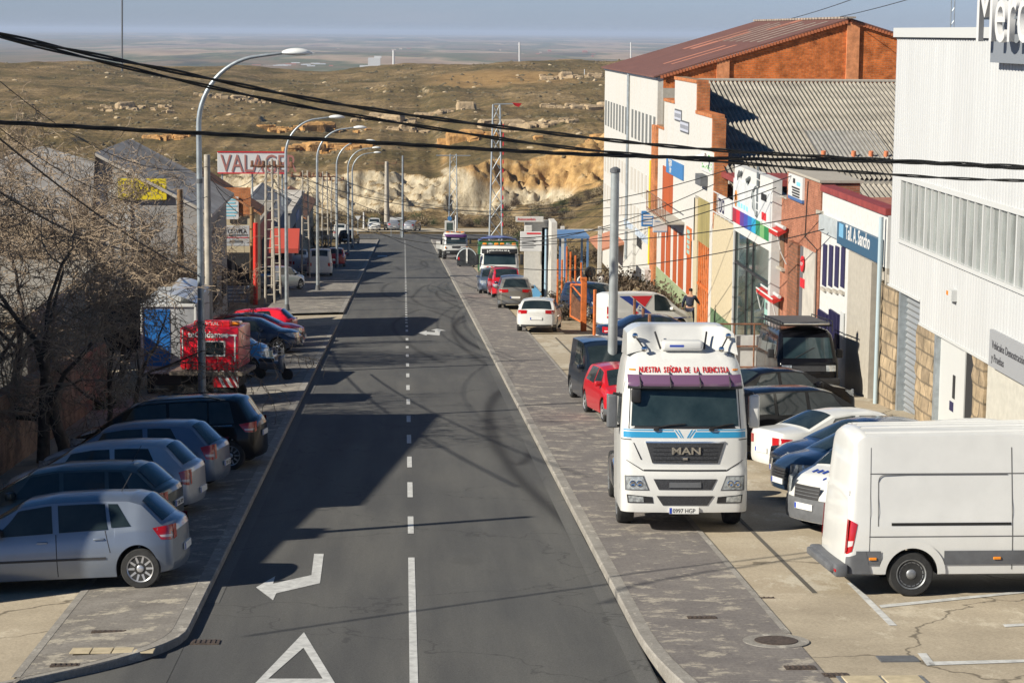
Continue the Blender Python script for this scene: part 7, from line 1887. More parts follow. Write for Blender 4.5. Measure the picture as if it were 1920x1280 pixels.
# ---------------------------------------------------------------- street lamps
def street_lamp():
    r = empty('street_lamp', (0, 0, 0), 0, 'x', 'street lamp', 'curved street lamps along the left kerb')
    g = MB(); n = 14; pts = [(0, 0, -.2), (0, 0, 3), (0, 0, 6.6), (0, 0, 8.0)]; rs = [.11, .095, .075, .07]
    for k in range(1, n+1): a = math.pi/2*k/n*.93; pts.append((1.75*(1-math.cos(a)), 0, 8.0+1.85*math.sin(a))); rs.append(.07-.025*k/n)
    pts.append((2.25, 0, 9.93)); rs.append(.04)
    g.tube(pts, rs, 12); g.build('pole', D_steel, r, smooth=60)
    g = MB(); rows = []
    for t in np.linspace(0, 1, 12):
        w_ = .20*math.sin(math.pi*min(1, t*1.05+.06))**.55; h = .13*math.sin(math.pi*min(1, t+.05))**.6
        rows.append([(2.2+.85*t, w_*math.cos(a), 9.93+h*(math.sin(a) if math.sin(a) > 0 else .55*math.sin(a))) for a in np.linspace(0, 2*math.pi, 17)])
    g.grid(rows); g.build('lamp_head', mat('lamp_white', (.72, .73, .72), .35), r, smooth=60)
    g = MB(); g.lathe([(.30, -.02), (.30, .03), (.16, .05), (.12, .35)], 16, axis='z'); g.build('base', V_gplast, r, smooth=40)
    g = MB(); g.tube([(0, 0, 6.5), (0, 0, 6.62)], .085, 12); g.build('collar', V_gplast, r); return r
lp = [(380, 797, 'nearest tall curved street lamp, rising through the bare tree beside the red trailer'), (538, 583, 'curved street lamp standing at the corner of the side street'), (596, 545, 'curved street lamp rising beside the white van with dark rear windows'),
      (632, 503, 'street lamp standing nearest to the dark red car on the left'), (653, 481, 'slim curved street lamp near the top of the left pavement'), (661, 466, 'farthest curved street lamp before the crossroads')]
L0 = street_lamp()
for i, (x, y, lab) in enumerate(lp):
    o = L0 if i == 0 else copy_tree(L0); p = G(x, y, .1); o.location = p; o['label'] = lab
    if i == 0: LAMP1 = p
    o.rotation_euler = (0, 0, R(random.uniform(-3, 3)))
# the tall grey post behind the lorry
p = AT(1146, 736, 61); g = MB(); pz = gzf(p.x, 61); top = AT(1157, 317, 61)
g.lathe([(.145, pz-.3), (.135, pz+3), (.12, top.z)], 14, Matrix.Translation((p.x+.02, 61, 0)), axis='z')
tp = tag(g.build('steel_post', mat('post_grey', (.36, .39, .40), .5, .3, noise=(2, .85, 1.1)), smooth=50), 'tall thick grey steel post rising right behind the white lorry', 'post')
g = MB(); g.lathe([(.15, top.z-.1), (.15, top.z), (.05, top.z+.06)], 14, Matrix.Translation((p.x+.02, 61, 0)), axis='z'); g.build('cap', V_gplast, tp)
# ---------------------------------------------------------------- poles
GP = 'utility poles on the left side'
def lattice(label, px, Y, ytop, w0, w1, m, cat='pylon', grp=None, kb=10, arm=None, ybase=None):
    a_ = AT(px, ytop, Y); z0 = (gzf(a_.x, Y) if ybase is None else AT(px, ybase, Y).z)-.2; z1 = a_.z
    o = MB(); c = [(-1, -1), (1, -1), (1, 1), (-1, 1)]
    W_ = lambda t: (w0+(w1-w0)*t)/2
    P_ = lambda k, t: Vector((a_.x+c[k][0]*W_(t), Y+c[k][1]*W_(t), z0+(z1-z0)*t))
    rr = max(.025, w0*.05)
    for k in range(4): o.tube([P_(k, 0), P_(k, 1)], rr, 4)
    n = max(6, int((z1-z0)/(w0*1.15)))
    for i in range(n):
        for k in range(4):
            k2 = (k+1) % 4; o.tube([P_(k, i/n), P_(k2, (i+1)/n)] if i % 2 else [P_(k2, i/n), P_(k, (i+1)/n)], rr*.55, 4, caps=False)
    if arm: o.tube([(a_.x-arm, Y, z1-.2), (a_.x+arm, Y, z1-.2)], rr*1.1, 4)
    return tag(o.build('lattice_pylon' if cat == 'pylon' else 'lattice_pole', m), label, cat, grp)
M_pyl = mat('pylon_grey', (.30, .34, .38), .5, .3); M_cpole = mat('concrete_pole', (.42, .38, .32), .85, noise=(3, .8, 1.15)); M_wood = mat('timber_pole', (.26, .155, .07), .85, noise=(2, .65, 1.25, (1, 1, .1)))
o = lattice('tall lattice pylon with a red flag at its top, right of the street end', 931, 168, 196, 1.05, .55, M_pyl, ybase=470)
tp_ = AT(931, 196, 168); g = MB(); g.tube([(tp_.x-.2, 168, tp_.z), (tp_.x+1.3, 168, tp_.z+.05)], .05, 5); ar = g.build('arm', M_pyl, o)
g = MB(); g.add([(tp_.x+1.2, 168, tp_.z+.15), (tp_.x+2.0, 168.1, tp_.z+.08), (tp_.x+1.75, 168.1, tp_.z-.2), (tp_.x+1.45, 168, tp_.z-.1)], [(0, 1, 2, 3)]); g.build('flag', V_red, o)
g = MB()
for k in range(12): g.tube([(tp_.x+.52, 167.4, tp_.z-9.5+.7*k-.0), (tp_.x+.52, 167.4, tp_.z-9.2+.7*k)], .05, 5)
g.build('red_marker', V_red, o)
lattice('slim lattice pylon with a crossarm at the foot of the cliff', 850, 275, 289, 1.1, .8, M_pyl, arm=2.2, ybase=425)
def pole(label, px, Y, ytop, r, m, ybase=None, arms=0, name='utility_pole', cat='pole', grp=GP, lean=0):
    a_ = AT(px, ytop, Y); z0 = (gzf(a_.x, Y) if ybase is None else AT(px, ybase, Y).z)-.3
    g = MB(); g.tube([(a_.x-lean, Y, z0), (a_.x, Y, a_.z)], [r*1.15, r*.8], 9); o = tag(g.build(name, m, smooth=50), label, cat, grp)
    if arms:
        g = MB(); g.tube([(a_.x-arms, Y, a_.z-.25), (a_.x+arms, Y, a_.z-.25)], .05, 5)
        for dx in (-arms*.9, 0, arms*.9): g.tube([(a_.x+dx, Y, a_.z-.25), (a_.x+dx, Y, a_.z-.02)], .07, 6)
        g.build('crossarm', D_rust, o)
    return o, Vector((a_.x, Y, a_.z))
_, T1 = pole('pale concrete pole standing close beside the nearest street lamp', 388, 72, 290, .13, M_cpole)
_, T1b = pole('brown timber pole seen through the bare tree', 337, 84, 355, .14, M_wood)
_, T2 = pole('tan timber pole between the company board and its right red post', 472, 119, 388, .14, M_wood)
def twin(label, px, Y, ytop, w_=.26):
    a_ = AT(px, ytop, Y); z0 = gzf(a_.x, Y)-.2; o = MB()
    for s_ in (-1, 1): o.tube([(a_.x+s_*w_, Y, z0), (a_.x+s_*w_*.6, Y, a_.z)], .06, 6)
    n = 16
    for i in range(n):
        z = z0+(a_.z-z0)*(i+.5)/n; wz = w_*(1-.55*(i+.5)/n); o.tube([(a_.x-wz, Y, z), (a_.x+wz, Y, z)], .03, 4)
    r = tag(o.build('ladder_pole', M_cpole), label, 'pole', GP); g = MB(); g.tube([(a_.x-1.0, Y, a_.z-.4), (a_.x+1.0, Y, a_.z-.4)], .06, 5)
    for dx in (-.9, -.3, .3, .9): g.tube([(a_.x+dx, Y, a_.z-.4), (a_.x+dx, Y, a_.z-.1)], .08, 6)
    g.build('crossarm', D_rust, r); return Vector((a_.x, Y, a_.z))
T3 = twin('tall ladder-like concrete pole just right of the red posts', 504, 116, 298); T3b = twin('second ladder-like concrete pole close behind the first', 516, 121, 300, .25)
T4 = twin('ladder-like concrete pole with dark feet left of the third lamp', 572, 148, 320, .28); T5 = twin('ladder-like concrete pole between the third and fourth lamps', 609, 172, 322, .28)
T6 = twin('farthest ladder-like concrete pole by the fourth lamp', 625, 195, 330, .26)
pole('thick white pole on the verge in front of the cliff', 725, 290, 303, .32, M_cpole, ybase=412, arms=1.4, grp=None)
pole('slim grey lamp pole in the middle of the far verge', 755, 272, 292, .14, D_steel, ybase=444, grp=None)
pole('short white marker pole at the far verge', 682, 290, 398, .12, MATS['letter_white'], ybase=424, grp=None, name='marker_pole')
GM = 'far masts on the plain'
for px, Y, yt, yb2, r, lab, m_ in ((229, 900, -30, 170, .35, 'very tall thin radio mast left of the nearest lamp', V_gplast), (738, 1500, 95, 160, .8, 'white mast right of the pale silo', MATS['letter_white']),
      (974, 1500, 80, 140, .6, 'thin mast on the crest near the picture middle', MATS['letter_white']), (1183, 1500, 80, 140, .5, 'thin mast just left of the brown warehouse roof', MATS['letter_white']), (1096, 800, 130, 190, .15, 'short thin post on the slope left of the warehouse', MATS['letter_white'])):
    a_, c_ = AT(px, yt, Y), AT(px, yb2, Y); g = MB(); g.tube([(c_.x, Y, c_.z), (a_.x, Y, a_.z)], r, 6); tag(g.build('radio_mast', m_), lab, 'mast', GM)
# far town and silo
o = empty('grain_silo', (0, 0, 0), 0, 'blocky white silo building far out on the plain', 'silo'); a_, c_ = AT(690, 127, 3600), AT(713, 109, 3600)
g = MB(); g.box(a_.x, c_.x, 3600, 3630, a_.z-20, c_.z); g.build('tower', MATS['letter_white'], o); g = MB(); g.box(a_.x-14, a_.x, 3600, 3640, a_.z-20, a_.z+3); g.box((a_.x+c_.x)/2, c_.x+2, 3602, 3620, c_.z, c_.z+3); g.build('annexe', MATS['letter_white'], o)
random.seed(21); town = None; tm = [MATS['letter_white'], mat('town_red', (.36, .12, .08), .8), mat('town_grey', (.45, .47, .5), .7), mat('town_sand', (.5, .4, .3), .8)]
protos = []
for k, m_ in enumerate(tm): g = MB(); g.box(-.5, .5, -.5, .5, -3, .7); g.add([(-.5, -.5, .7), (.5, -.5, .7), (.5, .5, .7), (-.5, .5, .7), (-.5, 0, 1), (.5, 0, 1)], [(0, 1, 5, 4), (2, 3, 4, 5), (1, 2, 5), (3, 0, 4)]); o = g.build('distant_building', m_); protos.append(o.data); bpy.data.objects.remove(o)
def far_b(px, py, wpx, hpx, k):
    Y = 70*FPX/(py-62)*.99; Y = min(Y, 16000); a_ = AT(px, py, Y); s_ = Y/FPX
    o = bpy.data.objects.new('distant_building', protos[k]); COL.objects.link(o); o.location = (a_.x, Y, a_.z); o.scale = (wpx*s_, wpx*s_*1.3, hpx*s_)
    tag(o, 'tiny pale or reddish building in the town far out on the plain', 'building', 'town buildings far out on the plain')
for k in range(46): far_b(random.gauss(430, 75), random.uniform(117, 126), random.uniform(6, 20), random.uniform(2, 4.5), random.choice([0, 0, 0, 2, 1]))
for k in range(10): far_b(290+k*7, 117+random.random()*3, 8, 4, 1)
for k in range(44): far_b(random.uniform(20, 1130), random.uniform(92, 106), random.uniform(3, 9), random.uniform(1.2, 2.5), random.choice([0, 3, 1, 3]))
for k in range(8): far_b(random.uniform(520, 600), random.uniform(122, 127), random.uniform(12, 26), 4, random.choice([0, 2]))
# ---------------------------------------------------------------- overhead cables
W_m = mat('cable_black', (.012, .012, .012), .6)
def catenary(a_, b_, sag, n=40): return [Vector(a_).lerp(Vector(b_), t)-Vector((0, 0, sag*4*t*(1-t))) for t in np.linspace(0, 1, n)]
def wire(label, a_, b_, sag, r, n=40, twist=0, grp='overhead cables', strands=1, name='overhead_cable'):
    pts = catenary(a_, b_, sag, n if not twist else 260); g = MB()
    if not twist: g.tube(pts, r, 5)
    else:
        d = (Vector(b_)-Vector(a_)); u = d.normalized(); s1 = u.cross(Vector((0, 0, 1))).normalized(); s2 = s1.cross(u)
        for k in range(strands):
            q = [];
            for i, p in enumerate(pts): an = 2*math.pi*k/strands+i/len(pts)*d.length/twist*2*math.pi; q.append(p+(s1*math.cos(an)+s2*math.sin(an))*r*1.15)
            g.tube(q, r, 6)
    return tag(g.build(name, W_m, smooth=60), label, 'cable', grp)
def cable(label, pix, r, twist, strands):
    """a heavy cable on a straight line in plan, hung at the heights seen in the photograph"""
    P = []; k = len(pix)
    for i in range(k-1):
        p0, p1, p2, p3 = [Vector((*pix[q], 0)) for q in (max(i-1, 0), i, i+1, min(i+2, k-1))]
        for t in np.linspace(0, 1, 31)[:-1]: P.append(.5*((2*p1)+(p2-p0)*t+(2*p0-5*p1+4*p2-p3)*t*t+(3*p1-p0-3*p2+p3)*t**3))
    W_ = [AT(p.x, p.y, 33.36/(1-.597*(p.x-755)/FPX)) for p in P]; L_ = 0; g = MB(); acc = [0]
    for a_, b_ in zip(W_[:-1], W_[1:]): L_ += (b_-a_).length; acc.append(L_)
    for s_ in range(strands):
        q = []
        for i, p in enumerate(W_):
            u = (W_[min(i+1, len(W_)-1)]-W_[max(i-1, 0)]).normalized(); s1 = u.cross(Vector((0, 0, 1))).normalized(); s2 = s1.cross(u); an = 2*math.pi*(s_/strands+acc[i]/twist)
            q.append(p+(s1*math.cos(an)+s2*math.sin(an))*r*1.12)
        g.tube(q, r, 6)
    return tag(g.build('overhead_cable', W_m, smooth=60), label, 'cable', 'overhead cables')
cable('upper twisted black cable crossing the whole view from top left', [(-1900, -560), (-1200, -270), (-600, -80), (0, 64), (380, 145), (640, 196), (960, 241), (1350, 282), (1920, 312), (2150, 318)], .017, 2.3, 2)
cable('thinner twisted cable hanging just below the upper one', [(-1900, -550), (-1200, -262), (-600, -74), (0, 70), (480, 182), (820, 242), (1130, 284), (1680, 328), (1920, 339), (2150, 342)], .015, 2.6, 2)
cable('lower twisted black cable crossing the view at mid height', [(-1900, 20), (-1200, 120), (-600, 185), (0, 229), (640, 264), (1130, 291), (1680, 304), (1920, 316), (2150, 322)], .0165, 2.0, 3)
GW = 'thin service wires'
wr = lambda lab, a_, b_, sag, r=.019: wire(lab, a_, b_, sag, r, grp=GW, name='service_wire')
wr('thin wire from the ladder pole to the glass shop corner', T3-Vector((0, 0, .3)), AX(1396, 308, XF-.4), 2.2); wr('thin wire from the ladder pole to the brick tower', T3b-Vector((0, 0, 1.5)), AX(1484, 330, XF-.1), 2.6)
wr('thin wire from the fourth lamp area to the workshop front', T4-Vector((0, 0, .4)), AX(1540, 400, XF-.1), 2.4); wr('thin wire crossing to the white stepped house', T5, AX(1236, 375, XF-.2), 1.8)
wr('thin wire crossing to the warehouse front', T6, AX(1228, 398, XF-.2), 1.6)
for i, (a_, b_) in enumerate(((T1, T3), (T3, T4), (T4, T5), (T5, T6))):
    for j, dz in enumerate((0, -.35, -.8)): wr('wire strung between poles number %s from the camera, strand %s down' % (['one', 'two', 'three', 'four'][i], ['first', 'second', 'third'][j]), a_+Vector((.3*(j-1), 0, dz-.3)), b_+Vector((.3*(j-1), 0, dz-.3)), 1.0+.2*j, .014)
wr('wire running from the near left sky down to the pale concrete pole', AT(-60, 100, 45), T1-Vector((0, 0, .4)), .9, .011); wr('second wire falling from upper left to the pale concrete pole', AT(-60, 190, 44), T1-Vector((0, 0, 1.4)), 1.0, .011)
wr('thick drooping wire in front of the tree at the left edge', AT(-60, 210, 40), AT(384, 520, 70), .3, .022); wr('thick wire at the left edge below the first', AT(-60, 320, 40), AT(300, 470, 80), .5, .026)
for k_, (a1, b1) in enumerate((((497, 350), (1340, 345)), ((575, 345), (1455, 352)), ((612, 372), (1545, 430)))): wr('sagging thin wire over the street, %s of three lower ones' % ['nearest', 'middle', 'farthest'][k_], AT(a1[0], a1[1], 118+20*k_), AX(b1[0], b1[1], XF-.3), 3.0)
wr('high thin wire in the sky above the warehouse', AT(1440, 45, 160), AT(1700, -40, 90), .2, .02); wr('second high thin wire above the warehouse roof', AT(1500, 45, 160), AT(1800, -30, 90), .2, .02); wr('wire hanging low over the far end of the street', T6-Vector((0, 0, 1.2)), AT(1130, 372, 190), 1.2, .02)
# a pole with its cable bracket that stands left of the view and throws the long thin shadow
g = MB(); g.tube([(-9.6, 35.2, -10), (-9.6, 35.2, -1.3)], [.16, .11], 10); tag(g.build('utility_pole', M_cpole, smooth=50), 'round concrete pole carrying the thick cables at the near left', 'pole', GP)
# ---------------------------------------------------------------- bare winter trees
M_bark = mat('bark_dark', (.085, .065, .05), .95, noise=(6, .6, 1.5)); M_twig = mat('twig_tan', (.25, .19, .133), .9, noise=(3, .7, 1.3))
def bare_tree(label, base, H, seed, trunks=1, spread=1.0, r0=.17, depth=6, droop=0.0, twigs=1.0, grp='bare winter trees', name='bare_tree'):
    rnd = random.Random(seed); root = empty(name, base, 0, label, 'tree', grp)
    T_, C_ = MB(), MB()
    def grow(p, d, L, r, lv):
        n = 5 if lv < 3 else 4; pts = [p]; rs = [r]
        for i in range(n):
            j = .10+.07*lv; d = (d+Vector((rnd.gauss(0, j), rnd.gauss(0, j), rnd.gauss(0, j*.7)+(.05 if lv < 3 else .02)-droop*max(0, lv-2)*.10))).normalized()
            p = p+d*(L/n); pts.append(p); rs.append(max(.009, r*(1-.45*(i+1)/n)))
        (T_ if lv < 2 else C_).tube(pts, rs, 7 if lv < 2 else (5 if lv < 4 else 3), caps=False)
        if lv >= depth: return
        k = rnd.choice([3, 4]) if lv < 3 else int(rnd.choice([3, 4, 4])*twigs+.5)
        for i in range(k):
            t = rnd.uniform(.30, 1.0) if i else 1.0; ii = min(n, max(1, int(t*n))); q = pts[ii]
            ax = Vector((rnd.gauss(0, 1), rnd.gauss(0, 1), rnd.gauss(0, .35))).normalized()
            sp = (.32 if i == 0 else rnd.uniform(.5, 1.0))*spread
            nd = (d*math.cos(sp)+ax*math.sin(sp)).normalized()
            grow(q, nd, L*rnd.uniform(.60, .82), rs[ii]*rnd.uniform(.5, .72), lv+1)
    for k in range(trunks):
        a_ = 2*math.pi*k/max(1, trunks)+.4; off = Vector((math.cos(a_)*.28*(trunks > 1), math.sin(a_)*.2*(trunks > 1), -.2))
        grow(off, Vector((math.cos(a_)*.10*(trunks > 1), math.sin(a_)*.05, 1)).normalized(), H*.34, r0, 0)
    T_.build('trunk', M_bark, root, smooth=60, recalc=False); C_.build('crown', M_twig, root, recalc=False); return root
def gp(X, Y, o=0): return (X, Y, gzf(X, Y)+o)
bare_tree('big bare tree with two dark trunks spreading over the parked cars on the left', gp(-8.35, 50.5), 9.8, 5, 2, 1.3, .17, 6, .40, .86)
bare_tree('bare tree at the left edge with drooping twigs over the brick wall', gp(-10.9, 57), 9.6, 9, 2, 1.25, .14, 6, .35, .84)
bare_tree('low spreading bare tree whose drooping twigs hang in front of the red trailer', gp(-7.6, 56.5), 6.6, 77, 2, 1.45, .09, 6, .5, .8)
bare_tree('slender bare tree rising above the grey shed roof', gp(-10.2, 74), 9.6, 14, 2, 1.0, .12, 6, .15, .85)
bare_tree('tall thin bare poplar at the far left with upright twigs', gp(-13.8, 79), 11.5, 23, 1, .55, .13, 6, 0)
bare_tree('bare tree behind the box lorry', gp(-9.3, 83), 6.5, 31, 2, 1.0, .11, 6, .2)
bare_tree('second thin poplar left of the tall one', gp(-15.5, 86), 12.5, 37, 1, .5, .12, 6, 0)
bare_tree('twiggy tree beside the far left workshops', gp(-7.9, 205), 5.0, 41, 2, 1.0, .12, 5, .1)
# ---------------------------------------------------------------- scrub (one bush mesh kind, several bushes)
M_scr = mat('scrub_brown', (.115, .085, .055), .95, noise=(2, .6, 1.5)); M_scr2 = mat('scrub_tan', (.26, .20, .12), .95, noise=(3, .7, 1.3)); M_leaf = mat('scrub_leaf', (.07, .085, .03), .8, noise=(4, .6, 1.5))
def bush_mesh(seed, m, n=240, hh=1.0, name='bush_mesh'):
    rnd = random.Random(seed); g = MB()
    for i in range(n):
        a_ = rnd.uniform(0, 6.283); e = rnd.uniform(.15, 1.5); L = rnd.uniform(.5, 1.0); d = Vector((math.cos(a_)*math.cos(e), math.sin(a_)*math.cos(e), math.sin(e)*hh))
        p = Vector((rnd.gauss(0, .16), rnd.gauss(0, .16), -.05)); pts = [p]
        for k in range(3): d = (d+Vector((rnd.gauss(0, .25), rnd.gauss(0, .25), rnd.gauss(0, .15)))).normalized(); p = p+d*L/3; pts.append(p)
        g.tube(pts, [.011, .009, .007, .004], 3, caps=False)
        for k in (1, 2, 3):
            c = pts[k]; u = Vector((rnd.gauss(0, 1), rnd.gauss(0, 1), rnd.gauss(0, 1))).normalized()*.06; v = Vector((rnd.gauss(0, 1), rnd.gauss(0, 1), rnd.gauss(0, 1))).normalized()*.045
            g.add([c-u, c+v, c+u, c-v], [(0, 1, 2, 3)])
    me = bpy.data.meshes.new(name); me.from_pydata(g.v, [], g.f); me.materials.append(m); return me
BM = [bush_mesh(1, M_scr), bush_mesh(2, M_scr), bush_mesh(3, M_scr2), bush_mesh(4, M_leaf, 200, .7)]
random.seed(8)
def bush(x, y, s, k, lab, grp, z=None):
    o = bpy.data.objects.new('bush', BM[k]); COL.objects.link(o); o.location = (x, y, (float(land(np.array([x]), np.array([y]))[0]) if z is None else z)-.05); o.scale = (s, s, s*random.uniform(.8, 1.15)); o.rotation_euler = (0, 0, random.random()*6)
    tag(o, lab, 'bush', grp)
g1 = 'brown scrub bushes beside the warehouse'
for i in range(26): bush(random.uniform(10.2, 13.2), random.uniform(101, 117), random.uniform(1.1, 2.2), random.choice([0, 0, 1, 1, 2]), 'leafless brown bush in the thicket below the orange brick corner pier', g1, GRD(109))
g1 = 'scrub beside the orange gate'
for i in range(14): bush(random.uniform(7.9, 9.6), random.uniform(99, 124), random.uniform(1.0, 1.7), random.choice([0, 1, 2, 2]), 'dry bush between the white gatehouse and the orange gate', g1)
g1 = 'shrubs on the bank at the street end'
for i in range(170):
    x, y = random.uniform(11, 42), random.uniform(165, 330); 
    if x/y < .02: continue
    bush(x, y, random.uniform(.7, 1.9), random.choice([0, 1, 2, 2, 2, 3]), 'low scrub bush on the rough bank right of the street end', g1)
g1 = 'shrubs in front of the pale cliff'
for i in range(80): bush(random.uniform(-40, 20), random.uniform(303, 343), random.uniform(.8, 2.0), random.choice([0, 1, 2, 3]), 'low scrub bush on the verge below the pale cliff', g1)
for x, y, lab in ((7.2, 66.5, 'small dry weed at the front of the dark van'), (7.6, 71, 'dry weed tuft on the gravel by the dark van'), (-8.9, 63, 'green weed at the foot of the brick wall')): bush(x, y, .8, 2 if x > 0 else 3, lab, None, gzf(x, y)+.05)
# scrub and loose rock on the hills: uncountable
def scatter(name, label, n, seed, region, build_one, m, ssc=1.0):
    rnd = np.random.RandomState(seed); V = []; Fc = []; 
    Y = region[0]*(region[1]/region[0])**rnd.rand(n); a_ = rnd.uniform(-.27, .25, n); X = a_*(Y+42)
    d = fbm(X/30+2, Y/50, 3, 91); keep = d > rnd.uniform(.30, .66, n); X, Y = X[keep], Y[keep]
    Z = land(X, Y); o = 0; bv, bf = build_one; bv = np.array(bv)
    allv = []; allf = []
    for x, y, z in zip(X, Y, Z):
        s = rnd.uniform(.18, 1.0)**1.6*(0.55+y/900)*ssc; an = rnd.rand()*6.283; c, s_ = math.cos(an), math.sin(an)
        v = bv*np.array([s*rnd.uniform(.8, 1.5), s, s*rnd.uniform(.5, 1.0)])+rnd.uniform(-.14, .14, bv.shape)*s; v = np.stack([v[:, 0]*c-v[:, 1]*s_, v[:, 0]*s_+v[:, 1]*c, v[:, 2]], 1)+[x, y, z-.1]
        allv.append(v); allf += [[i+o for i in f] for f in bf]; o += len(bv)
    me = bpy.data.meshes.new(name); me.from_pydata(np.concatenate(allv).tolist(), [], allf); me.materials.append(m)
    ob = bpy.data.objects.new(name, me); COL.objects.link(ob); tag(ob, label, None, None, 'stuff')
ico = ([(0, 0, 1), (.9, 0, .45), (.28, .85, .45), (-.72, .53, .45), (-.72, -.53, .45), (.28, -.85, .45), (.8, .5, -.1), (-.3, .9, -.1), (-1, 0, -.1), (-.3, -.9, -.1), (.8, -.5, -.1)],
       [(0, 1, 2), (0, 2, 3), (0, 3, 4), (0, 4, 5), (0, 5, 1), (1, 6, 2), (2, 6, 7), (2, 7, 3), (3, 7, 8), (3, 8, 4), (4, 8, 9), (4, 9, 5), (5, 9, 10), (5, 10, 1), (1, 10, 6)])
scatter('hill_scrub', 'dark and olive tufts of scrub all over the hillside', 12000, 3, (352, 980), ico, mat('scrub_olive', (.075, .068, .038), .95, noise=(.05, 0, 1), col2=(.17, .13, .075)), .62)
scatter('hill_stones', 'pale loose stones strewn over the hillside', 700, 5, (352, 900), ico, mat('stone_tan', (.34, .26, .16), .95, noise=(.06, 0, 1), col2=(.50, .40, .26)), .8)
# outcrops: blocks of rock standing in bands, as in the photograph
M_rock = mat('rock_tan', (.42, .31, .185), .9, noise=(.7, 0, .6), col2=(.22, .165, .11), bump=(1.5, .8, .3))
M_rocko = mat('rock_ochre', (.50, .27, .085), .9, noise=(.7, 0, .7), col2=(.24, .14, .07), bump=(1.5, .8, .3))
random.seed(17)
def outcrop(px, py, Y, wpx, n, m, lab):
    g = MB(); s_ = Y/FPX; c0 = AT(px, py, Y)
    for i in range(n*3):
        x = c0.x+random.gauss(0, .33)*wpx*s_; y = Y+random.gauss(0, .25)*wpx*s_; z = float(land(np.array([x]), np.array([y]))[0]); w_ = random.uniform(.4, 1.3)*(1+(random.random() < .15)*1.1); h = w_*random.uniform(.35, .75)
        M = Matrix.Translation((x, y, z+.1*h)) @ Matrix.Rotation(random.uniform(-.5, .5), 4, 'Z') @ Matrix.Rotation(random.uniform(-.15, .15), 4, 'X'); o = len(g.v)
        g.bbox(-w_, w_, -w_*.6, w_*.6, -h, h, h*.45, M, 2)
        for k in range(o, len(g.v)): v = g.v[k]; g.v[k] = (v[0]+random.uniform(-.18, .18), v[1]+random.uniform(-.18, .18), v[2]+random.uniform(-.14, .14))
    tag(g.build('rock_outcrop', m), lab, None, None, 'structure')
def hillY(px, py):
    ys = np.arange(365, 980, 4.0); P = [AT(px, py, y) for y in ys]; z = land(np.array([p.x for p in P]), ys); d = np.array([p.z for p in P])-z
    i = np.argmax(d < 0) if (d < 0).any() else np.argmin(abs(d)); return float(ys[i])
for px, py, w_, n, m, lab in ((735, 228, 80, 16, M_rock, 'dark-edged boulders on the hillside left of centre'), (760, 245, 60, 9, M_rock, 'grey boulders just below the dark-edged ones'), (900, 258, 90, 16, M_rocko, 'orange crumbling outcrop above the cliff, left of the tall pylon'),
      (1090, 205, 120, 15, M_rock, 'pale ledge of rock near the warehouse wall'), (1075, 145, 90, 12, M_rock, 'bright rocks on the far crest by the warehouse'), (1120, 290, 60, 9, M_rocko, 'ochre blocks at the right end of the cliff top'), (450, 190, 130, 13, M_rock, 'line of sunny ledges above the white lamp head'),
      (560, 245, 120, 14, M_rocko, 'orange outcrop behind the second and third lamps'), (600, 285, 130, 18, M_rocko, 'broken orange rocks behind the lamp poles'), (250, 205, 120, 10, M_rock, 'scattered ledges behind the bare poplars'), (1000, 240, 120, 12, M_rock, 'tan ledge right of the tall pylon'), (330, 260, 90, 9, M_rocko, 'ochre rocks right of the shed roof'), (820, 215, 90, 8, M_rock, 'low ledge in the middle of the slope')):
    outcrop(px, py, hillY(px, py), w_, n, m, lab)
# ---------------------------------------------------------------- white gatehouse, fences, yard on the right
gh = empty('gatehouse', (0, 0, 0), 0, 'small white gatehouse wall with blue paint along its foot', 'building')
X0 = AT(983, 500, 116).x; g = MB(); z0 = gzf(7, 117); z1 = AT(985, 478, 116).z+1.9
g.box(X0, X0+1.35, 116, 116.3, z0, z1); g.box(X0+1.3, X0+1.6, 113.5, 116, z0, z1+.1); g.build('walls', W_white, gh)
g = MB(); g.prism([(X0-.01, 115.97, z0), (X0-.01, 115.97, z0+1.1), (X0+.3, 115.97, z0+.55), (X0+.55, 115.97, z0+1.2), (X0+.95, 115.97, z0+.7), (X0+1.0, 115.97, z0)], (0, .03, 0)); g.build('blue_foot', mat('paint_sky', (.13, .36, .62), .7), gh)
g = MB(); g.box(X0-.5, X0+1.0, 115.6, 115.9, z1-.05, z1+.22); bb = g.build('beam', W_white, gh)
text_mesh('lettering', 'Autocambio', .20, frame((X0-.42, 115.59, z1+.03), (1, 0, 0), (0, 0, 1)), V_red, bb, ext=.003)
p0, p1 = AT(975, 471, 115.5), AT(1016, 434, 115.5); g = MB(); g.bbox(p0.x, p1.x, 115.4, 115.5, p0.z, p1.z, .02); bd = g.build('board', MATS['letter_white'], gh)
g = MB()
for k in range(6): z = p1.z-.36-.1*k; g.box(p0.x+.1, p1.x-.35-.1*(k % 2), 115.385, 115.395, z-.015, z+.015)
g.build('text_line', V_gplast, bd); g = MB(); g.box(p0.x+.35, p1.x-.06, 115.385, 115.395, p1.z-.14, p1.z-.06); g.build('red_text', V_red, bd)
g = MB(); g.bbox(p0.x+.25, p0.x+.65, 115.5, 115.9, p1.z, p1.z+.32, .03); g.build('post_cap', W_white, gh)
g = MB(); g.box(X0+.95, X0+1.3, 116.0, 116.05, z0, z1-.4); g.build('door_gap', D_dark, gh)
o, _ = pole('thin pale blue pole in front of the white gatehouse', 1024, 112, 430, .08, mat('pole_pale_blue', (.35, .50, .62), .5), grp=None, name='thin_pole')
fn = empty('yard_railing', (0, 0, 0), 0, 'white posts joined by a rail around the yard behind the gatehouse', 'fence')
zr = AT(1060, 432, 128).z
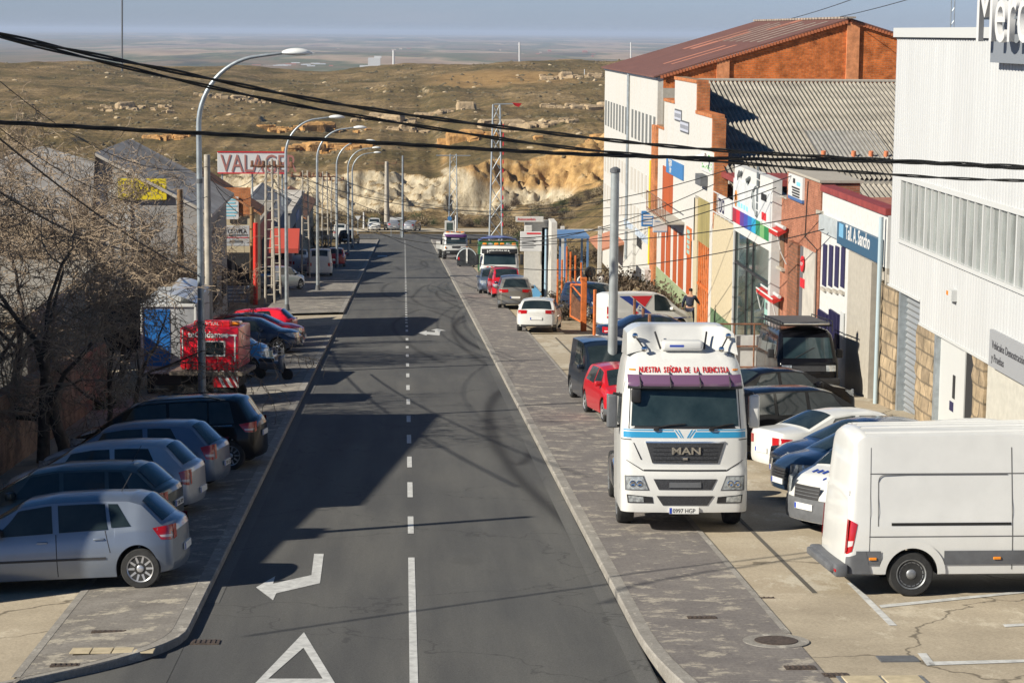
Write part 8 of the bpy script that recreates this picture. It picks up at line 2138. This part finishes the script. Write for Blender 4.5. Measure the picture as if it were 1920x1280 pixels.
for px in (1055, 1125, 1190): a_ = AT(px, 430, 128); g = MB(); g.bbox(a_.x-.12, a_.x+.12, 127.9, 128.1, gzf(9, 128)-.3, zr+.25, .02); g.build('post', W_white, fn)
g = MB(); a_ = AT(1000, 432, 128); c_ = AT(1195, 432, 128); g.box(a_.x, c_.x, 127.95, 128.05, zr-.02, zr+.08); g.box(a_.x, c_.x, 127.95, 128.05, gzf(9, 128), gzf(9, 128)+.7); g.build('rail', W_white, fn)
cp = empty('carport', (0, 0, 0), 0, 'blue steel carport frame in the yard behind the gatehouse', 'shelter'); M_cb = mat('carport_blue', (.10, .20, .38), .5)
a_, c_ = AT(1018, 447, 122), AT(1102, 447, 122); zc = a_.z; zg = gzf(9, 124)
for x in (a_.x+.1, (a_.x+c_.x)/2, c_.x):
    for y in (122, 126): g = MB(); g.box(x-.06, x+.06, y-.06, y+.06, zg-.2, zc); g.build('post', M_cb, cp)
g = MB(); g.box(a_.x, c_.x+.1, 121.9, 126.1, zc, zc+.14); g.build('roof', M_cb, cp)
for i, (px, py, lab) in enumerate(((1040, 492, 'green barrel under the carport nearest the gatehouse'), (1052, 494, 'second green barrel under the carport'))):
    a_ = AT(px, py, 119); g = MB(); g.lathe([(.30, 0), (.31, .1), (.30, .45), (.31, .5), (.30, .9), (.28, .92)], 18, Matrix.Translation((a_.x, 119+i, gzf(9, 119)+.05)), axis='z'); tag(g.build('barrel', mat('barrel_green', (.02, .20, .09), .5), smooth=40), lab, 'barrel', 'green barrels')
a_ = AT(1072, 490, 120); g = MB(); g.bbox(a_.x-.45, a_.x+.45, 119.6, 120.5, gzf(9, 120), gzf(9, 120)+1.1, .1); tag(g.build('water_tank', MATS['town_grey'], smooth=40), 'pale square water tank in the yard', 'tank')
tyg = 'tyres piled in the yard'; tm_, _ = wheel_set(.33, .2, 'steel')
for k in range(14):
    o = bpy.data.objects.new('tyre', tm_); COL.objects.link(o); o.location = (9.7+.7*(k % 4)+.2*(k % 3), 120+.5*(k % 2), gzf(9, 120)+.35+.42*(k//4)); o.rotation_euler = (random.uniform(-.4, .4), random.random(), random.uniform(-.5, .5)); tag(o, 'worn black tyre in the heap behind the orange posts', 'tyre', tyg)
fw = empty('white_fence', (0, 0, 0), 0, 'low white wall with rounded posts in front of the yard', 'fence')
for px in (1089, 1128): a_ = AT(px, 500, 113); g = MB(); g.lathe([(.2, gzf(9, 113)-.2), (.2, gzf(9, 113)+1.5), (.17, gzf(9, 113)+1.62), (.05, gzf(9, 113)+1.72)], 12, Matrix.Translation((a_.x, 113, 0)), axis='z'); g.build('post', W_white, fw, smooth=40)
g = MB(); a_, c_ = AT(1068, 500, 113), AT(1180, 500, 113); g.box(a_.x, c_.x, 112.95, 113.05, gzf(9, 113)-.1, gzf(9, 113)+.55); g.build('wall', W_white, fw)
g1 = 'thin orange posts by the gate'
for i, (px, pt) in enumerate(((1054, 487), (1063, 462), (1070, 472), (1079, 479), (1090, 492), (1046, 486))):
    Y = 108-i*.8; a_ = AT(px, pt, Y); g = MB(); g.tube([(a_.x, Y, gzf(a_.x, Y)-.1), (a_.x, Y, a_.z)], .045, 6); tag(g.build('fence_post', D_orr), ['orange post first from the gatehouse bush', 'tallest rusty orange post by the yard', 'orange post third from the gatehouse', 'orange post fourth from the gatehouse', 'orange post nearest the gate leaf', 'shortest orange post beside the gatehouse'][i], 'post', g1)
gt = empty('orange_gate', (0, 0, 0), 0, 'open orange gate leaf with rusty bars hanging on an orange post', 'gate')
pa, pb_ = G(1070, 598, .1), G(1094, 612, .1); za = AT(1070, 533, pa.y).z; zb2 = AT(1094, 520, pb_.y).z
g = MB(); g.bbox(pb_.x-.13, pb_.x+.13, pb_.y-.13, pb_.y+.13, pb_.z-.2, zb2, .02); g.build('post', D_orr, gt)
g = MB(); g.tube([pa+Vector((0, 0, .1)), (pa.x, pa.y, za), (pb_.x, pb_.y, zb2-.35)], .05, 6); g.tube([pa+Vector((0, 0, .15)), pb_+Vector((0, 0, .15))], .05, 6); g.tube([(pa.x, pa.y, za), (pb_.x, pb_.y, zb2-1.0)], .04, 6); g.build('frame', D_orr, gt)
g = MB()
for k in range(1, 14): t = k/14; q = pa.lerp(pb_, t); g.tube([q+Vector((0, 0, .15)), (q.x, q.y, za-.35)], .028, 5)
g.build('bars', D_rust, gt)
a_ = G(1114, 640, .05); t_ = AT(1120, 543, a_.y); g = MB(); g.tube([a_, (t_.x-.1, a_.y, t_.z)], .07, 7); tag(g.build('fence_post', D_orr), 'single orange post in front of the courier van', 'post', g1)
g1 = 'rusty posts of the fence behind the lorry'
for i, (px, pt, pb2) in enumerate(((1190, 560, 640), (1206, 578, 640), (1218, 590, 640))):
    Y = 84-i*2; a_ = AT(px, pt, Y); g = MB(); g.tube([(a_.x, Y, gzf(a_.x, Y)-.1), (a_.x, Y, a_.z)], .06, 6); tag(g.build('fence_post', D_rust), ['tallest rusty post behind the lorry roof', 'middle rusty post behind the lorry roof', 'lowest rusty post behind the lorry roof'][i], 'post', g1)
# railing on a low white wall beside the camper
rl = empty('ramp_railing', (0, 0, 0), 0, 'rusty railing on a low white wall between the lorry and the camper', 'railing')
Y = 70; zg = gzf(11, Y); zt_ = AT(1400, 607, Y).z; xa, xb = AT(1366, 600, Y).x, AT(1452, 600, Y).x
g = MB(); g.box(xa-2.5, xb, Y+.02, Y+.22, zg-.2, zg+1.5); g.build('wall', W_white2, rl)
g = MB()
for z in (zt_, zt_-.75, zt_-1.45): g.tube([(xa-2.5, Y-.05, z), (xb, Y-.05, z)], .03, 6)
for k in range(7): x = xa-2.5+(xb-xa+2.5)*k/6; g.tube([(x, Y-.05, zg), (x, Y-.05, zt_)], .028, 6)
g.build('rails', D_rust, rl)
# ad panel and signs at the street end
ap = empty('signal_panel', (0, 0, 0), 0, 'white framed glass panel with a round blue sign on top at the street end', 'sign'); Y = 232
a_, c_ = AT(834, 440, Y), AT(852, 414, Y); g = MB(); g.bbox(a_.x, c_.x, Y, Y+.3, gzf(5, Y), c_.z, .03); g.build('frame', W_white2, ap); g = MB(); g.box(a_.x+.18, c_.x-.18, Y-.02, Y-.005, a_.z+.5, c_.z-.2); g.build('glass', D_glass, ap)
g = MB(); g.lathe([(.01, 0), (.24, 0), (.24, .04), (.01, .04)], 16, Matrix.Translation(((a_.x+c_.x)/2, Y-.05, c_.z+.25))); g.build('round_sign', D_blue, ap)
o, _ = pole('white post beside the glass panel at the street end', 855, 232, 404, .12, MATS['letter_white'], grp=None, name='marker_pole')
for px, py, lab in ((742, 414, 'small white board on two legs on the far verge'), (671, 412, 'small triangular road sign at the far left verge')):
    Y = 274 if px > 700 else 282; a_ = AT(px, py, Y); zg = gzf(a_.x, Y); o = empty('road_sign', (0, 0, 0), 0, lab, 'sign')
    g = MB()
    if px > 700: g.box(a_.x-.75, a_.x+.75, Y, Y+.05, a_.z+.1, a_.z+.45)
    else: g.prism([(a_.x-.4, Y, a_.z+.5), (a_.x+.4, Y, a_.z+.5), (a_.x, Y, a_.z-.15)], (0, .04, 0))
    g.build('plate', MATS['letter_white'], o)
    for dx in ((-.6, .6) if px > 700 else (0,)): g = MB(); g.tube([(a_.x+dx, Y+.08, zg-.1), (a_.x+dx, Y+.08, a_.z+.1)], .04, 5); g.build('leg', D_steel, o)
# ---------------------------------------------------------------- the man by the courier van
def skin(name, joints, edges, m, parent, sub=2):
    me = bpy.data.meshes.new(name); me.from_pydata([j[:3] for j in joints], edges, []); o = bpy.data.objects.new(name, me); COL.objects.link(o)
    sk = o.modifiers.new('s', 'SKIN'); 
    for i, j in enumerate(joints): me.skin_vertices[0].data[i].radius = (j[3], j[4] if len(j) > 4 else j[3])
    me.skin_vertices[0].data[0].use_root = True
    ss = o.modifiers.new('d', 'SUBSURF'); ss.levels = sub; ss.render_levels = sub
    dg = bpy.context.evaluated_depsgraph_get(); nm = bpy.data.meshes.new_from_object(o.evaluated_get(dg)); bpy.data.objects.remove(o)
    nm.materials.clear(); nm.materials.append(m); nm.polygons.foreach_set('use_smooth', [True]*len(nm.polygons)); o = bpy.data.objects.new(name, nm); COL.objects.link(o)
    if parent: o.parent = parent
    return o
M_skin = mat('skin_tone', (.42, .24, .16), .6); M_navyc = mat('workwear_navy', (.018, .022, .045), .85, noise=(6, .7, 1.5)); M_hair = mat('hair_dark', (.015, .012, .01), .8); M_shoe = mat('shoe_black', (.015, .015, .015), .7)
pr = empty('person', (0, 0, 0), 0, 'man in dark navy workwear seen from behind, bending over with a bag', 'person')
# body: pelvis, spine, neck, head; arms with hands; legs
J = [(0, 0, .95, .165, .12), (0, .02, 1.12, .155, .115), (0, .07, 1.32, .19, .125), (0, .12, 1.45, .12, .09), (.01, .17, 1.53, .055), (.015, .20, 1.62, .085, .095), (.015, .21, 1.71, .075, .085),
     (-.20, .11, 1.42, .065), (-.30, .10, 1.16, .05), (-.33, .18, .93, .036), (-.34, .20, .86, .03, .02), (.20, .13, 1.42, .065), (.31, .26, 1.22, .05), (.36, .44, 1.12, .036), (.38, .50, 1.10, .03, .02),
     (-.10, 0, .88, .10), (-.12, .04, .50, .07), (-.13, -.02, .09, .048), (-.13, .12, .05, .04), (.10, 0, .88, .10), (.13, .07, .50, .07), (.14, 0, .09, .048), (.15, .14, .05, .04)]
E = [(0, 1), (1, 2), (2, 3), (3, 4), (4, 5), (5, 6), (3, 7), (7, 8), (8, 9), (9, 10), (3, 11), (11, 12), (12, 13), (13, 14), (0, 15), (15, 16), (16, 17), (17, 18), (0, 19), (19, 20), (20, 21), (21, 22)]
body = skin('body', J, E, M_skin, pr)
def offs(ids, gr): return [tuple(J[i][:3])+tuple(r+gr for r in J[i][3:]) for i in ids]
skin('jacket', offs([0, 1, 2, 3, 7, 8, 9, 11, 12, 13], .022), [(0, 1), (1, 2), (2, 3), (3, 4), (4, 5), (5, 6), (3, 7), (7, 8), (8, 9)], M_navyc, pr)
skin('trousers', offs([0, 15, 16, 17, 19, 20, 21], .02), [(0, 1), (1, 2), (2, 3), (0, 4), (4, 5), (5, 6)], M_navyc, pr)
for ids in ((17, 18), (21, 22)): skin('shoe', offs(ids, .014), [(0, 1)], M_shoe, pr, 1)
skin('hair', [(.015, .165, 1.63, .092, .095), (.015, .185, 1.73, .096, .10), (.015, .215, 1.755, .085, .09)], [(0, 1), (1, 2)], M_hair, pr)
for wx, wy, wz, sg in ((-.345, .20, .84, -1), (.38, .52, 1.09, 1)):
    for k in range(4): L = (.07, .08, .075, .06)[k]; o_ = Vector((wx+(k-1.5)*.017, wy, wz)); skin('finger', [tuple(o_)+(.009,), tuple(o_+Vector((0, .02, -L*.55)))+(.008,), tuple(o_+Vector((0, .0, -L)))+(.006,)], [(0, 1), (1, 2)], M_skin, body, 1)
    o_ = Vector((wx-sg*.035, wy+.01, wz+.02)); skin('thumb', [tuple(o_)+(.010,), tuple(o_+Vector((-sg*.02, .03, -.03)))+(.008,)], [(0, 1)], M_skin, body, 1)
pp = (12.75, 94.0); pr.location = (pp[0], pp[1], gzf(*pp)+.11); pr.rotation_euler = (0, 0, R(-12)); pr.scale = (1.03,)*3
bg_ = MB(); bg_.bbox(-.12, .12, -.22, .22, 0, .42, .05, None, 3); bgo = tag(bg_.build('tool_bag', M_shoe, smooth=50), 'dark bag hanging from the left hand of the bending man', 'bag'); bgo.location = (pp[0]-.30, pp[1]+.27, gzf(*pp)+.50); bgo.rotation_euler = (0, R(20), R(-12))
g = MB(); g.tube([(0, -.08, .40), (0, -.05, .50), (0, .05, .50), (0, .08, .40)], .012, 5); g.build('bag_strap', M_shoe, bgo)
# ---------------------------------------------------------------- painted markings
def marking(polys, z=.006):
    mb = MB()
    for poly in polys:
        # subdivide lengthwise so that the paint follows the road
        mb.add([(x, y, gzf(x, y)+z) for x, y in poly], [list(range(len(poly)))])
    return mb
def gpoly(pts, off=0): return [(G(x, y, off).x, G(x, y, off).y) for x, y in pts]
polys = []
def dash(ya, yb, x=.13, w_=.10): y0, y1 = G(770, yb).y, G(770, ya).y; polys.append([(x-w_/2*1.1, y0), (x+w_/2*1.1, y0), (x+w_/2*1.1, y1), (x-w_/2*1.1, y1)])
for a_, b_ in ((1045, 1300), (968, 1000), (904, 932), (856, 876), (815, 831), (779, 791), (748, 758), (722, 731), (700, 707), (681, 687), (664, 669), (649, 653), (634, 638), (618, 622), (610, 613)): dash(a_, b_)
y = G(757, 606).y
while y < 262: polys.append([(.06, y), (.17, y), (.17, y+.9), (.06, y+.9)]); y += 2.1
m1 = marking(polys); m1.build('centre_line', M_white)['kind'] = 'structure'
arrow = gpoly([(589, 1038), (607, 1038), (600, 1093), (518, 1112), (512, 1125), (480, 1101), (516, 1080), (512, 1094), (584, 1078)])
me_ = marking([arrow]); me_.build('arrow_marking', M_white)['kind'] = 'structure'
o1, o2, o3 = gpoly([(570, 1185), (690, 1400), (425, 1400)]); 
tri_o = gpoly([(570, 1185), (643, 1305), (455, 1305)]); tri_i = gpoly([(569, 1214), (605, 1272), (503, 1272)])
m2 = MB(); P_ = [(x, y, gzf(x, y)+.006) for x, y in tri_o+tri_i]; m2.add(P_, [(0, 1, 4, 3), (1, 2, 5, 4), (2, 0, 3, 5)]); m2.build('yield_marking', M_white)['kind'] = 'structure'
fa = gpoly([(784, 624), (800, 620), (800, 622), (815, 623), (816, 620), (808, 619), (820, 616), (836, 620), (826, 620), (824, 629), (800, 627), (800, 629)])
marking([fa]).build('arrow_marking', M_white)['kind'] = 'structure'
marking([gpoly([(708, 479), (726, 479), (726, 481), (708, 481)])]).build('arrow_marking', M_white)['kind'] = 'structure'
pk = [gpoly(p, .11) for p in ([(1588, 1092), (1600, 1092), (1682, 1172), (1667, 1172)], [(1648, 1134), (1950, 1104), (1950, 1108), (1652, 1139)], [(1720, 1224), (1737, 1224), (1755, 1247), (1738, 1247)], [(1740, 1240), (1950, 1235), (1950, 1240), (1744, 1247)], [(1880, 1170), (1950, 1167), (1950, 1171), (1884, 1175)])]
marking(pk, .114).build('bay_lines', M_white)['kind'] = 'structure'
# light screed around the bay and the lot corner
ribbon_sheet('concrete_apron', list(np.linspace(5.46, 15, 8)), np.arange(20, 32.1, .6), .106, M_concg)
ribbon_sheet('expansion_strip', [6.35, 6.43], np.arange(32, 90, 1.0), .108, mat('joint_dark', (.10, .09, .075), .9))
ribbon_sheet('kerb_edge', [5.36, 5.46], np.arange(29, 95, 1.0), .122, M_kerb); ribbon_sheet('kerb_edge', [-5.08, -4.96], np.arange(27, 97, 1.0), .122, M_kerb)
ribbon_sheet('gutter_strip', [XR-.28, XR-.02], np.arange(22, 262, 1.0), .005, asphalt('asphalt_edge', .11)); ribbon_sheet('gutter_strip', [XL+.02, XL+.22], np.arange(32, 262, 1.0), .005, MATS['asphalt_edge'])
# covers and gratings
M_iron = mat('cast_iron', (.10, .075, .06), .7, .3, noise=(20, .6, 1.3)); M_lid = mat('slab_sand', (.50, .42, .28), .85, noise=(5, .8, 1.1))
def lay(o, X, Y, off):
    o.location = (X, Y, gzf(X, Y)+off); o.rotation_euler = (math.atan(-SLOPE), 0, 0)
def grate(px, py, w_, d, lab, m=M_iron, off=.122, name='drain_grate'):
    p = G(px, py, off); g = MB(); g.box(-w_/2, w_/2, -d/2, d/2, -.02, .008)
    for k in range(int(w_/.07)): x = -w_/2+.05+k*.07; g.box(x-.012, x+.012, -d/2+.03, d/2-.03, .008, .018)
    lay(tag(g.build(name, m), lab, 'drain cover', 'covers and gratings in the pavement'), p.x, p.y, off)
grate(1316, 1157, .42, .16, 'rusty grating in the dark pavement below the lorry'); grate(1435, 1120, .28, .05, 'tiny slot drain in the tan concrete', off=.112); grate(1500, 1251, .40, .22, 'grating beside the pavement step at the bottom'); grate(1567, 1265, .34, .22, 'small rusty lid left of the sand-coloured slabs', off=.112)
grate(122, 1246, .38, .16, 'long rusty grating in the near left pavement'); grate(385, 1203, .40, .28, 'rusty gully lid at the left kerb', off=.008); grate(205, 1183, .5, .10, 'worn grating above the four pale slabs on the left')
p = G(1455, 1202, .11); g = MB(); g.lathe([(.46, -.02), (.46, .006), (.30, .006)], 32, axis='z'); o = tag(g.build('manhole_cover', M_kerb), 'round rusty manhole cover in a pale ring', 'manhole'); lay(o, p.x, p.y, .118); g = MB(); g.lathe([(.30, 0), (.30, .014), (.27, .016), (.01, .016)], 32, axis='z'); g.build('lid', M_iron, o)
p = G(1683, 1235, .11); g = MB(); g.box(-.26, .26, -.17, .17, -.02, .012); lay(tag(g.build('access_cover', V_gplast), 'dark rectangular steel cover beside the white bay line', 'cover'), p.x, p.y, .112)
p = G(1655, 1275, .11); g = MB(); g.box(-.56, .56, -.28, .28, -.02, .006); o = tag(g.build('chamber_cover', V_steel), 'pair of sand-coloured slabs in a steel frame at the bottom right', 'cover')
lay(o, p.x, p.y-.05, .116)
for x in (-.26, .26): g = MB(); g.bbox(x-.24, x+.24, -.23, .23, 0, .022, .008); g.build('slab', M_lid, o)
p = G(214, 1219, .12); o = empty('chamber_cover', (0, 0, 0), 0, 'row of four pale square slabs in the near left pavement', 'cover'); lay(o, p.x, p.y, .12)
for k in range(4): g = MB(); g.bbox(-.58+.285*k, -.31+.285*k, -.16, .16, -.01, .012, .006); g.build('slab', M_lid, o)
